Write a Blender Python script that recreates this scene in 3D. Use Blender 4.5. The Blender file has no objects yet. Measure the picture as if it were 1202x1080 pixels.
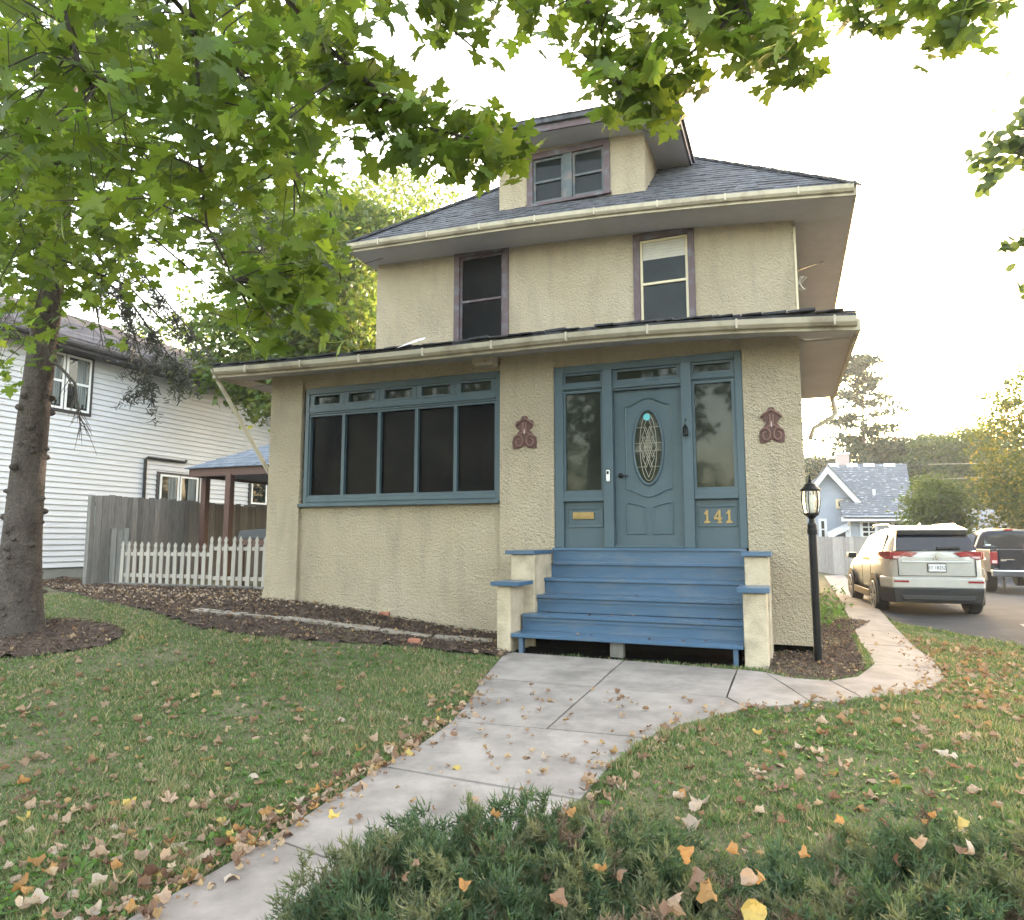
import bpy, bmesh, math, random
import numpy as np
from mathutils import Vector, Matrix
R = math.radians
PI = math.pi
sc = bpy.context.scene
col = sc.collection
random.seed(7)
rng = np.random.default_rng(7)

# ------------------------------------------------------------------ camera
EYE = 1.5
FPX, PW, PH = 820.0, 1202.0, 1080.0          # focal length in photo pixels
YAW, PITCH = R(21.7), math.atan(93 / 820.0)
cd = bpy.data.cameras.new('camera')
cam = bpy.data.objects.new('camera', cd)
col.objects.link(cam)
cam.location = (0, 0, EYE)
cam.rotation_euler = (PI / 2 + PITCH, 0, YAW)
cd.sensor_fit = 'HORIZONTAL'
cd.sensor_width = 36.0
cd.lens = 36.0 * FPX / PW
cd.clip_start, cd.clip_end = 0.05, 2000
sc.camera = cam

# ------------------------------------------------------------------ light
SUN_EL, SUN_AZ = R(7.2), R(4.0)               # azimuth measured from +Y towards +X
VEIL = 1.0
world = bpy.data.worlds.new('World')
sc.world = world
world.use_nodes = True
wn = world.node_tree.nodes
wl = world.node_tree.links
bgn = wn['Background']
sky = wn.new('ShaderNodeTexSky')
sky.sky_type = 'NISHITA'
sky.sun_disc = False
sky.sun_elevation = SUN_EL
sky.sun_rotation = SUN_AZ
sky.air_density = 1.0
sky.dust_density = 3.2
sky.ozone_density = 0.0
veil = wn.new('ShaderNodeMix'); veil.data_type = 'RGBA'; veil.blend_type = 'ADD'; veil.inputs[0].default_value = 1.0
veil.inputs[7].default_value = (VEIL * 1.0, VEIL * 1.0, VEIL * 1.04, 1)      # thin even cloud veil over the whole sky
wl.new(sky.outputs[0], veil.inputs[6]); wl.new(veil.outputs[2], bgn.inputs[0])
bgn.inputs[1].default_value = 0.15
sd = bpy.data.lights.new('sun', 'SUN')
sd.energy = 2.0
sd.angle = R(0.6)
sd.color = (1.0, 0.88, 0.72)
sun = bpy.data.objects.new('sun', sd)
col.objects.link(sun)
sdir = Vector((math.sin(SUN_AZ) * math.cos(SUN_EL), math.cos(SUN_AZ) * math.cos(SUN_EL), math.sin(SUN_EL)))
sun.rotation_euler = sdir.to_track_quat('Z', 'Y').to_euler()
sun.location = sdir * 60
sc.view_settings.view_transform = 'Standard'
sc.view_settings.look = 'None'
sc.view_settings.exposure = 3.52
sc.view_settings.gamma = 1.0
sc.view_settings.use_curve_mapping = False
sc.render.engine = 'CYCLES'
sc.cycles.use_denoising = True
sc.cycles.max_bounces = 8
sc.cycles.transparent_max_bounces = 8
sc.cycles.sample_clamp_indirect = 8.0

# ------------------------------------------------------------------ measuring helpers
fh_ = np.array([-math.sin(YAW), math.cos(YAW), 0.0])
r_ = np.array([math.cos(YAW), math.sin(YAW), 0.0])
z_ = np.array([0, 0, 1.0])
f_ = fh_ * math.cos(PITCH) + z_ * math.sin(PITCH)
u_ = -fh_ * math.sin(PITCH) + z_ * math.cos(PITCH)
C0 = np.array([0, 0, EYE])
def ray(px, py):
    return f_ + (px - PW / 2) / FPX * r_ + (PH / 2 - py) / FPX * u_
def at_y(px, py, Y):
    d = ray(px, py); return C0 + d * Y / d[1]
def at_x(px, py, X):
    d = ray(px, py); return C0 + d * X / d[0]
def at_d(px, py, D):
    return C0 + ray(px, py) * D
def smooth(a, b, x):
    t = np.clip((np.asarray(x, float) - a) / (b - a), 0, 1)
    return t * t * (3 - 2 * t)
def gz(x, y):
    """height of the terrain"""
    x = np.asarray(x, float); y = np.asarray(y, float)
    base = 0.17 * smooth(2.5, 7.6, y) * (1 - 0.85 * smooth(0.7, 2.2, x))
    left = 0.36 * smooth(-3.2, -7.8, x) * smooth(4.0, 9.0, y)
    back = -0.22 * smooth(17, 32, y) * smooth(-2, 1.5, x)
    return base + left + back
def hit(px, py):
    d = ray(px, py)
    t = (0.2 - EYE) / d[2]
    for _ in range(30):
        p = C0 + d * t
        t = t * 0.5 + 0.5 * (float(gz(p[0], p[1])) - EYE) / d[2]
    p = C0 + d * t
    return np.array([p[0], p[1], float(gz(p[0], p[1]))])
def pix(P):
    P = np.asarray(P, float); v = P - C0; zz = v @ f_
    return PW / 2 + FPX * (v @ r_) / zz, PH / 2 - FPX * (v @ u_) / zz
def inpoly(x, y, poly):
    x = np.asarray(x); y = np.asarray(y)
    c = np.zeros(x.shape, bool); n = len(poly)
    for i in range(n):
        x1, y1 = poly[i][0], poly[i][1]; x2, y2 = poly[(i + 1) % n][0], poly[(i + 1) % n][1]
        if y1 == y2: continue
        k = ((y1 > y) != (y2 > y)) & (x < (x2 - x1) * (y - y1) / (y2 - y1) + x1)
        c ^= k
    return c

# ------------------------------------------------------------------ materials
def mat(name, c, rough=0.7, c2=None, scale=6.0, detail=4.0, bump=0.0, bscale=60.0, bdist=0.01, metal=0.0,
        spec=0.5, stain=None, sscale=1.2, samt=0.5, rnd=0.0, streak=None, coords='Object', stretch=None, b2=None, ramp=(0.35, 0.65), coat=0.0):
    m = bpy.data.materials.new(name); m.use_nodes = True
    N = m.node_tree.nodes; L = m.node_tree.links; P = N['Principled BSDF']
    P.inputs['Roughness'].default_value = rough; P.inputs['Metallic'].default_value = metal
    P.inputs['Specular IOR Level'].default_value = spec
    P.inputs['Coat Weight'].default_value = coat
    tc = N.new('ShaderNodeTexCoord'); vec = tc.outputs[coords]
    if stretch:
        mp = N.new('ShaderNodeMapping'); mp.inputs['Scale'].default_value = stretch
        L.new(vec, mp.inputs[0]); vec = mp.outputs[0]
    def noise(s, d=4.0):
        n = N.new('ShaderNodeTexNoise'); n.inputs['Scale'].default_value = s; n.inputs['Detail'].default_value = d
        n.inputs['Roughness'].default_value = 0.6; L.new(vec, n.inputs['Vector']); return n.outputs['Fac']
    def rampn(fac, a, b):
        r = N.new('ShaderNodeMapRange'); r.inputs['From Min'].default_value = a; r.inputs['From Max'].default_value = b
        L.new(fac, r.inputs['Value']); return r.outputs[0]
    def mix(fac, a, b):
        x = N.new('ShaderNodeMix'); x.data_type = 'RGBA'
        if isinstance(fac, float): x.inputs[0].default_value = fac
        else: L.new(fac, x.inputs[0])
        for i, v in ((6, a), (7, b)):
            if isinstance(v, tuple): x.inputs[i].default_value = (*v, 1)
            else: L.new(v, x.inputs[i])
        return x.outputs[2]
    out = None
    if c2: out = mix(rampn(noise(scale, detail), *ramp), c, c2)
    else: out = mix(rampn(noise(scale, detail), 0.3, 0.7), tuple(v * 0.93 for v in c), tuple(min(1, v * 1.07) for v in c))
    if stain:
        mm = N.new('ShaderNodeMath'); mm.operation = 'MULTIPLY'; mm.inputs[1].default_value = samt
        L.new(rampn(noise(sscale, 6), 0.5, 0.72), mm.inputs[0]); out = mix(mm.outputs[0], out, stain)
    if streak:
        mp2 = N.new('ShaderNodeMapping'); mp2.inputs['Scale'].default_value = (1, 1, 0.22); L.new(tc.outputs[coords], mp2.inputs[0])
        n2 = N.new('ShaderNodeTexNoise'); n2.inputs['Scale'].default_value = 4.5; n2.inputs['Detail'].default_value = 6; L.new(mp2.outputs[0], n2.inputs['Vector'])
        m2 = N.new('ShaderNodeMath'); m2.operation = 'MULTIPLY'; m2.inputs[1].default_value = 0.55; L.new(rampn(n2.outputs['Fac'], 0.5, 0.8), m2.inputs[0]); out = mix(m2.outputs[0], out, streak)
    if rnd:
        oi = N.new('ShaderNodeObjectInfo'); hv = N.new('ShaderNodeHueSaturation')
        r = N.new('ShaderNodeMapRange'); r.inputs['To Min'].default_value = 1 - rnd; r.inputs['To Max'].default_value = 1 + rnd
        L.new(oi.outputs['Random'], r.inputs['Value']); L.new(r.outputs[0], hv.inputs['Value']); L.new(out, hv.inputs['Color']); out = hv.outputs[0]
    L.new(out, P.inputs['Base Color'])
    if bump:
        h = noise(bscale, 3)
        if b2:
            ad = N.new('ShaderNodeMath'); ad.operation = 'ADD'; L.new(h, ad.inputs[0]); L.new(noise(b2, 2), ad.inputs[1]); h = ad.outputs[0]
        b = N.new('ShaderNodeBump'); b.inputs['Strength'].default_value = bump; b.inputs['Distance'].default_value = bdist
        L.new(h, b.inputs['Height']); L.new(b.outputs[0], P.inputs['Normal'])
    return m
def leafmat(name, c, c2, trans, tw=0.5, rough=0.5, spec=0.3, third=None):
    """thin leaf: diffuse + light let through; the attribute 'hue' (one value per leaf) varies the leaf's own colour"""
    m = bpy.data.materials.new(name); m.use_nodes = True
    N = m.node_tree.nodes; L = m.node_tree.links; P = N['Principled BSDF']; O = N['Material Output']
    a = N.new('ShaderNodeAttribute'); a.attribute_name = 'hue'
    oi = N.new('ShaderNodeObjectInfo'); ad = N.new('ShaderNodeMath'); ad.operation = 'ADD'
    L.new(a.outputs['Fac'], ad.inputs[0]); L.new(oi.outputs['Random'], ad.inputs[1])
    fr = N.new('ShaderNodeMath'); fr.operation = 'FRACT'; L.new(ad.outputs[0], fr.inputs[0])
    rp = N.new('ShaderNodeValToRGB'); L.new(fr.outputs[0], rp.inputs[0])
    rp.color_ramp.elements[0].color = (*c, 1); rp.color_ramp.elements[1].color = (*c2, 1)
    if third:
        for p_, c_ in third:
            e = rp.color_ramp.elements.new(p_); e.color = (*c_, 1)
    L.new(rp.outputs[0], P.inputs['Base Color']); P.inputs['Roughness'].default_value = rough; P.inputs['Specular IOR Level'].default_value = spec
    t = N.new('ShaderNodeBsdfTranslucent')
    mx = N.new('ShaderNodeMix'); mx.data_type = 'RGBA'; mx.blend_type = 'MULTIPLY'; mx.inputs[0].default_value = 1
    L.new(rp.outputs[0], mx.inputs[6]); mx.inputs[7].default_value = (*trans, 1); L.new(mx.outputs[2], t.inputs[0])
    s = N.new('ShaderNodeMixShader'); s.inputs[0].default_value = tw
    L.new(P.outputs[0], s.inputs[1]); L.new(t.outputs[0], s.inputs[2]); L.new(s.outputs[0], O.inputs[0])
    return m
def glassmat(name, c, rough=0.03, spec=0.5, c2=None, scale=2.0, bump=0.02):
    return mat(name, c, rough, c2=c2 or tuple(v * 1.6 for v in c), scale=scale, bump=bump, bscale=2.0, bdist=0.02, spec=spec)

M = {}
M['stucco'] = mat('cream_stucco', (0.69, 0.575, 0.41), 0.95, c2=(0.77, 0.655, 0.49), scale=1.6, bump=1.0, bscale=24, b2=58, bdist=0.11, spec=0.15, stain=(0.50, 0.395, 0.27), sscale=0.8, samt=0.6, streak=(0.50, 0.41, 0.31))
M['stucco_white'] = mat('whitewashed_stucco', (0.52, 0.44, 0.33), 0.95, c2=(0.42, 0.35, 0.25), scale=5, bump=0.9, bscale=34, b2=80, bdist=0.015, spec=0.1, stain=(0.22, 0.21, 0.17), sscale=2.5, samt=0.5)
M['soffit'] = mat('grey_soffit_paint', (0.45, 0.435, 0.44), 0.9, stain=(0.33, 0.31, 0.30), sscale=1.5, samt=0.5, bump=0.15, bscale=8)
M['gutter'] = mat('weathered_gutter', (0.44, 0.39, 0.30), 0.6, stain=(0.20, 0.155, 0.11), sscale=2.6, samt=0.85)
M['blue'] = mat('slate_blue_paint', (0.043, 0.075, 0.096), 0.42, stain=(0.032, 0.054, 0.068), sscale=3.0, samt=0.8, bump=0.12, bscale=30, stretch=(1, 1, .35))
M['stepblue'] = mat('step_blue_paint', (0.050, 0.104, 0.180), 0.30, c2=(0.040, 0.087, 0.152), scale=4, stain=(0.12, 0.135, 0.155), sscale=7, samt=0.55, bump=0.15, bscale=25, stretch=(0.3, 1, 1))
M['darktrim'] = mat('faded_maroon_trim', (0.085, 0.055, 0.062), 0.7, stain=(0.16, 0.19, 0.23), sscale=5, samt=0.6)
M['bluegrey'] = mat('peeling_grey_blue', (0.06, 0.075, 0.085), 0.75, c2=(0.10, 0.115, 0.12), scale=6, stain=(0.25, 0.13, 0.12), sscale=6, samt=0.5)
M['creamsash'] = mat('cream_sash_paint', (0.52, 0.45, 0.31), 0.6)
M['glass'] = glassmat('window_glass', (0.012, 0.014, 0.014))
M['glass_dull'] = glassmat('screened_glass', (0.010, 0.012, 0.012), 0.06, 0.12)
M['glass_green'] = glassmat('entry_glass', (0.016, 0.019, 0.015), 0.05, 0.24, c2=(0.030, 0.034, 0.026), scale=1.3, bump=0.06)
M['screen'] = mat('insect_screen', (0.003, 0.003, 0.004), 0.2, c2=(0.010, 0.009, 0.008), scale=1.3, spec=0.05)
M['blind'] = mat('pale_blind', (0.42, 0.40, 0.36), 0.8)
M['shingle'] = mat('slate_grey_shingle', (0.034, 0.035, 0.043), 0.85, c2=(0.095, 0.096, 0.11), scale=7.0, bump=0.4, bscale=220, bdist=0.003, stain=(0.035, 0.035, 0.042), sscale=1.1, samt=0.7)
M['oldshingle'] = mat('blackened_shingle', (0.022, 0.022, 0.026), 0.9, c2=(0.06, 0.06, 0.065), scale=9, bump=0.6, bscale=90)
M['brass'] = mat('tarnished_brass', (0.30, 0.21, 0.09), 0.4, metal=0.7, stain=(0.2, 0.13, 0.05), sscale=14, samt=0.7)
M['black'] = mat('black_metal', (0.005, 0.005, 0.006), 0.5, spec=0.2, stain=(0.02, 0.02, 0.02), sscale=12, samt=0.5)
M['white'] = mat('white_plastic', (0.75, 0.75, 0.73), 0.4)
M['rust'] = mat('brown_red_iron', (0.115, 0.052, 0.042), 0.75, c2=(0.085, 0.045, 0.04), scale=14, bump=0.4, bscale=60)
M['rusthighlight'] = mat('highlight_iron', (0.17, 0.09, 0.075), 0.7)  # lighter iron: highlight on the raised scrolls put into the colour
M['teal'] = mat('teal_sticker', (0.10, 0.42, 0.47), 0.5)
M['came'] = mat('leaded_came', (0.42, 0.39, 0.32), 0.4, metal=0.4)
M['shadeblack'] = mat('shade_black', (0.004, 0.0035, 0.003), 0.95, spec=0.0)  # near-black: shade under steps, pier and inside porch put into colour
M['concrete'] = mat('walk_concrete', (0.19, 0.165, 0.148), 0.93, c2=(0.285, 0.25, 0.225), scale=3.2, bump=0.6, bscale=120, bdist=0.008, stain=(0.14, 0.123, 0.112), sscale=2.3, samt=0.8, detail=12, rnd=0.06, spec=0.2)
M['stone'] = mat('edging_stone', (0.31, 0.265, 0.215), 0.95, c2=(0.22, 0.19, 0.155), scale=4, bump=0.5, bscale=40, rnd=0.12)
M['asphalt'] = mat('driveway_asphalt', (0.034, 0.034, 0.037), 0.92, spec=0.15, c2=(0.052, 0.052, 0.056), scale=1.5, bump=0.5, bscale=160, bdist=0.004, stain=(0.03, 0.03, 0.034), sscale=0.7, samt=0.7)
M['lawn'] = mat('lawn_soil', (0.085, 0.085, 0.045), 0.98, c2=(0.16, 0.132, 0.088), scale=1.3, detail=9, bump=0.8, bscale=45, bdist=0.02, spec=0.1, stain=(0.075, 0.06, 0.042), sscale=3.0, samt=0.6, ramp=(0.38, 0.7))
M['mulch'] = mat('brown_mulch', (0.055, 0.036, 0.028), 0.98, c2=(0.105, 0.078, 0.062), scale=9, detail=9, bump=1.0, bscale=50, bdist=0.03, spec=0.1)
M['siding'] = mat('white_vinyl_siding', (0.56, 0.57, 0.60), 0.55, c2=(0.51, 0.52, 0.54), scale=0.6, rnd=0.03)
M['darkfascia'] = mat('dark_brown_fascia', (0.035, 0.030, 0.030), 0.6)
M['purpleroof'] = mat('grey_purple_shingle', (0.13, 0.115, 0.125), 0.9, c2=(0.20, 0.18, 0.19), scale=7, bump=0.5, bscale=40)
M['vinyl'] = mat('white_vinyl_frame', (0.72, 0.72, 0.72), 0.45)
M['foundation'] = mat('grey_foundation', (0.20, 0.20, 0.18), 0.95, bump=0.4, bscale=30)
M['curtain'] = mat('sheer_curtain', (0.20, 0.22, 0.22), 0.9, c2=(0.09, 0.11, 0.11), scale=3, stretch=(1, 6, 0.3))
M['pvc'] = mat('black_conduit', (0.012, 0.012, 0.012), 0.4)
M['oldboard'] = mat('weathered_grey_board', (0.135, 0.125, 0.115), 0.95, c2=(0.215, 0.20, 0.185), scale=5, stretch=(9, 9, 0.7), bump=0.5, bscale=10, rnd=0.28, stain=(0.10, 0.11, 0.10), sscale=1.2, samt=0.5)
M['backboard'] = mat('sunbleached_board', (0.27, 0.25, 0.235), 0.95, c2=(0.36, 0.335, 0.32), scale=5, stretch=(9, 9, 0.7), rnd=0.18)
M['picket'] = mat('offwhite_picket_paint', (0.33, 0.30, 0.26), 0.8, stain=(0.33, 0.29, 0.25), sscale=6, samt=0.7, rnd=0.10)
M['redpost'] = mat('redwood_stain', (0.085, 0.043, 0.031), 0.7, c2=(0.115, 0.06, 0.045), scale=8, stretch=(5, 5, 0.6))
M['blueroof'] = mat('blue_grey_shingle', (0.11, 0.13, 0.165), 0.9, c2=(0.17, 0.19, 0.225), scale=4, bump=0.3, bscale=60)
M['bark'] = mat('grey_brown_bark', (0.185, 0.155, 0.138), 0.98, c2=(0.10, 0.080, 0.070), scale=7, detail=8, bump=1.0, bscale=30, b2=75, bdist=0.10, stain=(0.23, 0.20, 0.18), sscale=3, samt=0.6, stretch=(1, 1, 0.45), spec=0.1)
M['twig'] = mat('dark_twig', (0.045, 0.034, 0.028), 0.95, bump=0.4, bscale=30)
M['deadtwig'] = mat('dead_twig', (0.075, 0.066, 0.058), 0.95)
M['maple'] = leafmat('maple_leaf', (0.060, 0.095, 0.016), (0.092, 0.140, 0.022), (2.1, 2.0, 1.1), 0.5, third=[(0.5, (0.068, 0.110, 0.018)), (0.95, (0.12, 0.165, 0.026))])
M['maplebright'] = leafmat('maple_leaf_light', (0.095, 0.165, 0.026), (0.15, 0.22, 0.034), (2.0, 1.9, 1.1), 0.5)
M['farleaf'] = leafmat('green_foliage', (0.045, 0.070, 0.022), (0.085, 0.112, 0.034), (1.8, 1.8, 1.1), 0.45)
M['limeleaf'] = leafmat('yellow_green_foliage', (0.060, 0.105, 0.026), (0.135, 0.155, 0.036), (1.9, 1.8, 1.0), 0.45, third=[(0.6, (0.090, 0.130, 0.028))])
M['yellowleaf'] = leafmat('turning_foliage', (0.050, 0.075, 0.022), (0.26, 0.20, 0.042), (1.8, 1.6, 1.0), 0.5, third=[(0.62, (0.075, 0.095, 0.028)), (0.85, (0.15, 0.15, 0.036))])
M['needle'] = leafmat('spruce_needle', (0.028, 0.046, 0.024), (0.052, 0.070, 0.032), (1.4, 1.4, 1.0), 0.25)
M['drygrey'] = leafmat('dead_spruce_spray', (0.055, 0.060, 0.050), (0.085, 0.085, 0.072), (1.2, 1.2, 1.1), 0.2)
M['juniper'] = leafmat('juniper_green', (0.048, 0.080, 0.040), (0.11, 0.14, 0.062), (1.5, 1.5, 1.0), 0.35, third=[(0.5, (0.066, 0.105, 0.048)), (0.9, (0.15, 0.15, 0.08))])
M['grass'] = leafmat('grass_blade', (0.078, 0.125, 0.042), (0.32, 0.26, 0.15), (1.5, 1.5, 1.1), 0.3, third=[(0.35, (0.104, 0.155, 0.053)), (0.7, (0.155, 0.190, 0.075)), (0.84, (0.25, 0.22, 0.115))])
M['weed'] = leafmat('broad_weed', (0.055, 0.115, 0.026), (0.10, 0.17, 0.035), (1.6, 1.6, 1.0), 0.4)
DRY = [(0.34, 0.245, 0.175), (0.20, 0.125, 0.085), (0.42, 0.34, 0.27), (0.12, 0.066, 0.044), (0.34, 0.19, 0.075), (0.46, 0.35, 0.12)]
for i, c in enumerate(DRY):
    M['dry%d' % i] = leafmat('dry_leaf_%d' % i, tuple(v * 0.8 for v in c), tuple(min(0.8, v * 1.15) for v in c), (1.2, 1.1, 0.9), 0.3, 0.75, 0.2)
M['litter'] = leafmat('leaf_litter', (0.17, 0.098, 0.06), (0.42, 0.32, 0.22), (1.2, 1.1, 0.9), 0.25, 0.75, 0.2, third=[(0.3, (0.32, 0.235, 0.165)), (0.55, (0.20, 0.12, 0.075)), (0.8, (0.33, 0.22, 0.10))])
M['chip'] = leafmat('mulch_chip', (0.035, 0.023, 0.018), (0.15, 0.11, 0.085), (1, 1, 1), 0.05, 0.95, 0.1)
M['carpaint'] = mat('champagne_white_paint', (0.38, 0.375, 0.36), 0.28, coat=0.8, metal=0.2, spec=0.5)
M['carblack'] = mat('black_cladding', (0.018, 0.018, 0.019), 0.55)
M['carglass'] = mat('tinted_car_glass', (0.010, 0.011, 0.016), 0.04, spec=0.45)
M['tyre'] = mat('tyre_rubber', (0.018, 0.018, 0.018), 0.85)
M['rim'] = mat('alloy_rim', (0.45, 0.45, 0.46), 0.3, metal=0.8)
M['redlens'] = mat('red_lamp_lens', (0.22, 0.012, 0.018), 0.12, spec=0.6)
M['clearlens'] = mat('pale_lamp_lens', (0.55, 0.40, 0.40), 0.15)
M['chrome'] = mat('chrome', (0.62, 0.62, 0.62), 0.15, metal=1.0)
M['plate'] = mat('plate_white', (0.62, 0.63, 0.64), 0.5)
M['navy'] = mat('navy_truck_paint', (0.006, 0.0075, 0.014), 0.3, spec=0.25, coat=0.15)
M['bluehouse'] = mat('pale_blue_siding', (0.27, 0.305, 0.365), 0.75, scale=0.5)
M['whitetrim'] = mat('white_trim', (0.55, 0.56, 0.58), 0.6)
M['bluesh'] = mat('far_blue_shingle', (0.115, 0.127, 0.15), 0.9, c2=(0.16, 0.172, 0.195), scale=2.2, bump=0.3, bscale=25)
M['speck'] = mat('pale_speck', (0.32, 0.33, 0.36), 0.9)
M['chimney'] = mat('pinkish_brick', (0.42, 0.33, 0.31), 0.9, c2=(0.34, 0.27, 0.26), scale=8)
M['brick'] = mat('orange_brick', (0.30, 0.12, 0.075), 0.9, bump=0.4, bscale=30)
M['bulb'] = mat('frosted_bulb', (0.7, 0.68, 0.6), 0.4)
lg = bpy.data.materials.new('lamp_glass'); lg.use_nodes = True
P_ = lg.node_tree.nodes['Principled BSDF']
P_.inputs['Base Color'].default_value = (0.92, 0.92, 0.88, 1); P_.inputs['Roughness'].default_value = 0.12
P_.inputs['Transmission Weight'].default_value = 0.9; P_.inputs['IOR'].default_value = 1.15
M['lampglass'] = lg

# ------------------------------------------------------------------ mesh helpers
class MB:
    def __init__(s): s.v = []; s.f = []
    def add(s, vs, fs):
        n = len(s.v); s.v += [tuple(map(float, v)) for v in vs]; s.f += [tuple(i + n for i in f) for f in fs]; return s
    def box(s, x0, x1, y0, y1, z0, z1):
        return s.add([(x0, y0, z0), (x1, y0, z0), (x1, y1, z0), (x0, y1, z0), (x0, y0, z1), (x1, y0, z1), (x1, y1, z1), (x0, y1, z1)],
                     [(0, 3, 2, 1), (4, 5, 6, 7), (0, 1, 5, 4), (1, 2, 6, 5), (2, 3, 7, 6), (3, 0, 4, 7)])
    def hexa(s, p):      # 8 corners: bottom ring 0-3 (ccw), top ring 4-7
        return s.add(p, [(0, 3, 2, 1), (4, 5, 6, 7), (0, 1, 5, 4), (1, 2, 6, 5), (2, 3, 7, 6), (3, 0, 4, 7)])
    def bar(s, a, b, w, h, up=(0, 0, 1)):
        a = Vector(a); b = Vector(b); d = (b - a).normalized(); u = Vector(up)
        if abs(d.dot(u)) > 0.98: u = Vector((1, 0, 0))
        sx = d.cross(u).normalized(); uz = sx.cross(d).normalized()
        P = []
        for c in (a, b):
            for i, j in ((-1, -1), (1, -1), (1, 1), (-1, 1)): P.append(c + sx * i * w / 2 + uz * j * h / 2)
        return s.add(P, [(0, 1, 2, 3), (7, 6, 5, 4), (0, 4, 5, 1), (1, 5, 6, 2), (2, 6, 7, 3), (3, 7, 4, 0)])
    def tube(s, pts, rad, n=8, cap=True):
        pts = [Vector(p) for p in pts]; k = len(pts)
        rad = list(rad) if hasattr(rad, '__len__') else [rad] * k
        base = len(s.v); prev = None
        for i, p in enumerate(pts):
            d = (pts[min(i + 1, k - 1)] - pts[max(i - 1, 0)]).normalized()
            if prev is None:
                u = Vector((0, 0, 1)) if abs(d.z) < 0.9 else Vector((1, 0, 0)); a = d.cross(u).normalized()
            else: a = (prev - d * prev.dot(d)).normalized()
            prev = a; b = d.cross(a)
            for j in range(n):
                t = 2 * PI * j / n; s.v.append(tuple(p + (a * math.cos(t) + b * math.sin(t)) * rad[i]))
        for i in range(k - 1):
            for j in range(n):
                a0 = base + i * n + j; a1 = base + i * n + (j + 1) % n
                s.f.append((a0, a1, a1 + n, a0 + n))
        if cap:
            s.f.append(tuple(base + j for j in reversed(range(n)))); s.f.append(tuple(base + (k - 1) * n + j for j in range(n)))
        return s
    def lathe(s, prof, n=16, c=(0, 0, 0)):
        base = len(s.v); k = len(prof)
        for r, z in prof:
            for j in range(n):
                t = 2 * PI * j / n; s.v.append((c[0] + r * math.cos(t), c[1] + r * math.sin(t), c[2] + z))
        for i in range(k - 1):
            for j in range(n):
                a0 = base + i * n + j; a1 = base + i * n + (j + 1) % n; s.f.append((a0, a1, a1 + n, a0 + n))
        s.f.append(tuple(base + j for j in reversed(range(n)))); s.f.append(tuple(base + (k - 1) * n + j for j in range(n)))
        return s
    def prism(s, poly, off):     # poly: 3D points (planar), off: extrusion vector
        n = len(poly); o = Vector(off); P = [Vector(p) for p in poly]
        return s.add(P + [p + o for p in P], [tuple(range(n)), tuple(reversed(range(n, 2 * n)))] + [(i, i + n, (i + 1) % n + n, (i + 1) % n) for i in range(n)])
    def build(s, name, m, parent=None, off=None, smooth_=False, bevel=0.0, kind=None, label=None, subs=0):
        me = bpy.data.meshes.new(name); o_ = off if off is not None else OFF.get(parent.name if parent else '', (0, 0, 0))
        v = [(a - o_[0], b - o_[1], c - o_[2]) for a, b, c in s.v]
        me.from_pydata(v, [], s.f); 
        bm = bmesh.new(); bm.from_mesh(me); bmesh.ops.recalc_face_normals(bm, faces=bm.faces); bm.to_mesh(me); bm.free()
        if smooth_: me.polygons.foreach_set('use_smooth', [True] * len(me.polygons))
        if m: me.materials.append(m)
        o = bpy.data.objects.new(name, me); col.objects.link(o)
        if parent: o.parent = parent; OFF[o.name] = o_
        if bevel:
            b = o.modifiers.new('b', 'BEVEL'); b.width = bevel; b.segments = 2; b.limit_method = 'ANGLE'
        if subs:
            b = o.modifiers.new('s', 'SUBSURF'); b.levels = subs; b.render_levels = subs
        if kind: o['kind'] = kind
        if label: o['label'] = label
        return o
OFF = {}
def thing(name, label, cat, loc=(0, 0, 0), rz=0.0, group=None):
    o = bpy.data.objects.new(name, None); col.objects.link(o); o.location = tuple(map(float, loc)); o.rotation_euler = (0, 0, rz)
    o['label'] = label; o['category'] = cat
    if group: o['group'] = group
    OFF[o.name] = tuple(map(float, loc)) if rz == 0 else (0, 0, 0)
    return o
def tag(o, label, cat, group=None):
    o['label'] = label; o['category'] = cat
    if group: o['group'] = group
    return o
def dup(root, loc, rz=0.0, label=None):
    r = root.copy(); col.objects.link(r); r.location = loc; r.rotation_euler = (0, 0, rz)
    if label: r['label'] = label
    for ch in list(root.children):
        c = ch.copy(); col.objects.link(c); c.parent = r
        for g in ch.children:
            d = g.copy(); col.objects.link(d); d.parent = c
    return r
def npmesh(name, V, Fc, m, parent=None, hue=None, kind=None, off=None, smooth_=False):
    """V (n,3), Fc (m,k) all faces with k corners; hue: one value per face"""
    o_ = off if off is not None else OFF.get(parent.name if parent else '', (0, 0, 0))
    V = np.asarray(V, np.float32) - np.asarray(o_, np.float32); Fc = np.asarray(Fc, np.int32); k = Fc.shape[1]
    me = bpy.data.meshes.new(name)
    me.vertices.add(len(V)); me.vertices.foreach_set('co', V.ravel())
    me.loops.add(Fc.size); me.loops.foreach_set('vertex_index', Fc.ravel())
    me.polygons.add(len(Fc)); me.polygons.foreach_set('loop_start', np.arange(0, Fc.size, k, dtype=np.int32))
    if smooth_: me.polygons.foreach_set('use_smooth', np.ones(len(Fc), bool))
    if hue is not None:
        at = me.attributes.new('hue', 'FLOAT', 'FACE'); at.data.foreach_set('value', np.asarray(hue, np.float32))
    me.update(calc_edges=True)
    me.materials.append(m)
    o = bpy.data.objects.new(name, me); col.objects.link(o)
    if parent: o.parent = parent
    if kind: o['kind'] = kind
    return o
def tri_fan(poly):
    n = len(poly); return [(0, i, i + 1) for i in range(1, n - 1)]
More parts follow.
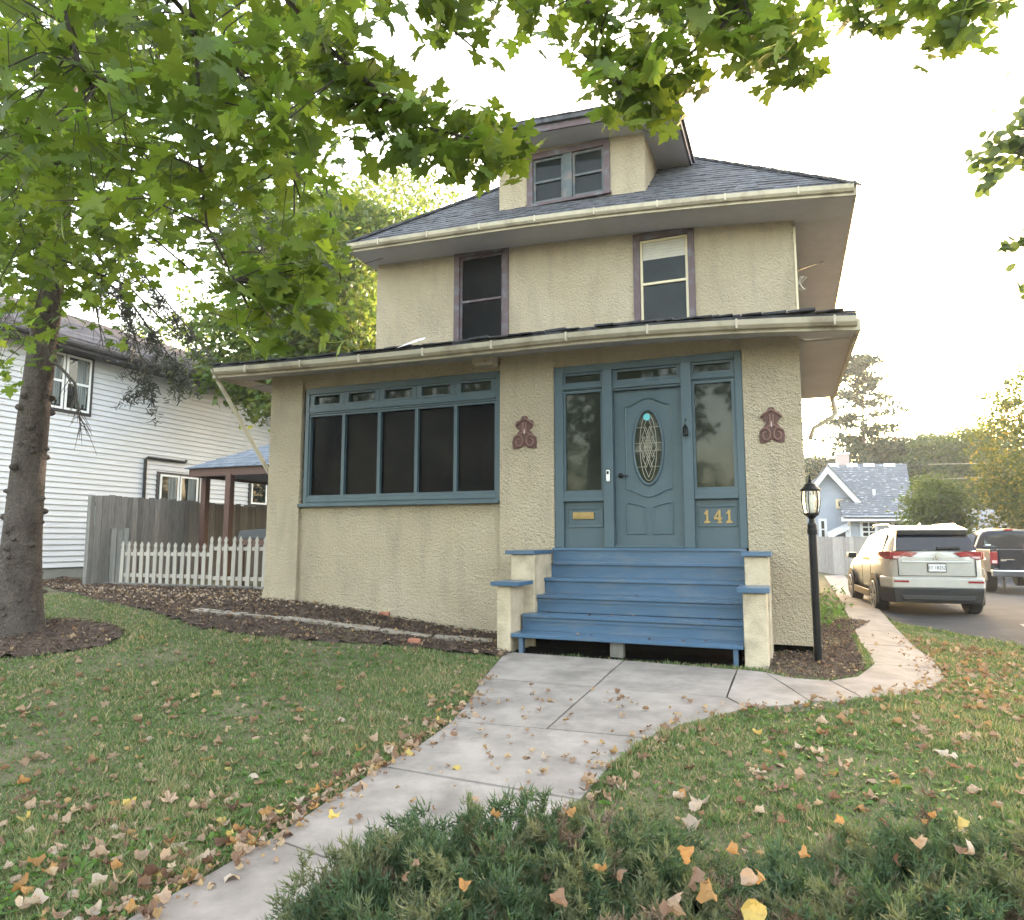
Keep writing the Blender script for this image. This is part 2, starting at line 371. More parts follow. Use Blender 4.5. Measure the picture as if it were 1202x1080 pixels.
def rot_basis(nrm, ang):
    """(n,3) normals -> tangent frames turned by ang"""
    n = nrm / np.linalg.norm(nrm, axis=1, keepdims=True)
    h = np.where(np.abs(n[:, 2:3]) > 0.95, np.array([[1.0, 0, 0]]), np.array([[0, 0, 1.0]]))
    a = np.cross(h, n); a /= np.linalg.norm(a, axis=1, keepdims=True); b = np.cross(n, a)
    ca, sa = np.cos(ang)[:, None], np.sin(ang)[:, None]
    return a * ca + b * sa, -a * sa + b * ca, n
def scatter(name, pv, pf, pos, size, nrm, ang, m, parent=None, kind='stuff', hue=None, off=None):
    """many copies of a small prototype (verts pv, faces pf all alike) joined in one mesh"""
    pv = np.asarray(pv, float); pf = np.asarray(pf, int); N = len(pos)
    A, B, Cn = rot_basis(np.asarray(nrm, float), np.asarray(ang, float))
    S = np.asarray(size, float)[:, None, None]
    V = (A[:, None] * pv[None, :, 0:1] + B[:, None] * pv[None, :, 1:2] + Cn[:, None] * pv[None, :, 2:3]) * S + np.asarray(pos)[:, None]
    Fc = pf[None] + (np.arange(N) * len(pv))[:, None, None]
    h = rng.random(N) if hue is None else np.asarray(hue)
    return npmesh(name, V.reshape(-1, 3), Fc.reshape(-1, pf.shape[1]), m, parent, np.repeat(h, len(pf)), kind, off)
# maple leaf: five toothed lobes, petiole end at the origin, tip towards +y, slightly folded and drooping
_half = [(0.0, 0.0), (0.18, -0.07), (0.42, -0.02), (0.29, 0.13), (0.30, 0.22), (0.52, 0.24), (0.55, 0.36), (0.70, 0.48), (0.50, 0.50), (0.43, 0.60), (0.25, 0.51), (0.25, 0.66), (0.33, 0.75), (0.16, 0.82), (0.0, 1.06)]
def maple_proto(fold=0.12, droop=0.15, curl=0.0, seed=0):
    rr = random.Random(seed)
    L = [(x, y) for x, y in _half]; full = [(0.0, 0.42)] + L + [(-x, y) for x, y in reversed(L[1:-1])]
    v = []
    for x, y in full:
        r2 = x * x + (y - .42) ** 2
        zz = abs(x) * fold - droop * max(0, y - 0.3) ** 1.5 - droop * abs(x) ** 2 + curl * r2 * (1 + 0.7 * rr.uniform(-1, 1)) + (rr.uniform(-.04, .04) if curl else 0)
        v.append((x * (1 - 0.25 * curl * abs(x)), y - 0.0, zz))
    n = len(full) - 1
    f = [(0, 1 + i, 1 + (i + 1) % n) for i in range(n)]
    if not curl: v += [(-.018, .02, 0), (.018, .02, 0), (.05, -.75, -.12)]; f.append((n + 1, n + 2, n + 3))      # leaf stalk
    return v, f
# ------------------------------------------------------------------ ground, walk, beds, driveway
def P2(pts): return [tuple(hit(*p)[:2]) for p in pts]
SLABS = [
 [(594, 766), (733, 776), (697, 808), (567, 797)],
 [(733, 776), (866, 787), (853, 820), (697, 808)],
 [(866, 787), (896, 790), (950, 824), (952, 828), (877, 833), (853, 820)],
 [(567, 797), (697, 808), (642, 857), (530, 848), (549, 825)],
 [(697, 808), (853, 820), (877, 833), (800, 853), (760, 869), (737, 866), (642, 857)],
 [(530, 848), (642, 857), (737, 866), (760, 869), (725, 893), (702, 918), (682, 941), (517, 913), (447, 901), (497, 872)],
 [(447, 901), (517, 913), (682, 941), (640, 975), (565, 1040), (378, 1008), (318, 986), (385, 940)],
 [(318, 986), (378, 1008), (565, 1040), (470, 1115), (400, 1180), (40, 1150), (155, 1078)],
 [(40, 1150), (400, 1180), (250, 1380), (-330, 1420)],
 [(896, 790), (930, 797), (974, 800), (1014, 821), (985, 826), (950, 824)],
 [(974, 800), (1006, 795), (1025, 781), (1104, 786), (1109, 797), (1092, 810), (1055, 818), (1014, 821)],
 [(1025, 781), (1021, 769), (1011, 757), (1076, 762), (1094, 773), (1104, 786)],
 [(1011, 757), (1001, 735), (988, 708), (1026, 709), (1052, 738), (1076, 762)],
 [(988, 708), (968, 676), (990, 674), (1026, 709)],
]
SLABW = [P2(s) for s in SLABS]
DRIVE = P2([(1003, 686), (1026, 711), (1050, 730), (1110, 741), (1180, 755), (1240, 768)]) + [(9.5, 13.5), (16.0, 17.0), (16.0, 40.0), (3.6, 40.0), (2.35, 26.0)]
BED = P2([(40, 686), (104, 703), (170, 717), (235, 738), (330, 752), (430, 757), (500, 761), (592, 772)]) + [(-3.3, 9.1), (-7.7, 9.1), (-7.9, 10.9), (-14.4, 11.0), (-17.2, 12.5)]
RING = [(-9.2 + 1.35 * math.cos(t) * (1.25 if math.cos(t) > 0 else 1), 6.05 + 0.8 * math.sin(t)) for t in np.linspace(0, 2 * PI, 20, endpoint=False)]
LAMPBED = P2([(896, 788), (930, 796), (974, 799), (1004, 794), (1017, 784), (1008, 765), (998, 745)]) + [(1.15, 13.0), (0.3, 13.0), (0.2, 9.1), (-0.3, 8.9)]
HOUSE = [(-7.8, 9.1), (-3.3, 9.1), (-3.3, 7.82), (-.28, 7.82), (-.28, 9.1), (0.15, 9.1), (0.15, 20), (-7.8, 20)]
ALLW = SLABW
def in_walk(x, y):
    k = np.zeros(np.shape(x), bool)
    for s in SLABW: k |= inpoly(x, y, s)
    return k
gx = np.concatenate([[-900, -400, -200, -100, -60, -40, -30, -24, -20, -17], np.arange(-15, 8.01, 0.16), [9, 11, 13, 16, 20, 26, 34, 45, 60, 100, 200, 400, 900]])
gy = np.concatenate([[-900, -300, -100, -40, -20, -10, -6, -3, -1.5, -.5], np.arange(0, 22.01, 0.16), [23, 25, 28, 32, 38, 45, 60, 90, 140, 220, 400, 900]])
GX, GY = np.meshgrid(gx, gy)
nz = (np.sin(GX * 1.7 + GY * .6) * np.cos(GY * 1.3 - GX * .4)) * 0.012
GZ = gz(GX, GY) + nz
low = np.zeros(GX.shape, bool)
for dx in (-.14, 0, .14):
    for dy in (-.14, 0, .14):
        low |= in_walk(GX + dx, GY + dy) | inpoly(GX + dx, GY + dy, DRIVE)
GZ = np.where(low, gz(GX, GY) - 0.045, GZ)
nx, ny = len(gx), len(gy)
idx = (np.arange(ny - 1)[:, None] * nx + np.arange(nx - 1)[None]).ravel()
npmesh('ground', np.stack([GX.ravel(), GY.ravel(), GZ.ravel()], 1), np.stack([idx, idx + 1, idx + 1 + nx, idx + nx], 1), M['lawn'], kind='structure', smooth_=True)
def sheet(name, poly, dz, m, step, rough_=0.0, kind='structure', edge=True):
    P = np.array(poly); x0, y0 = P.min(0) - step; x1, y1 = P.max(0) + step
    xs = np.arange(x0, x1 + step, step); ys = np.arange(y0, y1 + step, step)
    X, Y = np.meshgrid(xs, ys); Z = gz(X, Y) + dz + rng.normal(0, rough_, X.shape)
    n = len(xs); id_ = (np.arange(len(ys) - 1)[:, None] * n + np.arange(n - 1)[None])
    cx = (X[:-1, :-1] + X[1:, 1:]) / 2; cy = (Y[:-1, :-1] + Y[1:, 1:]) / 2
    k = inpoly(cx, cy, poly); i = id_[k]
    used = np.unique(np.concatenate([i, i + 1, i + 1 + n, i + n])); mp = np.full(X.size, -1); mp[used] = np.arange(len(used))
    V = np.stack([X.ravel(), Y.ravel(), Z.ravel()], 1)[used]
    F4 = mp[np.stack([i, i + 1, i + 1 + n, i + n], 1)]
    return npmesh(name, V, F4, m, kind=kind, smooth_=True)
walk = bpy.data.objects.new('front_walk', None); col.objects.link(walk); walk['kind'] = 'structure'; walk['label'] = 'pale concrete walk of jointed slabs curving round to the driveway'
for w in SLABW:
    c = np.mean(w, axis=0); mb = MB(); pts = []
    for i, p in enumerate(w):
        q = w[(i + 1) % len(w)]
        for t in (0, .5): pts.append((p[0] * (1 - t) + q[0] * t, p[1] * (1 - t) + q[1] * t))
    pts = [(c[0] + (x - c[0]) * (1 - 0.012 / max(.012, math.hypot(x - c[0], y - c[1]))), c[1] + (y - c[1]) * (1 - 0.012 / max(.012, math.hypot(x - c[0], y - c[1])))) for x, y in pts]
    tilt = random.uniform(-.004, .004)
    top = [(x, y, float(gz(x, y)) + 0.012 + tilt) for x, y in pts]; bot = [(x, y, z - 0.10) for x, y, z in top]
    n = len(pts); cz = float(gz(*c)) + 0.014 + tilt
    mb.add(top + bot + [(c[0], c[1], cz)], [(i, (i + 1) % n, 2 * n) for i in range(n)] + [(i, i + n, (i + 1) % n + n, (i + 1) % n) for i in range(n)])
    mb.build('slab', M['concrete'], walk)
sheet('driveway', DRIVE, 0.004, M['asphalt'], 0.12)
sheet('mulch_bed', BED, 0.018, M['mulch'], 0.10, 0.012)
sheet('mulch_bed', RING, 0.02, M['mulch'], 0.08, 0.015)
sheet('mulch_bed', LAMPBED, 0.004, M['mulch'], 0.08, 0.010)
# pale concrete seam along the driveway, between the two parking lanes
mb = MB(); a = hit(1148, 704); b = hit(1215, 742); 
mb.bar((a[0], a[1], a[2] - .035), (b[0], b[1], b[2] - .035), 0.07, 0.09); mb.build('driveway_curb', M['foundation'], kind='structure')
# ------------------------------------------------------------------ the house
D1, D2 = 9.02, 11.7
XL, XR = -7.84, 0.18
house = thing('stucco_house', 'two-storey cream stucco house with slate blue porch entry and hipped dormer roof', 'house', (-3.8, D1, 0.2))
def part(name, mb, m, parent=None, **k): return mb.build(name, m, parent or house, off=(-3.8, D1, 0.2), **k)
def zporch(x): return 4.04 - 0.0125 * max(0, x + 3.0) ** 2 + (0.006 * (min(0, x + 3.5)) ** 2 * 0.5)
def zeave(x): return 6.975 - 0.030 * (x + 5) - 0.0065 * max(0, x + 5) ** 2
# lower walls
WB = D1 + 0.05
m = MB()
m.box(-7.22, -3.77, WB, WB + .2, 0.2, 2.0); part('wall', m, M['stucco'])                     # under the porch window
m = MB(); m.box(-7.22, -3.77, WB, WB + .2, 3.90, 4.30); part('wall', m, M['stucco'])          # over it
m = MB(); m.box(-2.97, -0.49, WB, WB + .2, 3.86, 4.30); part('wall', m, M['stucco'])          # over the entry
m = MB()                                                                                     # left corner, flared at its foot
m.box(XL, -7.22, D1, 9.4, 0.75, 4.3)
m.hexa([(XL - .07, D1 - .05, .36), (-7.22, D1 - .05, .36), (-7.22, 9.4, .36), (XL - .07, 9.4, .36), (XL, D1, .75), (-7.22, D1, .75), (-7.22, 9.4, .75), (XL, 9.4, .75)])
m.box(XL, XL + .2, 9.4, 12.0, 0.2, 4.3)
part('wall', m, M['stucco'])
m = MB(); m.box(-3.77, -2.97, D1 - .01, 9.3, 0.1, 4.3); part('pier', m, M['stucco'])
m = MB()
m.box(-0.49, XR, D1 - .01, 9.4, 0.72, 4.3)
m.hexa([(-.49, D1 - .05, .27), (XR + .10, D1 - .05, .27), (XR + .10, 9.4, .27), (-.49, 9.4, .27), (-.49, D1 - .01, .72), (XR, D1 - .01, .72), (XR, 9.4, .72), (-.49, 9.4, .72)])
part('pier', m, M['stucco'])
m = MB(); m.box(XR - .22, XR - .02, 9.4, 19.5, 0.0, 4.3); part('side_wall', m, M['stucco']); m = MB(); m.box(XL + .02, XL + .2, 12.0, 19.5, 0.2, 4.3); part('side_wall', m, M['stucco'])
m = MB(); m.box(-0.4, XR + .0, D1 + .06, 9.3, 0.05, .268); part('foundation', m, M['shadeblack'])  # near-black strip painting in the shade beneath the pier
m = MB(); m.box(XL + .3, XR - .3, 10.2, 10.3, 0.3, 4.2); m.box(XL + .3, XR - .3, WB + .2, 10.2, 4.0, 4.05); part('porch_back_wall', m, M['shadeblack'])
# upper storey
ux0, ux1 = -7.60, 0.24
WINS = [(-5.85, -4.72, 5.2, 7.02), (-2.37, -1.33, 5.0, 6.80)]
m = MB()
zt = 7.25
m.box(ux0, WINS[0][0], D2, D2 + .2, 4.2, zt); m.box(WINS[0][1], WINS[1][0], D2, D2 + .2, 4.2, zt); m.box(WINS[1][1], ux1, D2, D2 + .2, 4.2, zt)
for w in WINS: m.box(w[0], w[1], D2 + .001, D2 + .2, w[3], zt); m.box(w[0], w[1], D2 + .001, D2 + .2, 4.2, w[2])
part('upper_wall', m, M['stucco'])
m = MB(); m.box(ux0, ux0 + .2, D2 + .2, 19.5, 4.2, zt); part('upper_side_wall', m, M['stucco']); m = MB(); m.box(ux1 - .2, ux1, D2 + .2, 19.5, 4.2, 6.9); part('upper_side_wall', m, M['stucco'])
m = MB(); m.box(ux1 - .012, ux1 + .02, D2 - .02, D2 + .05, 4.4, 6.5); part('corner_trim', m, M['creamsash'])
# back of the house, so that it is closed
m = MB(); m.box(XL + .05, XR - .05, 19.4, 19.6, 0, 7.0); part('back_wall', m, M['stucco'])

# porch roof: flat low slope, eave with fascia, soffit, gutter
NX = 24
xe = np.linspace(-8.55, 0.78, NX); YE = 8.5
zs = [zporch(x) for x in xe]
m = MB()
for i in range(NX - 1):
    x0, x1, a, b = xe[i], xe[i + 1], zs[i], zs[i + 1]
    m.hexa([(x0, YE + .06, a - .02), (x1, YE + .06, b - .02), (x1, D1 + .3, b + .10), (x0, D1 + .3, a + .10), (x0, YE + .06, a + .0), (x1, YE + .06, b + .0), (x1, D1 + .3, b + .12), (x0, D1 + .3, a + .12)])
m.hexa([(XR, D1 + .3, zs[-1] + .10), (.78, D1 + .3, zs[-1] + .10), (.78, 13.4, 4.0), (XR, 13.4, 4.0), (XR, D1 + .3, zs[-1] + .12), (.78, D1 + .3, zs[-1] + .12), (.78, 13.4, 4.02), (XR, 13.4, 4.02)])
m.hexa([(-8.55, D1 + .3, zs[0] - .02), (XL, D1 + .3, zs[0] - .02), (XL, 10.4, 4.12), (-8.55, 10.4, 4.12), (-8.55, D1 + .3, zs[0]), (XL, D1 + .3, zs[0]), (XL, 10.4, 4.14), (-8.55, 10.4, 4.14)])
part('soffit', m, M['soffit'])
m = MB()
for i in range(NX - 1):
    x0, x1, a, b = xe[i], xe[i + 1], zs[i], zs[i + 1]
    m.hexa([(x0, YE - .0, a - .03), (x1, YE, b - .03), (x1, YE + .058, b - .03), (x0, YE + .058, a - .03), (x0, YE, a + .10), (x1, YE, b + .10), (x1, YE + .058, b + .10), (x0, YE + .058, a + .10)])
m.bar((.80, YE, zs[-1] + .035), (.80, 13.4, 4.05), .04, .13); m.bar((-8.57, YE, zs[0] + .035), (-8.57, 10.4, 4.17), .04, .13)
part('fascia', m, M['gutter'])
def gutter(xs, zf, ye, name='gutter'):
    prof = [(0, 0), (-.05, 0.0), (-.085, .035), (-.10, .095), (-.085, .10), (-.07, .05), (-.045, .02), (0, .02)]
    mb = MB(); n = len(prof); V = []
    for x in xs:
        for py, pz in prof: V.append((x, ye + py, zf(x) + .012 + pz))
    Fc = [(i * n + j, i * n + (j + 1) % n, (i + 1) * n + (j + 1) % n, (i + 1) * n + j) for i in range(len(xs) - 1) for j in range(n)]
    Fc += [tuple(range(n)), tuple((len(xs) - 1) * n + j for j in range(n))]
    mb.add(V, Fc); g = part(name, mb, M['gutter'])
    for k, x in enumerate(np.arange(xs[0] + .7, xs[-1], 1.05)):
        h = MB(); h.box(x - .012, x + .012, ye - .108, ye + .0, zf(x) + .004, zf(x) + .118); part('gutter_strap', h, M['gutter'], g)
    return g
gutter(xe, zporch, YE)
# porch roof shingles: ragged courses
m = MB()
for i in range(NX - 1):
    x0, x1, a, b = xe[i] - .0, xe[i + 1] + .0, zs[i], zs[i + 1]
    m.hexa([(x0, YE - .03, a + .11), (x1, YE - .03, b + .11), (x1, D2, b + .62), (x0, D2, a + .62), (x0, YE - .03, a + .16), (x1, YE - .03, b + .16), (x1, D2, b + .68), (x0, D2, a + .68)])
m.hexa([(XR + .06, D2 + .01, 4.5), (.82, D2 + .01, 4.16), (.82, 13.4, 4.16), (XR + .06, 13.4, 4.5), (XR + .06, D2 + .01, 4.56), (.82, D2 + .01, 4.2), (.82, 13.4, 4.2), (XR + .06, 13.4, 4.56)])
pr = part('porch_roof', m, M['oldshingle'])
m = MB()
for row in range(3):
    x = -8.6
    while x < .66:
        w = random.uniform(.16, .34); y = YE - .06 + row * .15 + random.uniform(-.03, .02); z = zporch(x) + .165 + row * .035
        t = random.uniform(.012, .03); q = random.uniform(-.02, .03)
        if row or random.random() < .92:
            m.hexa([(x, y, z), (x + w - .006, y + q * .3, z + q * .4), (x + w - .006, y + .3, z + .05), (x, y + .3, z + .05), (x, y, z + t), (x + w - .006, y + q * .3, z + t + q * .4), (x + w - .006, y + .3, z + .05 + t), (x, y + .3, z + .05 + t)])
        x += w
part('shingles', m, M['oldshingle'], pr, kind='stuff')
m = MB(); a = at_y(482, 402, YE - .12); m.prism([(a[0] - .22, YE - .1, a[2] - .05), (a[0] + .22, YE - .12, a[2] + .02), (a[0] + .10, YE + .12, a[2] + .12), (a[0] - .02, YE + .1, a[2] + .10)], (0, 0, .008)); part('bent_flashing', m, M['vinyl'])

# main roof: hip with eaves, shingle courses
ex0, ex1, EY = -7.74, 1.06, 10.92
xs = np.linspace(ex0, ex1, NX)
m = MB()
for i in range(NX - 1):
    x0, x1 = xs[i], xs[i + 1]; a, b = zeave(x0), zeave(x1)
    m.hexa([(x0, EY + .06, a - .02), (x1, EY + .06, b - .02), (x1, D2 + .1, b - .02), (x0, D2 + .1, a - .02), (x0, EY + .06, a), (x1, EY + .06, b), (x1, D2 + .1, b), (x0, D2 + .1, a)])
ze0, ze1 = zeave(ex0), zeave(ex1)
zi = zeave(ux1)
m.hexa([(ux1 - .3, D2 + .1, zi - .0), (ex1, D2 + .1, ze1 - .02), (ex1, 19.6, ze1 - .02), (ux1 - .3, 19.6, zi - .0), (ux1 - .3, D2 + .1, zi + .02), (ex1, D2 + .1, ze1), (ex1, 19.6, ze1), (ux1 - .3, 19.6, zi + .02)])
m.hexa([(ex0, D2 + .1, ze0 - .02), (ux0, D2 + .1, ze0 - .02), (ux0, 19.6, 7.1), (ex0, 19.6, 7.1), (ex0, D2 + .1, ze0), (ux0, D2 + .1, ze0), (ux0, 19.6, 7.12), (ex0, 19.6, 7.12)])
part('soffit', m, M['soffit'])
m = MB()
for i in range(NX - 1):
    x0, x1 = xs[i], xs[i + 1]; a, b = zeave(x0), zeave(x1)
    m.hexa([(x0, EY, a - .03), (x1, EY, b - .03), (x1, EY + .058, b - .03), (x0, EY + .058, a - .03), (x0, EY, a + .10), (x1, EY, b + .10), (x1, EY + .058, b + .10), (x0, EY + .058, a + .10)])
m.bar((ex1 + .02, EY, ze1 + .035), (ex1 + .02, 19.6, ze1 + .035), .04, .13); m.bar((ex0 - .02, EY, ze0 + .035), (ex0 - .02, 19.6, 7.15), .04, .13)
part('fascia', m, M['gutter'])
gutter(xs, zeave, EY)
TAN = 0.82
apy = EY + 4.49
def zroof(x, y):
    flare = 0.10 * max(0, 1 - (y - EY) / .8)
    return zeave(min(max(x, ex0), ex1)) * (1 - (y - EY) / 4.6) + 6.95 * ((y - EY) / 4.6) + .12 + TAN * (y - EY) + flare * 0 - .0
AP = (-3.43, apy, 6.95 + .12 + TAN * 4.49)
m = MB(); pts = [(ex0 - .04, EY - .05, zeave(ex0) + .10)] + [(x, EY - .05, zeave(x) + .10) for x in xs[1:-1]] + [(ex1 + .04, EY - .05, zeave(ex1) + .10)]
n = len(pts); V = pts + [AP, (ex1 + .04, 19.6, ze1 + .1), (ex0 - .04, 19.6, 7.2)]
m.add(V, [(i, i + 1, n) for i in range(n - 1)] + [(n - 1, n + 1, n), (n + 1, n + 2, n), (n + 2, 0, n)])
mr = part('main_roof', m, M['shingle'])
def courses(outl, zf, y0, y1, expo, name, par, mm, skip=None):
    """rows of shingle tabs on a slope; outl(y) gives the row's x-range, zf the roof height"""
    mb = MB(); y = y0; r = 0
    while y < y1:
        xa, xb = outl(y); x = xa - random.uniform(0, .2)
        while x < xb:
            w = random.uniform(.18, .33); a = max(x, xa); b = min(x + w - .008, xb); x += w
            if b - a < .03 or (skip and skip((a + b) / 2, y)): continue
            t = random.uniform(.010, .024); ye = y + expo * 1.25
            za, zb, zc, zd = zf(a, y), zf(b, y), zf(b, ye), zf(a, ye)
            mb.add([(a, y, za), (b, y, zb), (b, y - t * .5, zb + t), (a, y - t * .5, za + t), (b, ye, zc + .002), (a, ye, zd + .002)], [(0, 1, 2, 3), (3, 2, 4, 5), (0, 3, 5), (1, 4, 2)])
        y += expo; r += 1
    return part(name, mb, mm, par, kind='stuff')
def zplane(x, y):
    t = (y - (EY - .05)) / (apy - EY + .05)
    xc = x if t >= 1 else AP[0] + (x - AP[0]) / max(1e-3, 1 - t)
    return (zeave(min(max(xc, ex0), ex1)) + .10) * (1 - t) + AP[2] * t + .004
courses(lambda y: (ex0 - .04 + (y - EY + .05) * (AP[0] - ex0 + .04) / (apy - EY + .05), ex1 + .04 - (y - EY + .05) * (ex1 + .04 - AP[0]) / (apy - EY + .05)), zplane, EY - .06, apy - .2, .125, 'shingles', mr, M['shingle'],
        skip=lambda x, y: -4.7 < x < -2.2 and y > 11.6)
m = MB()
for s in (0, 1):
    e = (ex0 - .04, EY - .05, zeave(ex0) + .12) if s == 0 else (ex1 + .04, EY - .05, zeave(ex1) + .12)
    for k in range(22):
        a = Vector(e).lerp(Vector(AP), k / 22); b = Vector(e).lerp(Vector(AP), (k + 1.35) / 22); m.bar(a + Vector((0, 0, -.005)), b + Vector((0, 0, .012)), .20, .035)
part('hip_shingles', m, M['shingle'], mr, kind='stuff')

# dormer
dx0, dx1, DY = -4.83, -2.10, 11.5
DW = (-4.27, -2.71, 7.58, 8.58)
dz0 = 7.2
m = MB()
def dtop(x): return 8.80 - .05 * (x + 4.8)
m.box(dx0, DW[0], DY, DY + .15, dz0, dtop(dx0)); m.box(DW[1], dx1, DY, DY + .15, dz0 - .15, dtop(dx1)); m.box(DW[0], DW[1], DY + .001, DY + .15, dz0 - .1, DW[2]); m.box(DW[0], DW[1], DY + .001, DY + .15, DW[3], dtop(-2.5))
part('dormer_wall', m, M['stucco'])
m = MB(); m.box(dx0, dx0 + .15, DY + .15, 13.6, 7.4, 8.7); part('dormer_side_wall', m, M['stucco']); m = MB(); m.box(dx1 - .15, dx1, DY + .15, 13.6, 7.3, 8.64); part('dormer_side_wall', m, M['stucco'])
def dz(x): return 8.72 - .055 * (x + 4.8)
fx0, fx1, FY = -5.12, -1.50, 10.95
m = MB()
for x0, x1, y0, y1 in ((fx0, fx1, FY + .04, DY + .1), (fx0, dx0, DY + .1, 14.2), (dx1, fx1, DY + .1, 14.2)):
    m.hexa([(x0, y0, dz(x0) - .02), (x1, y0, dz(x1) - .02), (x1, y1, dz(x1) - .02), (x0, y1, dz(x0) - .02), (x0, y0, dz(x0)), (x1, y0, dz(x1)), (x1, y1, dz(x1)), (x0, y1, dz(x0))])
part('dormer_soffit', m, M['soffit'])
m = MB()
m.hexa([(fx0, FY, dz(fx0) - .02), (fx1, FY, dz(fx1) - .02), (fx1, FY + .038, dz(fx1) - .02), (fx0, FY + .038, dz(fx0) - .02), (fx0, FY, dz(fx0) + .10), (fx1, FY, dz(fx1) + .10), (fx1, FY + .038, dz(fx1) + .10), (fx0, FY + .038, dz(fx0) + .10)])
m.bar((fx1 + .02, FY, dz(fx1) + .04), (fx1 + .02, 14.2, dz(fx1) + .04), .04, .12); m.bar((fx0 - .02, FY, dz(fx0) + .04), (fx0 - .02, 14.2, dz(fx0) + .04), .04, .12)
part('dormer_fascia', m, M['darktrim'])
DAP = (-3.45, FY + 1.9, 10.08)
m = MB(); q = [(fx0 - .08, FY - .06, dz(fx0) + .10), (fx1 + .08, FY - .06, dz(fx1) + .10), (fx1 + .08, 14.4, dz(fx1) + .10), (fx0 - .08, 14.4, dz(fx0) + .10), DAP, (-3.45, 14.9, 10.08)]
q2 = [(x, y, z + .08) for x, y, z in q[:4]]
m.add(q[:4] + q2 + q[4:], [(0, 1, 5, 4), (1, 2, 6, 5), (3, 0, 4, 7), (0, 3, 2, 1), (4, 5, 8), (5, 6, 9, 8), (6, 7, 9), (7, 4, 8, 9)])
dr = part('dormer_roof', m, M['shingle'])
courses(lambda y: (q2[0][0] + (y - FY + .06) * (DAP[0] - q2[0][0]) / 1.96, q2[1][0] + (y - FY + .06) * (DAP[0] - q2[1][0]) / 1.96), lambda x, y: dz(x) * (1 - (y - FY + .06) / 1.96) + 8.70 * (y - FY + .06) / 1.96 + .186 + (10.08 - 8.88) * (y - FY + .06) / 1.96, FY - .07, FY + 1.7, .12, 'shingles', dr, M['shingle'])

# sash windows
def sash(x0, x1, z0, z1, yw, trim, sashm, mid, two=False, blind=None, glass='glass'):
    t = MB()          # casing
    t.box(x0, x0 + .11, yw - .035, yw + .12, z0, z1); t.box(x1 - .11, x1, yw - .035, yw + .12, z0, z1)
    t.box(x0 + .11, x1 - .11, yw - .036, yw + .12, z1 - .12, z1); t.box(x0 + .11, x1 - .11, yw - .03, yw + .12, z0, z0 + .03)
    t.box(x0 - .02, x1 + .02, yw - .075, yw + .02, z0 - .05, z0)
    w = part('window', t, trim, bevel=.006)
    ii = [(x0 + .112, x1 - .112)] if not two else [(x0 + .112, (x0 + x1) / 2 - .085), ((x0 + x1) / 2 + .085, x1 - .112)]
    if two:
        c = MB(); c.box((x0 + x1) / 2 - .083, (x0 + x1) / 2 + .083, yw - .03, yw + .1, z0 + .032, z1 - .122); part('mullion', c, sashm, w, bevel=.006)
    for a, b in ii:
        s = MB(); zz0, zz1 = z0 + .032, z1 - .122; zm = zz0 + (zz1 - zz0) * mid
        fw = .045
        s.box(a, a + fw, yw + .012, yw + .06, zz0, zz1); s.box(b - fw, b, yw + .012, yw + .06, zz0, zz1)
        s.box(a + fw, b - fw, yw + .012, yw + .06, zz1 - fw, zz1); s.box(a + fw, b - fw, yw + .012, yw + .06, zz0, zz0 + .05)
        s.box(a + fw, b - fw, yw + .005, yw + .06, zm - .022, zm + .022)
        part('sash', s, sashm, w, bevel=.004)
        for p0, p1 in ((zz0 + .05, zm - .022), (zm + .022, zz1 - fw)):
            g = MB(); g.box(a + fw, b - fw, yw + .04, yw + .05, p0, p1); part('pane', g, M[glass], w)
        if blind:
            g = MB(); zb = zz1 - fw
            for k in range(6): g.box(a + fw + .005, b - fw - .005, yw + .033, yw + .039, zb - .052 * (k + 1) + .004, zb - .052 * k)
            part('blind', g, M['blind'], w)
    return w
sash(*WINS[0], D2, M['darktrim'], M['darktrim'], .47, glass='screen')
sash(*WINS[1], D2, M['darktrim'], M['creamsash'], .52, blind=True, glass='glass_dull')
sash(*DW, DY, M['darktrim'], M['bluegrey'], .48, two=True, glass='glass_dull')

# porch window: five tall screens under five transom lights
x0, x1, z0, z1 = -7.16, -3.775, 2.0, 3.9
yw = WB
t = MB()
t.box(x0, x0 + .07, yw - .03, yw + .16, z0 + .05, z1); t.box(x1 - .07, x1, yw - .03, yw + .16, z0 + .05, z1)
t.box(x0 + .07, x1 - .07, yw - .032, yw + .16, z1 - .10, z1); t.box(x0 + .07, x1 - .07, yw - .028, yw + .16, 3.47, 3.60); t.box(x0 + .07, x1 - .07, yw - .05, yw - .02, 3.50, 3.53)
t.box(x0 + .07, x1 - .07, yw - .03, yw + .16, z0 + .05, 2.155); t.box(x0 + .07, x1 - .07, yw - .045, yw - .025, 2.075, 2.10)
pw = part('porch_window', t, M['blue'], bevel=.006)
t = MB(); t.box(x0 - .05, x1 + .0, yw - .10, yw + .02, z0, z0 + .05); part('sill', t, M['blue'], pw, bevel=.008)
ia, ib = x0 + .07, x1 - .07; st = (ib - ia) / 5
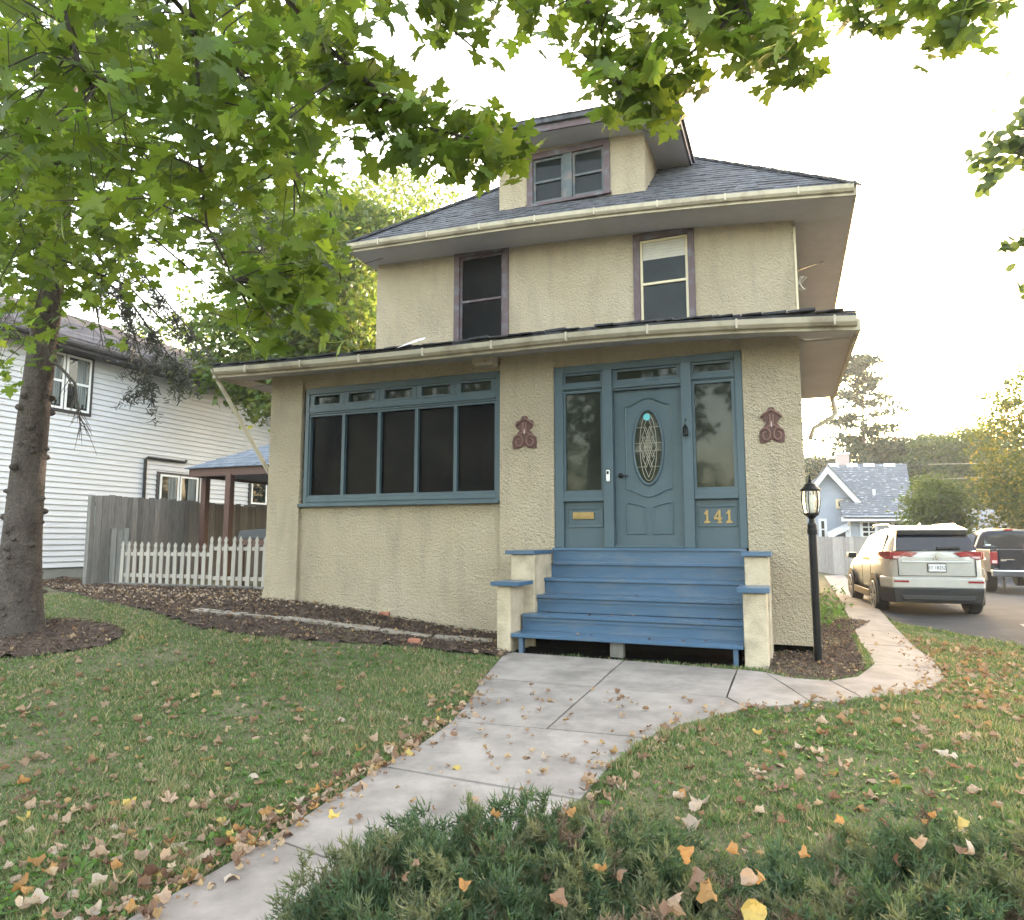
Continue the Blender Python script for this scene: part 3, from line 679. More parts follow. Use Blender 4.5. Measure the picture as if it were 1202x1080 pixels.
for i in range(5):
    a, b = ia + i * st, ia + (i + 1) * st
    g = MB(); g.box(a + .025, b - .025, yw + .05, yw + .056, 2.18, 3.445); part('pane', g, M['screen'], pw)
    g = MB(); g.box(a + .0, a + .026, yw - .012, yw + .06, 2.157, 3.468); g.box(b - .026, b - .0, yw - .012, yw + .06, 2.157, 3.468); g.box(a + .026, b - .026, yw - .012, yw + .06, 3.44, 3.468); g.box(a + .026, b - .026, yw - .012, yw + .06, 2.157, 2.185)
    part('screen_frame', g, M['blue'], pw)
    g = MB(); g.box(a + .085, b - .085, yw + .05, yw + .056, 3.632, 3.77); part('transom_pane', g, M['glass_green'], pw)
    g = MB(); g.box(a + .002, a + .085, yw - .015, yw + .1, 3.602, 3.798); g.box(b - .085, b - .002, yw - .015, yw + .1, 3.602, 3.798); g.box(a + .085, b - .085, yw - .015, yw + .1, 3.602, 3.632); g.box(a + .085, b - .085, yw - .015, yw + .1, 3.77, 3.798)
    part('transom_frame', g, M['blue'], pw)

# entry: frame, side lights, transoms, panels
ey = D1 + .03
zt = 3.86
EB = 1.39
t = MB()
for a, b in ((-2.965, -2.84), (-0.585, -0.495)): t.box(a, b, ey - .03, ey + .15, EB, zt)
for a, b in ((-2.275, -2.145), (-1.245, -1.115)): t.box(a, b, ey - .075, ey + .15, EB, zt - .10)
t.box(-2.84, -.585, ey - .03, ey + .15, zt - .10, zt)
for a, b in ((-2.84, -2.275), (-1.115, -.585)):
    t.box(a, b, ey - .022, ey + .15, 3.52, 3.60); t.box(a, b, ey - .04, ey - .0, 3.535, 3.57)
    t.box(a, b, ey - .022, ey + .15, 2.02, 2.12); t.box(a, b, ey - .055, ey - .0, 2.00, 2.04)
t.box(-2.145, -1.245, ey - .022, ey + .15, 3.47, 3.58); t.box(-2.145, -1.245, ey - .045, ey, 3.50, 3.54)
t.box(-2.145, -1.245, ey - .05, ey + .15, EB, EB + .03)
en = part('entry_frame', t, M['blue'], bevel=.006)
for a, b in ((-2.84, -2.275), (-1.115, -.585)):
    g = MB()
    for c, d in ((a + .001, a + .03), (b - .045, b - .001)):
        g.box(c, d, ey - .005, ey + .06, 2.121, 3.519); g.box(c, d, ey - .005, ey + .06, 3.601, 3.759)
    for c, d in ((2.121, 2.15), (3.48, 3.519), (3.601, 3.63), (3.73, 3.759)): g.box(a + .03, b - .045, ey - .005, ey + .06, c, d)
    part('sidelight_frame', g, M['blue'], en)
    g = MB(); g.box(a + .03, b - .045, ey + .03, ey + .036, 2.15, 3.48); part('sidelight_pane', g, M['glass_green'], en)
    g = MB(); g.box(a + .03, b - .045, ey + .03, ey + .036, 3.63, 3.73); part('transom_pane', g, M['glass_green'], en)
    g = MB(); g.box(a, b, ey + .02, ey + .05, EB, 2.0); part('lower_panel', g, M['blue'], en)
    g = MB()
    for c, d, e, f in ((a + .05, b - .05, 1.90, 1.925), (a + .05, b - .05, 1.655, 1.68), (a + .03, a + .052, 1.655, 1.925), (b - .052, b - .03, 1.655, 1.925)): g.box(c, d, ey + .002, ey + .02, e, f)
    part('panel_moulding', g, M['blue'], en, bevel=.004)
g = MB(); g.box(-2.145, -1.245, ey + .0, ey + .06, 3.581, 3.62); g.box(-2.145, -1.245, ey, ey + .06, 3.73, 3.759); g.box(-2.145, -2.09, ey, ey + .06, 3.62, 3.73); g.box(-1.30, -1.245, ey, ey + .06, 3.62, 3.73); part('sidelight_frame', g, M['blue'], en)
g = MB(); g.box(-2.09, -1.30, ey + .03, ey + .036, 3.62, 3.73); part('transom_pane', g, M['glass_green'], en)
# door
dd = ey + .035
ox, oz, orx, orz = -1.695, 2.70, .175, .475
t = MB(); t.box(-2.14, -1.25, dd, dd + .045, EB + .031, 3.468)
door = part('front_door', t, M['blue'])
def loop_tube(pts, rad, n=6, y=None): return MB().tube([(p[0], y if y is not None else dd - .004, p[1]) for p in pts], rad, n)
el = [(ox + orx * math.cos(t), oz + orz * math.sin(t)) for t in np.linspace(0, 2 * PI, 49)]
part('oval_rim', MB().tube([(x, dd - .008, z) for x, z in [(ox + (orx + .018) * math.cos(t), oz + (orz + .018) * math.sin(t)) for t in np.linspace(0, 2 * PI, 49)]], .019, 8, cap=False), M['blue'], door, smooth_=True)
g = MB(); g.prism([(x, dd - .006, z) for x, z in el[:-1]], (0, .004, 0)); part('oval_pane', g, M['glass_green'], door)
g = MB()
def seg(a, b, r=.0035): g.tube([(a[0], dd - .010, a[1]), (b[0], dd - .010, b[1])], r, 4)
for row in range(-2, 3):                                      # diamond lattice in the middle
    for cxx in ((0,) if abs(row) == 2 else (-.055, 0, .055) if row == 0 else (-.028, .028)):
        c0, hw_, hh_ = (ox + cxx, oz + row * .13), .052, .14
        for a_, b_ in (((0, hh_), (hw_, 0)), ((hw_, 0), (0, -hh_)), ((0, -hh_), (-hw_, 0)), ((-hw_, 0), (0, hh_))): seg((c0[0] + a_[0], c0[1] + a_[1]), (c0[0] + b_[0], c0[1] + b_[1]))
g.tube([(ox + orx * .62 * math.cos(t), dd - .010, oz + orz * .93 * math.sin(t)) for t in np.linspace(0, 2 * PI, 41)], .0035, 4, cap=False)
for zz in (-.26, -.05, .05, .26):
    h_ = orx * math.sqrt(max(0, 1 - (zz / orz) ** 2))
    seg((ox - h_, oz + zz), (ox - .06, oz + zz)); seg((ox + .06, oz + zz), (ox + h_, oz + zz))
part('leading', g, M['came'], door)
g = MB(); g.prism([(ox - .01 + .046 * math.cos(t), dd - .016, 3.095 + .046 * math.sin(t)) for t in np.linspace(0, 2 * PI, 20, endpoint=False)], (0, .003, 0)); part('sticker', g, M['teal'], door)
def arch(xa, xb, za, h, n=14): return [(xa + (xb - xa) * i / n, za + h * (0.5 - 0.5 * math.cos(2 * PI * i / n))) for i in range(n + 1)]
g = MB(); up = [(-1.99, 2.15)] + [(-1.99, 3.25)] + arch(-1.99, -1.40, 3.25, .10) + [(-1.40, 2.15)] + [(x, z) for x, z in reversed(arch(-1.99, -1.40, 2.15, -.10))]
g.tube([(x, dd - .004, z) for x, z in up], .014, 6); part('upper_moulding', g, M['blue'], door)
for a, b, s in ((-1.99, -1.74, 1), (-1.655, -1.40, -1)):
    pts = [(a, 1.57), (b, 1.57)]
    top = [(a + (b - a) * i / 8, 1.92 + .05 * (1 - math.cos(PI * (i / 8 if s < 0 else 1 - i / 8))) * .5 * 1.0) for i in range(9)]
    top = [(a + (b - a) * i / 8, 1.91 + .06 * math.sin(PI / 2 * ((1 - i / 8) if s > 0 else (i / 8)))) for i in range(9)]
    g = MB(); g.tube([(x, dd - .004, z) for x, z in [(a, 1.57)] + top + [(b, 1.57), (a, 1.57)]], .013, 6); part('lower_moulding', g, M['blue'], door)
    g = MB(); g.prism([(x, dd - .006, z) for x, z in [(a + .045, 1.615)] + [(min(max(x, a + .045), b - .045), z - .045) for x, z in top] + [(b - .045, 1.615)]], (0, .005, 0)); part('raised_field', g, M['blue'], door)
g = MB(); g.lathe([(.001, -.01), (.035, -.01), (.035, .012), (.02, .02), (.018, .05), (.001, .05)], 14); 
kb = MB(); kb.v = [(-2.065 + x, dd - z, 2.335 + y) for x, y, z in g.v]; kb.f = g.f; kb.bar((-2.065, dd - .045, 2.335), (-1.96, dd - .05, 2.325), .018, .016); part('door_handle', kb, M['black'], door, smooth_=False)
g = MB(); g.box(-2.235, -2.185, ey - .10, ey - .075, 2.255, 2.405); db = part('doorbell', g, M['white'], bevel=.012)
g = MB(); g.box(-2.225, -2.195, ey - .104, ey - .1002, 2.35, 2.39); part('camera_eye', g, M['black'], db)
g = MB(); g.box(-2.72, -2.43, ey - .006, ey + .02, 1.765, 1.86); ms = part('mail_slot', g, M['brass'], bevel=.006)
g = MB(); g.box(-2.69, -2.46, ey - .012, ey - .0062, 1.788, 1.838); part('slot_flap', g, M['brass'], ms, bevel=.004)
# house number 141
def digit_one(x, z):
    return [(x - .055, z), (x + .055, z), (x + .055, z + .026), (x + .022, z + .03), (x + .022, z + .165), (x - .008, z + .165), (x - .05, z + .125), (x - .05, z + .105), (x - .018, z + .118), (x - .018, z + .03), (x - .055, z + .026)]
NX_ = [at_y(q_, 610, ey)[0] for q_ in (830, 843, 856)]
for x in (NX_[0], NX_[2]):
    g = MB(); g.prism([(x + (a - x) * .66, ey + .004, b) for a, b in digit_one(x, 1.70)], (0, .016, 0)); part('number_one', g, M['brass'])
g = MB(); x, z = NX_[1], 1.70
for pl in ([(x + .006, z), (x + .042, z), (x + .042, z + .165), (x + .006, z + .165)], [(x - .07, z + .045), (x + .006, z + .045), (x + .006, z + .072), (x - .07, z + .072)], [(x + .042, z + .045), (x + .066, z + .045), (x + .066, z + .072), (x + .042, z + .072)],
           [(x - .07, z + .072), (x - .035, z + .072), (x + .006, z + .13), (x + .006, z + .165)], [(x - .015, z), (x + .006, z), (x + .006, z + .018), (x - .015, z + .018)], [(x + .042, z), (x + .062, z), (x + .062, z + .018), (x + .042, z + .018)]):
    g.prism([(x + (a - x) * .72, ey + .004, b) for a, b in pl], (0, .016, 0))
part('number_four', g, M['brass'])
# downspouts
g = MB(); a = at_y(256, 447, YE + .1); g.tube([(-8.5, YE + .0, zporch(-8.5) + .0), tuple(a), (-7.92, 9.25, 2.45), (-7.90, 9.45, 2.3), (-7.90, 9.45, .6)], [.035, .035, .035, .035, .035], 8); part('downspout', g, M['gutter'])
g = MB(); g.tube([tuple(at_y(*q_)) for q_ in ((976, 466, 13.4), (981, 482, 13.4), (978, 489, 13.38), (955, 503, 13.3), (951, 515, 13.2))], .04, 8); part('downspout', g, M['gutter'], smooth_=True)
fl = thing('floodlight', 'flat pale light box under the porch soffit above the screened window', 'light fixture', (-3.95, 8.95, 3.97))
g = MB(); g.box(-4.12, -3.80, 8.82, 9.06, 3.985, 4.10); g.hexa([(-4.08, 8.85, 3.95), (-3.84, 8.85, 3.95), (-3.84, 9.04, 3.95), (-4.08, 9.04, 3.95), (-4.12, 8.82, 3.985), (-3.80, 8.82, 3.985), (-3.80, 9.06, 3.985), (-4.12, 9.06, 3.985)]); g.build('housing', M['gutter'], fl)
# iron scroll plaques on the two piers
def plaque(cx, y, cz, s, label, xs_=.8):
    p = thing('wall_plaque', label, 'wall ornament', (cx, y, cz), group='brown scroll plaques beside the door')
    half = [(0, 1.0), (.10, 1.0), (.14, .93), (.20, .88), (.30, .86), (.36, .80), (.33, .66), (.26, .60), (.20, .56), (.34, .44), (.47, .33), (.50, .2), (.47, .0), (.30, .0), (.16, .03), (.0, .10)]
    out = [(x, z) for x, z in half] + [(-x, z) for x, z in reversed(half[1:-1])]
    g = MB(); g.prism([(cx + x * s * xs_, y - .012, cz + z * s) for x, z in out], (0, .012, 0)); g.build('backplate', M['rust'], p, bevel=.004)
    for sg in (-1, 1):
        g = MB(); sp = [(sg * (.06 + .0 * t), .80 - .3 * t) for t in np.linspace(0, 1, 5)]
        c0 = (sg * .24, .22); sp += [(c0[0] + sg * math.cos(a) * r * -1, c0[1] + math.sin(a) * r * 1.0) for a, r in zip(np.linspace(PI * .8, -PI * 1.6, 22), np.linspace(.22, .07, 22))]
        g.tube([(cx + x * s * xs_, y - .018, cz + z * s) for x, z in sp], .03 * s, 6); g.build('scroll', M['rusthighlight'], p, smooth_=True)
    g = MB(); g.prism([(cx, y - .017, cz + .62 * s), (cx + .05 * s, y - .017, cz + .53 * s), (cx, y - .017, cz + .44 * s), (cx - .05 * s, y - .017, cz + .53 * s)], (0, .005, 0)); g.build('diamond', M['clearlens'], p)
    g = MB(); g.tube([(cx - .28 * s, y - .016, cz + .72 * s), (cx - .12 * s, y - .018, cz + .86 * s), (cx, y - .018, cz + .93 * s), (cx + .12 * s, y - .018, cz + .86 * s), (cx + .28 * s, y - .016, cz + .72 * s)], .035 * s, 6); g.build('crest', M['rusthighlight'], p, smooth_=True)
a = at_y(616, 527, D1 - .012); plaque(a[0], D1 - .012, a[2], .46, 'brown scroll plaque on the pier between screened window and door', .8)
a = at_y(906.5, 520, D1 - .012); plaque(a[0], D1 - .012, a[2], .44, 'brown scroll plaque on the corner pier by the lamp post', .68)
# small dark lantern hung on the door post
ln = thing('hanging_lantern', 'tiny dark lantern hung on the blue post beside the door', 'lantern', (-1.195, ey - .10, 2.80))
g = MB(); g.lathe([(.001, 0), (.032, .0), (.036, .02), (.030, .09), (.034, .10), (.012, .135), (.004, .15), (.001, .15)], 10, (-1.195, ey - .12, 2.80)); g.build('lantern_body', M['black'], ln)
g = MB(); g.tube([(-1.195, ey - .12, 2.95), (-1.195, ey - .12, 3.0), (-1.19, ey - .10, 3.02), (-1.18, ey - .078, 3.01)], .005, 6); g.build('hook', M['black'], ln)

# ------------------------------------------------------------------ front steps
steps = thing('front_steps', 'wide blue wooden front steps rising to the entry between stucco side walls', 'steps', (-1.8, 7.8, 0.17))
TR = [(8.93, 1.205, -2.97), (8.65, 1.005, -3.03), (8.37, .81, -3.06), (8.09, .60, -3.09), (7.78, .40, -3.11)]
sxr = -.515
g = MB(); g.box(-2.985, sxr, 8.985, 9.02, 1.20, 1.385); g.box(-2.985, sxr, 8.955, 9.02, 1.355, 1.388); g.build('sill_board', M['stepblue'], steps)
for i, (y, z, xl) in enumerate(TR):
    yn = TR[i - 1][0] if i else 8.98
    g = MB(); g.box(xl, sxr, y - .0, yn + .04, z - .042, z)
    g.build('tread', M['stepblue'], steps, bevel=.006)
    g = MB(); g.box(xl + .015, sxr - .002, yn + .005 + .03, yn + .06, z + .001, (TR[i - 1][1] if i else 1.20) - .043); g.build('riser', M['stepblue'], steps)
    if i in (3, 4):
        g = MB(); g.box(xl + .02, sxr - .004, yn + .018, yn + .0345, (TR[i - 1][1]) - .085, (TR[i - 1][1]) - .055); g.build('batten', M['stepblue'], steps)
for x in (-3.03, -.62):
    g = MB(); g.box(x, x + .05, 7.83, 7.90, .17, .357); g.build('leg', M['stepblue'], steps)
g = MB(); g.box(-1.95, -1.80, 7.88, 7.98, .12, .355); g.build('support_block', M['oldboard'], steps)
g = MB(); g.box(-3.06, sxr - .01, 8.34, 8.40, .10, .60); g.build('painted_shade_back', M['shadeblack'], steps); g = MB(); g.box(-3.06, sxr - .01, 7.86, 8.34, .10, .186); g.build('painted_shade_floor', M['shadeblack'], steps)  # near-black boxes added to paint in the gloom beneath the treads
# side walls with caps
def sidewall(x0, x1, xs0, xs1, low_, m_in):
    pass
g = MB(); g.hexa([(-3.30, 7.80, .08), (-3.125, 7.80, .08), (-3.125, 8.25, .08), (-3.30, 8.25, .08), (-3.30, 7.80, .95), (-3.125, 7.80, .95), (-3.125, 8.25, .95), (-3.30, 8.25, .95)])
sw = g.build('side_wall', M['stucco_white'], steps, bevel=.015)
g = MB(); g.box(-3.35, -2.99, 7.72, 8.22, .951, .998); g.build('cap', M['stepblue'], sw, bevel=.005)
g = MB(); g.hexa([(-3.32, 8.30, .08), (-3.0, 8.30, .08), (-3.0, 8.98, .08), (-3.32, 8.98, .08), (-3.32, 8.30, 1.31), (-3.0, 8.30, 1.31), (-3.0, 8.98, 1.31), (-3.32, 8.98, 1.31)])
sw = g.build('side_wall', M['stucco_white'], steps, bevel=.015)
g = MB(); g.box(-3.38, -2.985, 8.25, 8.97, 1.311, 1.36); g.build('cap', M['stepblue'], sw, bevel=.005)
g = MB(); g.box(-.505, -.27, 7.80, 8.25, .08, .945); sw = g.build('side_wall', M['stucco_white'], steps, bevel=.015)
g = MB(); g.box(-.555, -.235, 7.73, 8.22, .946, .998); g.build('cap', M['stepblue'], sw, bevel=.005)
g = MB(); g.box(-.505, -.25, 8.30, 8.96, .08, 1.31); sw = g.build('side_wall', M['stucco_white'], steps, bevel=.015)
g = MB(); g.box(-.535, -.215, 8.24, 8.955, 1.311, 1.36); g.build('cap', M['stepblue'], sw, bevel=.005)
# ------------------------------------------------------------------ neighbouring house on the left
NXW = -17.0
nb = thing('neighbour_house', 'two-storey white vinyl sided house with dark eave behind the leaning tree trunk', 'house', (NXW, 16, 0.5))
NB = (NXW, 16, 0.5)
YA, YB = 7.5, 25.0
m = MB(); m.box(NXW - 9, NXW - .06, YA, YB, .3, 6.4); m.build('wall', M['siding'], nb)
m = MB(); m.box(NXW - .055, NXW - .01, YA, YB, .30, .80); m.build('foundation', M['foundation'], nb)
wins = [(at_x(40, 450, NXW)[1], at_x(105, 450, NXW)[1], at_x(80, 482, NXW)[2], at_x(80, 417, NXW)[2]),
        (at_x(185, 570, NXW)[1], at_x(231, 570, NXW)[1], at_x(200, 596, NXW)[2], at_x(200, 558, NXW)[2]),
        (at_x(293, 570, NXW)[1], at_x(312, 570, NXW)[1], at_x(300, 592, NXW)[2], at_x(300, 566, NXW)[2])]
z = .80; EXP = .142
bm_v = []
while z < 6.3:
    m = MB(); m.prism([(NXW - .05, YA, z), (NXW + .030, YA, z), (NXW + .030, YA, z + .014), (NXW - .0, YA, z + EXP), (NXW - .05, YA, z + EXP)], (0, YB - YA, 0)); m.build('siding_board', M['siding'], nb); z += EXP
def nwin(w, n):
    y0, y1, z0, z1 = w
    t = MB(); t.box(NXW - .02, NXW + .055, y0 - .07, y1 + .07, z0 - .07, z1 + .07); o = t.build('window_casing', M['darkfascia'], nb)
    st = (y1 - y0) / n
    for i in range(n):
        a, b = y0 + i * st + .02, y0 + (i + 1) * st - .02; zm = (z0 + z1) / 2; f = .055
        t = MB(); t.box(NXW + .056, NXW + .085, a, a + f, z0, z1); t.box(NXW + .056, NXW + .085, b - f, b, z0, z1); t.box(NXW + .056, NXW + .085, a + f, b - f, z0, z0 + f); t.box(NXW + .056, NXW + .085, a + f, b - f, z1 - f, z1)
        if n == 2 and w is wins[0]: t.box(NXW + .056, NXW + .083, a + f, b - f, zm - .03, zm + .03)
        t.build('window_frame', M['vinyl'], o)
        g = MB(); g.box(NXW + .0565, NXW + .064, a + f, b - f, z0 + f, z1 - f); g.build('pane', M['glass'], o)
        g = MB(); k = 5
        for q in range(k):
            yy = a + f + .02 + (b - a - 2 * f) * (.40 + .5 * q / k); g.box(NXW + .0645, NXW + .067, yy, yy + .05, z0 + f + .05 + .1 * (q % 2), z1 - f)
        if w is not wins[2]: g.build('curtain', M['curtain'], o)
nwin(wins[0], 2); nwin(wins[1], 2); nwin(wins[2], 1)
m = MB(); m.box(NXW - .05, NXW + .55, YA - .5, YB, 6.22, 6.27); m.build('soffit', M['darkfascia'], nb)
m = MB(); m.box(NXW + .55, NXW + .60, YA - .5, YB, 6.20, 6.40); m.build('fascia', M['darkfascia'], nb)
m = MB(); m.tube([(NXW + .66, YA - .5, 6.34), (NXW + .66, YB, 6.30)], .06, 8); m.build('gutter', M['darkfascia'], nb)
m = MB(); m.hexa([(NXW - 4.2, YA - .5, 8.55), (NXW + .66, YA - .5, 6.40), (NXW + .66, YB, 6.40), (NXW - 4.2, YB, 8.55), (NXW - 4.2, YA - .5, 8.63), (NXW + .66, YA - .5, 6.46), (NXW + .66, YB, 6.46), (NXW - 4.2, YB, 8.63)])
m.hexa([(NXW - 9.2, YA - .5, 6.4), (NXW - 4.2, YA - .5, 8.55), (NXW - 4.2, YB, 8.55), (NXW - 9.2, YB, 6.4), (NXW - 9.2, YA - .5, 6.46), (NXW - 4.2, YA - .5, 8.63), (NXW - 4.2, YB, 8.63), (NXW - 9.2, YB, 6.46)])
nrf = m.build('roof', M['purpleroof'], nb)
m = MB(); s = 0
sl = math.hypot(4.86, 2.17)
for r in range(34):
    t0 = r / 34; y = YA - .5 - random.random() * .3
    while y < YB:
        w = random.uniform(.5, 1.1); a, b = max(y, YA - .5), min(y + w - .01, YB); y += w
        if b <= a: continue
        h = random.uniform(.015, .03); x0 = NXW + .68 - 4.86 * t0; z0 = 6.465 + 2.17 * t0; x1 = x0 - 4.86 / 34 * 1.2; z1 = z0 + 2.17 / 34 * 1.2
        m.add([(x0, a, z0), (x0, b, z0), (x0, b, z0 + h), (x0, a, z0 + h), (x1, b, z1 + .003), (x1, a, z1 + .003)], [(0, 1, 2, 3), (3, 2, 4, 5)])
m.build('shingles', M['purpleroof'], nrf, kind='stuff')
p0, p1, p2_ = at_x(167, 592, NXW), at_x(169, 537, NXW), at_x(217, 539, NXW)
m = MB(); m.tube([(NXW + .07, p0[1], .9), (NXW + .07, p1[1], p1[2] - .06), (NXW + .07, p1[1] + .08, p1[2]), (NXW + .07, p2_[1] - .05, p1[2]), (NXW + .07, p2_[1], p1[2] + .05)], .045, 8); m.build('conduit_pipe', M['pvc'], nb)

# ------------------------------------------------------------------ fences on the left
FX = -13.6
pf = thing('privacy_fence', 'tall weathered grey board fence running back along the white sided house', 'fence', (FX, 10.6, .5))
y = 10.45; i = 0
while y < 21:
    w = random.uniform(.125, .15); zt_ = 2.44 + random.uniform(-.03, .03) - .01 * (y - 10.5); x = FX + random.uniform(-.006, .006); lean = random.uniform(-.012, .012)
    m = MB(); m.hexa([(x, y, .50), (x + .022, y, .50), (x + .022, y + w, .50), (x, y + w, .50), (x, y + lean, zt_), (x + .022, y + lean, zt_), (x + .022, y + w + lean, zt_ + .006), (x, y + w + lean, zt_ + .006)]); m.build('board', M['oldboard'], pf); y += w + random.uniform(.002, .009); i += 1
for zz in (.8, 1.5, 2.2):
    m = MB(); m.box(FX - .05, FX - .008, 10.45, 21, zz, zz + .085); m.build('rail', M['oldboard'], pf)
m = MB(); m.box(FX - .10, FX + .0, 10.34, 10.44, .45, 2.42); m.build('post', M['oldboard'], pf)

FY_ = 10.8
lf = thing('low_board_fence', 'short grey board fence panel left of the white pickets', 'fence', (-13.6, FY_, .5))
xx = at_y(102, 650, FY_)[0]; x = xx; xend = at_y(144, 650, FY_)[0]
i = 0
while x < xend:
    m = MB(); t = 1.78 + random.uniform(-.03, .03) - .012 * i; le = random.uniform(-.01, .01)
    m.hexa([(x, FY_, .5), (x + .15, FY_, .5), (x + .15, FY_ + .022, .5), (x, FY_ + .022, .5), (x + le, FY_, t), (x + .15 + le, FY_, t), (x + .15 + le, FY_ + .022, t), (x + le, FY_ + .022, t)]); m.build('board', M['oldboard'], lf); x += .178; i += 1
for zz in (.75, 1.45):
    m = MB(); m.box(xx, xend, FY_ + .024, FY_ + .06, zz, zz + .08); m.build('rail', M['oldboard'], lf)
kf = thing('picket_fence', 'low off-white picket fence with pointed tops between the houses', 'fence', (-10.4, FY_, .55))
x = at_y(144, 650, FY_)[0] + .02; k = 0
pkm = None
while x < XL - .0:
    second = x > at_y(246, 650, FY_)[0]
    zb, ztp = (.60, 1.46 - .055 * (x + 12.9) / 3) if not second else (.60, 1.56)
    a = Matrix.Rotation(random.uniform(-.02, .02), 4, 'Y')
    w = .092; m = MB(); h = ztp - zb
    prof = [(-w / 2, 0), (w / 2, 0), (w / 2, h - .17), (w / 2 - .018, h - .15), (w / 2 - .012, h - .10), (w / 2 - .0, h - .075), (0, h), (-w / 2 + .0, h - .075), (-w / 2 + .012, h - .10), (-w / 2 + .018, h - .15), (-w / 2, h - .17)]
    pp = [a @ Vector((px_, 0, pz_)) for px_, pz_ in prof]
    m.prism([(x + q.x, FY_ - .03 + random.uniform(-.001, .001), zb + q.z) for q in pp], (0, .02, 0)); m.build('picket', M['picket'], kf); x += .188 + random.uniform(-.006, .006); k += 1
x0p, xm, x1p = at_y(144, 650, FY_)[0], at_y(246, 650, FY_)[0], XL
for a, b, zz in ((x0p, xm, .72), (x0p, xm, 1.16), (xm, x1p, .70), (xm, x1p, 1.28)):
    m = MB(); m.box(a, b, FY_ - .008, FY_ + .03, zz, zz + .075); m.build('rail', M['picket'], kf)
m = MB()
for a, b in ((x0p - .5, -10.9), (-10.88, -9.6), (-9.58, XL + .1)):
    m = MB(); m.box(a, b, FY_ - .10, FY_ + .02, .35, .60 + random.uniform(-.01, .01)); m.build('base_timber', M['oldboard'], kf)
# gazebo with reddish posts
gzb = thing('garden_gazebo', 'open garden gazebo with red-brown posts and blue-grey shingle hip roof behind the pickets', 'gazebo', (-10.8, 14.2, .5))
ge = at_y(222, 555, 12.6); gX0, gY0, gZ = ge[0], 12.6, ge[2] - .1
gX1, gY1 = gX0 + 4.4, gY0 + 4.4
for q in ((240, 12.75), (268.5, 12.3)):
    p = at_y(q[0], 600, q[1] + .35); m = MB(); w = .075; m.box(p[0] - w, p[0] + w, p[1] - w, p[1] + w, .5, gZ + .05); m.build('post', M['redpost'], gzb, bevel=.008)
for p in ((gX1 - .3, gY0 + .4), (gX0 + .5, gY1 - .3), (gX1 - .3, gY1 - .3)):
    m = MB(); m.box(p[0] - .07, p[0] + .07, p[1] - .07, p[1] + .07, .5, gZ + .05); m.build('post', M['redpost'], gzb, bevel=.008)
m = MB(); m.box(gX0, gX1, gY0, gY0 + .05, gZ, gZ + .19); m.build('fascia', M['redpost'], gzb)
m = MB(); m.box(gX0, gX0 + .05, gY0 + .05, gY1, gZ, gZ + .19); m.build('fascia', M['redpost'], gzb)
m = MB(); m.box(gX0 + .05, gX1, gY0 + .05, gY1, gZ + .06, gZ + .10); m.build('ceiling', M['darkfascia'], gzb)
ga = ((gX0 + gX1) / 2, (gY0 + gY1) / 2, gZ + 1.35); e_ = .08
m = MB(); q = [(gX0 - e_, gY0 - e_, gZ + .19), (gX1 + e_, gY0 - e_, gZ + .19), (gX1 + e_, gY1 + e_, gZ + .19), (gX0 - e_, gY1 + e_, gZ + .19)]
m.add(q + [ga], [(0, 1, 4), (1, 2, 4), (2, 3, 4), (3, 0, 4), (0, 3, 2, 1)]); gro = m.build('roof', M['blueroof'], gzb)
m = MB()
for r in range(14):
    for side in range(2):
        t = r / 14; a = Vector(q[0]).lerp(Vector(ga), t); b = (Vector(q[1]) if side == 0 else Vector(q[3])).lerp(Vector(ga), t)
        a2 = Vector(q[0]).lerp(Vector(ga), t + .085); b2 = (Vector(q[1]) if side == 0 else Vector(q[3])).lerp(Vector(ga), t + .085)
        n_ = max(2, int((b - a).length / .3))
        for i in range(n_):
            u0, u1 = i / n_, (i + 1) / n_ - .006; h = Vector((0, 0, random.uniform(.012, .024)))
            P4 = [a.lerp(b, u0), a.lerp(b, u1), a2.lerp(b2, u1), a2.lerp(b2, u0)]
            m.add([P4[0] + h, P4[1] + h, P4[2] + Vector((0, 0, .003)), P4[3] + Vector((0, 0, .003)), P4[0], P4[1]], [(0, 1, 2, 3), (4, 5, 1, 0)])
m.build('shingles', M['blueroof'], gro, kind='stuff')
gr = at_y(302, 620, 11.6)
gl = thing('covered_grill', 'dark covered grill on wooden cart behind the picket fence by the house corner', 'grill', (gr[0], 11.6, .53))
m = MB(); m.hexa([(gr[0] - .35, 11.4, 1.50), (gr[0] + .5, 11.4, 1.50), (gr[0] + .5, 11.9, 1.50), (gr[0] - .35, 11.9, 1.50), (gr[0] - .33, 11.45, 1.68), (gr[0] + .45, 11.45, 1.72), (gr[0] + .45, 11.85, 1.72), (gr[0] - .33, 11.85, 1.68)]); m.build('cover', M['carblack'], gl, bevel=.02)
m = MB(); m.box(gr[0] - .3, gr[0] + .5, 11.42, 11.88, 1.38, 1.498); m.build('shelf', M['redpost'], gl)
for dx in (-.26, .44):
    for yy in (11.46, 11.80): m = MB(); m.box(gr[0] + dx, gr[0] + dx + .05, yy, yy + .05, .52, 1.379); m.build('leg', M['redpost'], gl)

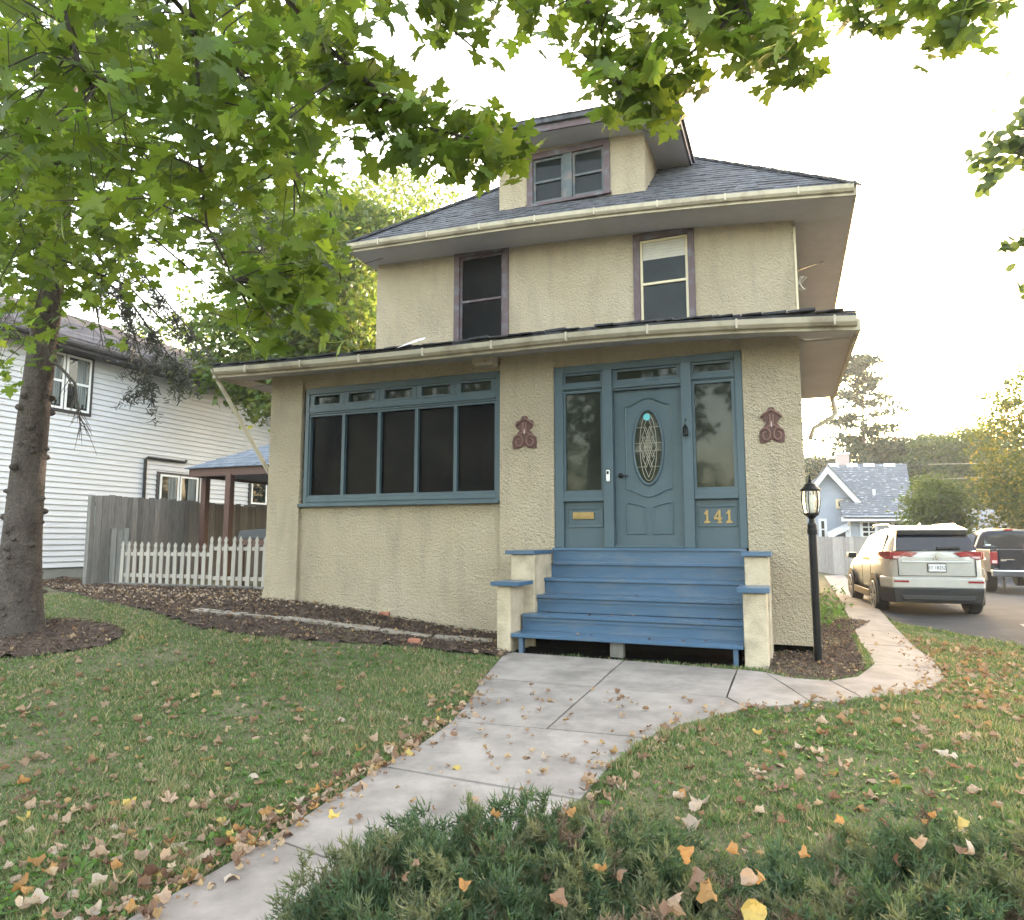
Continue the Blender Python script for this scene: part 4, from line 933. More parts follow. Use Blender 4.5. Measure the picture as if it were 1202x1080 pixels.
# ------------------------------------------------------------------ lamp post
lb = hit(961, 778)
lx, ly, lz = lb
lp = thing('lamp_post', 'black lamp post with glass lantern beside the corner pier', 'lamp post', (lx, ly, lz), group=None)
sc_ = (at_y(961, 557, ly)[2] - lz)
Hh = sc_
zl = at_y(961, 610, ly)[2] - lz      # bottom of the lantern cup
m = MB(); m.lathe([(.041, -.1), (.041, zl - .16), (.001, zl - .16)], 14, (lx, ly, lz)); m.build('post', M['black'], lp, smooth_=False)
m = MB(); m.lathe([(.041, zl - .165), (.052, zl - .16), (.054, zl - .11), (.048, zl - .10), (.048, zl - .06), (.034, zl - .03), (.028, zl + .01), (.05, zl + .035), (.078, zl + .055), (.080, zl + .075), (.001, zl + .075)], 16, (lx, ly, lz)); m.build('collar', M['black'], lp, smooth_=False)
zg0 = zl + .075; zg1 = at_y(961, 576, ly)[2] - lz
m = MB(); hgt = zg1 - zg0
prof = [(.072, 0), (.086, .3), (.093, .55), (.090, .8), (.084, 1.0)]
m.lathe([(r, zg0 + hgt * t) for r, t in prof], 12, (lx, ly, lz)); m.build('lantern_glass', M['lampglass'], lp)
m = MB(); m.lathe([(.001, zg0), (.025, zg0 + .0), (.028, zg0 + .06), (.032, zg0 + .10), (.045, zg0 + .16), (.03, zg0 + .20), (.001, zg0 + .205)], 10, (lx, ly, lz)); m.build('bulb', M['bulb'], lp, smooth_=True)
for k in range(6):
    t = 2 * PI * k / 6 + .25; m = MB(); m.tube([(lx + math.cos(t) * (r + .005), ly + math.sin(t) * (r + .005), lz + zg0 + hgt * u) for r, u in prof], .0065, 5); m.build('lantern_bar', M['black'], lp)
ztop = at_y(961, 557, ly)[2] - lz
m = MB(); m.lathe([(.104, zg1), (.106, zg1 + .012), (.066, zg1 + .05), (.055, zg1 + .075), (.03, zg1 + .085), (.014, zg1 + .10), (.02, zg1 + .12), (.010, zg1 + .14), (.012, zg1 + .155), (.003, ztop), (.001, ztop)], 14, (lx, ly, lz)); m.build('lantern_cap', M['black'], lp)

# ------------------------------------------------------------------ back fence, gate pickets, far houses
a0 = hit(938, 662); 
BFY = 37.5
bf = thing('back_fence', 'plain grey board fence across the back yard beyond the cars', 'fence', (2.5, BFY, -.2))
x0 = at_y(936, 650, BFY)[0]; x = x0; n = 0
while x < 16:
    w = random.uniform(.13, .155) if n < 150 else 1; t = at_y(1000, 630, BFY)[2] + random.uniform(-.02, .02); yy = BFY + random.uniform(-.008, .008)
    m = MB(); m.box(x, x + w, yy, yy + .02, -.35, t); m.build('board', M['backboard'], bf); x += w + .006; n += 1
for zz in (0.1, 1.2):
    m = MB(); m.box(x0, 16, BFY + .03, BFY + .07, zz, zz + .09); m.build('rail', M['backboard'], bf)
gp = thing('picket_gate', 'narrow white picket gate beside the house wall behind the lamp post', 'gate', (.7, 20, 0))
for k, px_ in enumerate((945.5, 949.5, 953.5, 957.5)):
    p = at_y(px_, 640, 19 + .2 * k); m = MB(); q = p[0]; m.prism([(q - .04, p[1], 0.0), (q + .04, p[1], 0.0), (q + .04, p[1], 1.45 - .02 * k), (q, p[1], 1.55 - .02 * k), (q - .04, p[1], 1.45 - .02 * k)], (0, .02, 0)); m.build('picket', M['picket'], gp)
pa, pb = at_y(944, 640, 19), at_y(959, 640, 19.6)
for zz in (.5, 1.2): m = MB(); m.bar((pa[0], pa[1] + .04, zz), (pb[0], pb[1] + .04, zz), .03, .07); m.build('rail', M['picket'], gp)
# pale blue house beyond the fence
BY = 50.0
def by(px_, py_, Y=BY): return at_y(px_, py_, Y)
bh = thing('pale_blue_house', 'pale blue gabled house with blue-grey roof and chimney beyond the back fence', 'house', tuple(by(1000, 650)[:2]) + (-.3,))
A_, B_, Cc = by(938, 570), by(971, 546), by(1012, 588)
g0, g1 = by(932, 575)[0], by(1002, 600)[0]; apx = by(971, 549)
m = MB(); zr0 = by(1002, 577)[2]; m.prism([(g0, BY, -.4), (g1, BY, -.4), (g1, BY, zr0), (apx[0], BY, apx[2] - .2), (g0, BY, zr0)], (0, 7, 0)); m.build('gable_wall', M['bluehouse'], bh)
zt0 = -.3; k = 0
m = MB(); zz = 0.2
while zz < apx[2] - .4:
    hw = 1.0 if zz < zr0 else (apx[2] - .2 - zz) / (apx[2] - .2 - zr0)
    m.box(apx[0] + (g0 - apx[0]) * hw, apx[0] + (g1 - apx[0]) * hw, BY - .03, BY, zz, zz + .03); zz += .22
m.build('clapboards', M['bluehouse'], bh, kind='stuff')
rk = by(1011, 591, BY - .4); lk = (2 * apx[0] - rk[0], BY - .4, rk[2])
for s_ in (lk, tuple(rk)):
    m = MB(); m.prism([(apx[0], BY - .5, apx[2] + .1), (s_[0], BY - .5, s_[2] + .1), (s_[0], BY - .5, s_[2] - .42), (apx[0], BY - .5, apx[2] - .42)], (0, .12, 0)); m.build('rake_board', M['whitetrim'], bh)
    m = MB(); d = Vector((0, 0, .12)); e = Vector((0, 0, .22)); A0 = Vector((apx[0], BY - .6, apx[2])); A1 = Vector((apx[0], BY + 7, apx[2])); S0 = Vector((s_[0], BY - .6, s_[2])); S1 = Vector((s_[0], BY + 7, s_[2]))
    m.hexa([A0 + d, S0 + d, S1 + d, A1 + d, A0 + e, S0 + e, S1 + e, A1 + e]); m.build('gable_roof', M['bluesh'], bh)
# long roof to the right
rl, rr_, re, rle = by(975, 544.5, BY + 5), by(1064, 544.5, BY + 5), by(1074, 607, BY - 2.2), by(990, 607, BY - 2.2)
m = MB(); th = Vector((0, 0, -.25)); q = [Vector(rle), Vector(re), Vector(rr_), Vector(rl)]
m.hexa([v + th for v in q] + q); mrf = m.build('main_roof', M['bluesh'], bh)
m = MB()
for k in range(230):
    u, v = random.random(), random.random(); p = q[0].lerp(q[1], u).lerp(q[3].lerp(q[2], u), v); s_ = random.uniform(.05, .16); nn = Vector((0, -.55, .83)) * .03
    ax = Vector((s_, 0, 0)); ay = (q[3] - q[0]).normalized() * s_ * .8
    m.add([p + nn - ax, p + nn + ay * .6, p + nn + ax, p + nn - ay], [(0, 1, 2, 3)])
m.build('roof_specks', M['speck'], mrf, kind='stuff')  # pale flecks scattered at random over the roof slope
m = MB()
for k in range(26):
    t = k / 26; a = q[0].lerp(q[3], t); b = q[1].lerp(q[2], t); m.bar(a + Vector((0, 0, .03)), b + Vector((0, 0, .03)), .05, .03)
m.build('shingle_rows', M['bluesh'], mrf, kind='stuff')
for px_ in (978, 1000, 1020, 1044):
    p = by(px_, 547, BY + 4.6); m = MB(); m.box(p[0] - .35, p[0] + .35, p[1] - .1, p[1] + .2, p[2] - .15, p[2] + .18); m.build('ridge_vent', M['whitetrim'], mrf)
p = by(988.5, 534, BY + 5); m = MB(); m.box(p[0] - .42, p[0] + .42, p[1] - .3, p[1] + .5, p[2] - 1.2, p[2]); ch = m.build('chimney', M['chimney'], bh); m = MB(); m.box(p[0] - .48, p[0] + .48, p[1] - .36, p[1] + .56, p[2], p[2] + .12); m.build('chimney_cap', M['whitetrim'], ch)
p = by(1026, 580, BY + .6); m = MB(); m.tube([(p[0], p[1], p[2] - .6), (p[0], p[1], p[2] + .3)], .09, 8); m.build('vent_pipe', M['whitetrim'], bh)
# lower wing
WY = BY - 2.0
w0, w1 = by(999, 640, WY)[0], by(1082, 640, WY)[0]; wz = by(1030, 611, WY)[2]
m = MB(); m.box(w0, w1, WY, WY + 6, -.4, wz); m.build('wing_wall', M['bluehouse'], bh)
m = MB(); m.box(w0 - .5, w1 + .4, WY - .6, WY - .45, wz - .05, wz + .22); m.build('wing_gutter', M['whitetrim'], bh)
m = MB(); m.tube([(w0 - .1, WY - .5, wz), (w0 - .05, WY - .1, wz - .3), (w0 - .05, WY - .1, -.3)], .08, 6); m.build('downspout', M['whitetrim'], bh)
a, b, c_ = by(990, 607, WY - .6), by(1078, 607, WY - .6), by(1033, 598, WY + 2)
m = MB(); m.add([a, b, c_, tuple(np.array(a) + (0, 0, -.1)), tuple(np.array(b) + (0, 0, -.1)), tuple(np.array(c_) + (0, 4, -.1))], [(0, 1, 2), (3, 5, 4), (0, 3, 4, 1), (1, 4, 5, 2), (2, 5, 3, 0)]); m.build('wing_roof', M['bluesh'], bh)
def bwin(px0, px1, py0, py1, Y, gridn=(2, 3), casing=M['whitetrim']):
    a, b = by(px0, py1, Y), by(px1, py0, Y); x0, x1, z0, z1 = a[0], b[0], a[2], b[2]
    m = MB(); m.box(x0 - .12, x1 + .12, Y - .08, Y, z0 - .12, z1 + .12); w = m.build('window', casing, bh)
    nx_, nz_ = gridn; gx_ = (x1 - x0) / nx_; g_ = (z1 - z0) / nz_
    for i in range(nx_):
        for j in range(nz_):
            m = MB(); m.box(x0 + i * gx_ + .04, x0 + (i + 1) * gx_ - .04, Y - .10, Y - .081, z0 + j * g_ + .04, z0 + (j + 1) * g_ - .04); m.build('pane', M['glass'], w)
bwin(1012.5, 1027, 613, 630, WY); bwin(1049, 1063, 613.5, 618, WY, (2, 1)); bwin(983.5, 987.5, 588, 595, BY - .02, (1, 1), M['creamsash']); bwin(964, 968, 611, 632, BY - .02, (1, 2))
a, b = by(972, 626, BY - 1), by(996, 619, BY - 1)
m = MB(); m.hexa([(a[0], BY - 2.2, a[2] - .35), (b[0], BY - 2.2, b[2] - .15), (b[0], BY, b[2] + .15), (a[0], BY, a[2] - .1), (a[0], BY - 2.2, a[2] - .2), (b[0], BY - 2.2, b[2]), (b[0], BY, b[2] + .3), (a[0], BY, a[2] + .1)]); m.build('porch_roof', M['whitetrim'], bh)
for px_ in (979, 995):
    p = by(px_, 640, BY - 2); m = MB(); m.box(p[0] - .08, p[0] + .08, BY - 2.1, BY - 1.95, -.4, by(985, 624, BY - 2)[2]); m.build('porch_post', M['whitetrim'], bh)
dm = [by(1041, 585.5, BY + 1.2), by(1075, 585.5, BY + 1.2)]
m = MB(); zb = by(1060, 600, BY + 1.2)[2]; m.box(dm[0][0] + .3, dm[1][0], BY + 1.2, BY + 4, zb, dm[0][2]); m.build('shed_dormer', M['whitetrim'], bh)
m = MB(); m.box(dm[0][0], dm[1][0], BY + .9, BY + 4.2, dm[0][2], dm[0][2] + .2); m.build('dormer_roof', M['bluesh'], bh)
# another far roof between the trees
fr = thing('far_garage', 'distant small building with grey-blue roof showing between sumac and turning tree', 'building', tuple(at_y(1145, 640, 58)[:2]) + (-.3,))
a, b = at_y(1128, 622, 58), at_y(1175, 622, 58); t_ = at_y(1150, 597, 62)[2]
m = MB(); m.box(a[0], b[0], 58, 64, -.4, a[2]); m.build('wall', M['bluehouse'], fr)
m = MB(); m.hexa([(a[0] - .5, 57.4, a[2] - .05), (b[0] + .5, 57.4, a[2] - .05), (b[0] + .5, 62, t_ - .1), (a[0] - .5, 62, t_ - .1), (a[0] - .5, 57.4, a[2] + .1), (b[0] + .5, 57.4, a[2] + .1), (b[0] + .5, 62, t_), (a[0] - .5, 62, t_)]); m.build('roof', M['bluesh'], fr)
m = MB(); m.box(a[0] - .5, b[0] + .5, 57.3, 57.39, a[2] - .1, a[2] + .12); m.build('fascia', M['whitetrim'], fr)
p = at_y(1134, 635, 57.9); m = MB(); m.box(p[0] - .5, p[0] + .4, 57.93, 57.99, -.3, 2.0); m.build('door', M['glass'], fr)
# ------------------------------------------------------------------ vehicles
def loft_body(st, name, m, par, subs=1):
    """st: rows (y, w, zb, zmid, wb, zbelt, wg, wr, zr)"""
    V = []; n = None
    for (y, w, zb, zm, wb, zbelt, wg, wr, zr) in st:
        h = [(0, zb), (w - .16, zb), (w - .03, zb + .10), (w, zm), (wb, zbelt), (wg, zbelt + .045), (wr, zr - .10), (wr - .13, zr), (0, zr + .02)]
        ring = h + [(-x, z) for x, z in reversed(h[1:-1])]
        n = len(ring); V += [(x, y, z) for x, z in ring]
    mb = MB(); k = len(st)
    F_ = [(i * n + j, i * n + (j + 1) % n, (i + 1) * n + (j + 1) % n, (i + 1) * n + j) for i in range(k - 1) for j in range(n)]
    hn = (n // 2)
    def capf(b):
        return [(b + j, b + j + 1, b + n - j - 1, b + (n - j) % n) for j in range(1, hn)] + [(b, b + 1, b + n - 1)] + []
    F_ += capf(0) + capf((k - 1) * n)
    mb.add(V, F_); return mb.build(name, m, par, off=(0, 0, 0), smooth_=True, subs=subs)
def wheel(par, x, y, r, wd, spokes=5, out=-1):
    t = MB(); pr = [(r - .10, -wd / 2), (r - .03, -wd / 2), (r, -wd / 2 + .04), (r, wd / 2 - .04), (r - .03, wd / 2), (r - .10, wd / 2)]
    g = MB(); n = 28
    for rr, z in pr:
        for j in range(n):
            a = 2 * PI * j / n; g.v.append((x + z, y + rr * math.cos(a), r + rr * math.sin(a)))
    for i in range(len(pr) - 1):
        for j in range(n): g.f.append((i * n + j, i * n + (j + 1) % n, (i + 1) * n + (j + 1) % n, (i + 1) * n + j))
    g.f += [tuple(range(n)), tuple((len(pr) - 1) * n + j for j in range(n))]
    w = g.build('wheel', M['tyre'], par, off=(0, 0, 0))
    g = MB(); xo = x + out * (wd / 2 + .004)
    for k in range(spokes * 2):
        a = 2 * PI * k / spokes / 2 + (.09 if k % 2 else -.09); c, s = math.cos(a), math.sin(a)
        g.bar((xo, y + .05 * c, r + .05 * s), (xo, y + (r - .10) * c, r + (r - .10) * s), .03, .022, up=(1, 0, 0))
    ring = [(xo, y + (r - .095) * math.cos(t), r + (r - .095) * math.sin(t)) for t in np.linspace(0, 2 * PI, 29)]
    g.tube(ring, .014, 6, cap=False); g.prism([(xo - .01, y + .06 * math.cos(t), r + .06 * math.sin(t)) for t in np.linspace(0, 2 * PI, 12, endpoint=False)], (.02, 0, 0))
    g.build('rim', M['rim'], w, off=(0, 0, 0))
    return w
sr = hit(1042, 719); sr2 = hit(1137, 723)
sx, sy = 2.56, 15.6
suv = thing('parked_suv', 'champagne white suv parked on the driveway facing away with long red tail lamps', 'car', (sx, sy, 0.01), rz=R(5.0))
OFF[suv.name] = (0, 0, 0)
ST = [(0.00, .68, .46, .75, .68, 1.12, .60, .56, 1.22), (.03, .78, .38, .72, .775, 1.17, .72, .62, 1.27), (.16, .86, .34, .72, .85, 1.19, .80, .65, 1.42), (.42, .91, .32, .72, .895, 1.18, .845, .67, 1.64), (.72, .93, .30, .72, .915, 1.17, .865, .67, 1.71),
      (1.3, .93, .30, .72, .915, 1.13, .865, .67, 1.745), (2.3, .93, .28, .70, .91, 1.10, .86, .66, 1.745), (2.95, .93, .28, .70, .905, 1.08, .855, .64, 1.66), (3.55, .93, .30, .70, .90, 1.05, .84, .66, 1.18), (3.75, .93, .30, .70, .90, 1.03, .80, .62, 1.12), (4.35, .91, .32, .68, .88, .93, .74, .55, 1.0), (4.62, .84, .38, .62, .80, .82, .62, .4, .90), (4.69, .70, .42, .6, .66, .76, .5, .3, .82)]
ST = [(q[0],) + tuple(v * (.95 if i_ in (0, 3, 5, 6) else 1) for i_, v in enumerate(q[1:])) for q in ST]
loft_body(ST, 'body', M['carpaint'], suv)
def O(mb, name, m, par=suv, **k): return mb.build(name, m, par, off=(0, 0, 0), **k)
g = MB(); g.add([(-.70, .0, 1.275), (.70, .0, 1.275), (.60, .30, 1.64), (-.60, .30, 1.64), (-.70, .10, 1.275), (.70, .10, 1.275), (.60, .45, 1.61), (-.60, .45, 1.61)], [(0, 1, 2, 3), (4, 7, 6, 5), (0, 4, 5, 1), (1, 5, 6, 2), (2, 6, 7, 3), (3, 7, 4, 0)]); O(g, 'rear_window', M['carglass'])
g = MB(); g.hexa([(-.62, .18, 1.655), (.62, .18, 1.655), (.64, .75, 1.70), (-.64, .75, 1.70), (-.60, .17, 1.685), (.60, .17, 1.685), (.62, .75, 1.765), (-.62, .75, 1.765)]); O(g, 'spoiler', M['carpaint'], bevel=.012)
g = MB(); g.hexa([(-.61, .20, 1.575), (.61, .20, 1.575), (.61, .40, 1.60), (-.61, .40, 1.60), (-.60, .19, 1.654), (.60, .19, 1.654), (.60, .40, 1.66), (-.60, .40, 1.66)]); O(g, 'painted_dark_reflection', M['carblack'], bevel=.01)  # black panel stands in for the dark reflection across the glass top
for s in (-1, 1):
    def sp(y, t):      # point on the cabin side
        import bisect
        k = max(0, min(len(ST) - 2, bisect.bisect([q[0] for q in ST], y) - 1)); a, b = ST[k], ST[k + 1]; u = (y - a[0]) / (b[0] - a[0])
        L_ = [a[i] * (1 - u) + b[i] * u for i in range(9)]
        x = L_[6] * (1 - t) + L_[7] * t; z = (L_[5] + .045) * (1 - t) + (L_[8] - .10) * t
        return (s * (x + .016), y, z)
    for (ya, yb, yc, yd) in ((.62, 1.22, 1.22, .80), (1.28, 2.12, 2.12, 1.28), (2.18, 3.28, 2.86, 2.18)):
        P4 = [sp(ya, .10), sp(yb, .10), sp(yc, .93), sp(yd, .93)]; g = MB(); g.add(P4 + [(x - s * .03, y, z) for x, y, z in P4], [(0, 1, 2, 3), (4, 5, 6, 7), (0, 1, 5, 4), (1, 2, 6, 5), (2, 3, 7, 6), (3, 0, 4, 7)]); O(g, 'side_window', M['carglass'])
    # tail lamp: long wedge on the hatch plus a corner piece
    g = MB(); z1, z0 = 1.265, 1.105
    g.prism([(s * .30, -.012, z1 - .035), (s * .42, -.012, z1 - .115), (s * .56, -.0, z1 - .10), (s * .66, .0, z0), (s * .77, .02, z0 + .0), (s * .77, .02, z1 - .01), (s * .50, -.0, z1 - .01)], (0, .06, 0)); tl = O(g, 'tail_lamp', M['redlens'], bevel=.006)
    g = MB(); g.prism([(s * .58, -.016, z0 + .035), (s * .68, -.012, z0 + .012), (s * .74, -.008, z0 + .02), (s * .74, -.008, z0 + .06), (s * .64, -.014, z0 + .06)], (0, .04, 0)); O(g, 'reverse_lens', M['clearlens'], tl)
    g = MB(); g.prism([(s * .775, .02, z0 - .005), (s * .872, .16, z0 + .0), (s * .918, .44, z0 + .07), (s * .912, .46, z1 - .02), (s * .862, .16, z1 - .01), (s * .775, .02, z1 - .012)], (s * .012, -.01, 0)); O(g, 'tail_lamp', M['redlens'], bevel=.004)
    g = MB(); g.box(min(s * .50, s * .76), max(s * .50, s * .76), -.060, .05, .665, .70); O(g, 'reflector', M['redlens'])
    g = MB(); g.box(min(s * .86, s * .94), max(s * .86, s * .94), .52, 1.0, .26, .27)
    for y in (.98, 3.68):
        g = MB(); g.prism([(s * .905, y + .44 * math.cos(t), .36 + .44 * math.sin(t)) for t in np.linspace(-.35, PI + .35, 20)], (s * .034, 0, 0)); O(g, 'wheel_arch', M['carblack'])
        wheel(suv, s * .83, y, .36, .235, 5, s)
    g = MB(); g.box(min(s * .90, s * .945), max(s * .90, s * .945), 1.42, 3.24, .27, .42); O(g, 'sill_cladding', M['carblack'], bevel=.01)
    for y0, y1 in ((1.35, 2.15), (2.2, 3.2)): g = MB(); g.tube([(s * .938, y0 + .06, .98), (s * .945, y0 + .14, .985), (s * .938, y0 + .24, .985)], .012, 6); O(g, 'door_handle', M['carpaint'])
    for y0 in (1.24, 2.16, 3.25): g = MB(); g.box(min(s * .925, s * .934), max(s * .925, s * .934), y0, y0 + .008, .46, 1.08); O(g, 'door_seam', M['carblack'])
    g = MB(); c = (s * .99, 2.98, 1.12); g.hexa([(c[0] - .10, c[1] - .06, c[2] - .07), (c[0] + .10, c[1] - .06, c[2] - .07), (c[0] + .08, c[1] + .10, c[2] - .06), (c[0] - .10, c[1] + .10, c[2] - .06), (c[0] - .10, c[1] - .07, c[2] + .07), (c[0] + .09, c[1] - .07, c[2] + .07), (c[0] + .07, c[1] + .08, c[2] + .06), (c[0] - .10, c[1] + .08, c[2] + .06)]); mr_ = O(g, 'mirror', M['carpaint'], bevel=.025)
    g = MB(); g.box(c[0] - .085, c[0] + .075, c[1] - .078, c[1] - .071, c[2] - .055, c[2] + .055); O(g, 'mirror_glass', M['carblack'], mr_)
    g = MB(); g.bar((s * .90, 3.04, 1.09), (s * .98, 3.03, 1.13), .05, .04); O(g, 'mirror_arm', M['carblack'], mr_)
    g = MB(); g.tube([(s * .60, .8, 1.765), (s * .61, 1.0, 1.80), (s * .60, 2.4, 1.80), (s * .58, 2.7, 1.73)], .016, 6); O(g, 'roof_rail', M['chrome'])
g = MB(); g.hexa([(-.74, .02, .27), (.74, .02, .27), (.90, .50, .27), (-.90, .50, .27), (-.77, -.03, .55), (.77, -.03, .55), (.940, .50, .55), (-.940, .50, .55)]); O(g, 'rear_cladding', M['carblack'], bevel=.02)
g = MB(); g.hexa([(-.60, -.035, .33), (.60, -.035, .33), (.60, .1, .31), (-.60, .1, .31), (-.64, -.04, .42), (.64, -.04, .42), (.64, .1, .42), (-.64, .1, .42)]); O(g, 'skid_plate', M['carblack'], bevel=.015)
g = MB(); g.hexa([(-.78, -.05, .552), (.78, -.05, .552), (.925, .45, .552), (-.925, .45, .552), (-.77, -.045, .76), (.77, -.045, .76), (.925, .45, .76), (-.925, .45, .76)]); O(g, 'rear_bumper', M['carpaint'], bevel=.03)
g = MB(); g.box(-.66, .66, -.006, .03, .785, .795); g.box(-.665, -.655, -.006, .03, .795, 1.10); g.box(.655, .665, -.006, .03, .795, 1.10); O(g, 'hatch_seam', M['carblack'])
g = MB(); g.hexa([(-.60, -.022, 1.045), (.60, -.022, 1.045), (.60, .05, 1.045), (-.60, .05, 1.045), (-.60, -.012, 1.075), (.60, -.012, 1.075), (.60, .05, 1.075), (-.60, .05, 1.075)]); O(g, 'hatch_ledge', M['carpaint'], bevel=.008)
def plate(par, x, y, z, txt, w=.32, h=.165):
    g = MB(); g.box(x - w / 2, x + w / 2, y - .012, y + .004, z - h / 2, z + h / 2); p = O(g, 'plate_frame', M['carblack'], par)
    g = MB(); g.box(x - w / 2 + .014, x + w / 2 - .014, y - .016, y - .0125, z - h / 2 + .014, z + h / 2 - .014); O(g, 'licence_plate', M['plate'], p)
    cu = bpy.data.curves.new('plate_text', 'FONT'); cu.body = txt; cu.size = .095; cu.align_x = 'CENTER'; cu.align_y = 'CENTER'; cu.extrude = .001
    o = bpy.data.objects.new('plate_curve', cu); col.objects.link(o); bpy.context.view_layer.update()
    me = bpy.data.meshes.new_from_object(o.evaluated_get(bpy.context.evaluated_depsgraph_get())); bpy.data.objects.remove(o); me.materials.clear(); me.materials.append(M['carblack'])
    o = bpy.data.objects.new('plate_text', me); col.objects.link(o); o.parent = p; o.location = (x, y - .0175, z); o.rotation_euler = (PI / 2, 0, 0); o.scale = (.8, 1, 1)
plate(suv, 0.0, -.012, .945, 'EY 18252')
g = MB()
for (cx_, cz_) in ((0, 1.165), (-.03, 1.125), (.03, 1.125)): g.prism([(cx_, -.022, cz_ + .034), (cx_ + .022, -.022, cz_), (cx_, -.022, cz_ - .034), (cx_ - .022, -.022, cz_)], (0, .012, 0))
O(g, 'emblem', M['chrome'])
g = MB(); g.bar((.05, .010, 1.325), (.42, .022, 1.335), .035, .05); g.box(.02, .14, -.01, .03, 1.30, 1.35); O(g, 'wiper', M['carblack'], bevel=.008)
g = MB(); g.hexa([(-.03, .95, 1.74), (.03, .95, 1.74), (.03, 1.15, 1.745), (-.03, 1.15, 1.745), (-.008, .97, 1.83), (.008, .97, 1.83), (.01, 1.05, 1.80), (-.01, 1.05, 1.80)]); O(g, 'antenna_fin', M['carpaint'])
g = MB(); g.box(-.62, .62, 3.0, 3.5, 1.4, 1.41); 

# pickup behind it
px_, py_ = 6.35, 24.3
pz = float(gz(px_, py_))
pk = thing('pickup_truck', 'dark navy pickup truck with chrome bumper parked beyond the suv', 'pickup truck', (px_, py_, pz))
OFF[pk.name] = (0, 0, 0)
def K(mb, name, m, par=pk, **k): return mb.build(name, m, par, off=(0, 0, 0), **k)
g = MB(); g.box(-.98, -.90, .02, 2.0, .62, 1.28); g.box(.90, .98, .02, 2.0, .62, 1.28); g.box(-.90, .90, .1, 2.0, .62, .72); g.box(-.90, .90, 1.95, 2.0, .72, 1.28); K(g, 'bed', M['navy'], bevel=.02)
g = MB(); g.box(-.80, .80, -.015, .05, .66, 1.29); tg = K(g, 'tailgate', M['navy'], bevel=.02)
g = MB(); g.box(-.22, .22, -.022, -.014, 1.10, 1.18); K(g, 'tailgate_handle', M['black'], tg)
g = MB(); g.prism([(.0 + .0, -.024, 1.06), (.055, -.024, 1.035), (.045, -.024, .97), (0, -.024, .94), (-.045, -.024, .97), (-.055, -.024, 1.035)], (0, .01, 0)); K(g, 'emblem', M['chrome'], tg)
g = MB(); g.box(-.74, -.40, -.020, -.0145, .985, 1.0); g.box(-.74, -.60, -.020, -.0145, .95, .975); K(g, 'badge', M['chrome'], tg)
for s in (-1, 1):
    g = MB(); g.box(min(s * .80, s * .985), max(s * .80, s * .985), -.02, .12, .86, 1.22); tl = K(g, 'tail_lamp', M['redlens'], bevel=.02)
    g = MB(); g.box(min(s * .83, s * .95), max(s * .83, s * .95), -.026, -.0205, .89, .97); K(g, 'reverse_lens', M['clearlens'], tl)
    for y in (1.0, 4.6): wheel(pk, s * .84, y, .40, .27, 5, s)
    for y in (1.0, 4.6):
        g = MB(); g.prism([(s * .955, y + .50 * math.cos(t), .42 + .50 * math.sin(t)) for t in np.linspace(-.1, PI + .1, 18)], (s * .03, 0, 0)); K(g, 'wheel_arch', M['carblack'])
g = MB(); g.hexa([(-.99, -.20, .50), (.99, -.20, .50), (.99, .05, .50), (-.99, .05, .50), (-.99, -.22, .70), (.99, -.22, .70), (.99, .05, .70), (-.99, .05, .70)]); K(g, 'rear_bumper', M['chrome'], bevel=.03)
g = MB(); g.box(-.10, .10, -.5, -.2, .42, .48); K(g, 'tow_hitch', M['black'])
plate(pk, .14, -.22, .62, 'B26 1846', .34, .17)
STP = [(2.02, .93, .55, .8, .93, 1.22, .88, .72, 1.78), (2.12, .97, .50, .8, .97, 1.25, .90, .74, 1.88), (2.7, .98, .48, .8, .97, 1.26, .90, .74, 1.93), (3.6, .98, .48, .8, .97, 1.24, .89, .72, 1.90), (4.2, .98, .48, .8, .96, 1.22, .86, .70, 1.36), (5.4, .97, .52, .8, .93, 1.12, .80, .6, 1.22), (5.6, .90, .55, .8, .86, 1.05, .7, .5, 1.12)]
loft_body(STP, 'cab', M['navy'], pk)
g = MB(); g.add([(-.70, 2.03, 1.34), (.70, 2.03, 1.34), (.62, 2.085, 1.77), (-.62, 2.085, 1.77), (-.70, 2.07, 1.34), (.70, 2.07, 1.34), (.62, 2.12, 1.77), (-.62, 2.12, 1.77)], [(0, 1, 2, 3), (4, 7, 6, 5), (0, 4, 5, 1), (1, 5, 6, 2), (2, 6, 7, 3), (3, 7, 4, 0)]); rw = K(g, 'rear_window', M['carglass'])
for x in (-.2, .2): g = MB(); g.add([(x - .012, 2.024, 1.34), (x + .012, 2.024, 1.34), (x + .012, 2.079, 1.77), (x - .012, 2.079, 1.77)], [(0, 1, 2, 3)]); K(g, 'window_divider', M['carblack'], rw)
g = MB(); g.box(-.64, -.50, 2.02, 2.03, 1.38, 1.42); K(g, 'window_sticker', M['plate'], rw)
g = MB(); g.box(-.12, .12, 2.07, 2.12, 1.85, 1.90); K(g, 'brake_light', M['redlens'])
for s in (-1, 1):
    g = MB(); g.add([(s * .905, 2.35, 1.36), (s * .90, 3.9, 1.34), (s * .775, 3.5, 1.76), (s * .78, 2.45, 1.78)], [(0, 1, 2, 3)]); K(g, 'side_window', M['carglass'])
    g = MB(); g.box(s * 1.12 - .10, s * 1.12 + .10, 3.75, 3.87, 1.22, 1.45); K(g, 'mirror', M['black'], bevel=.03)
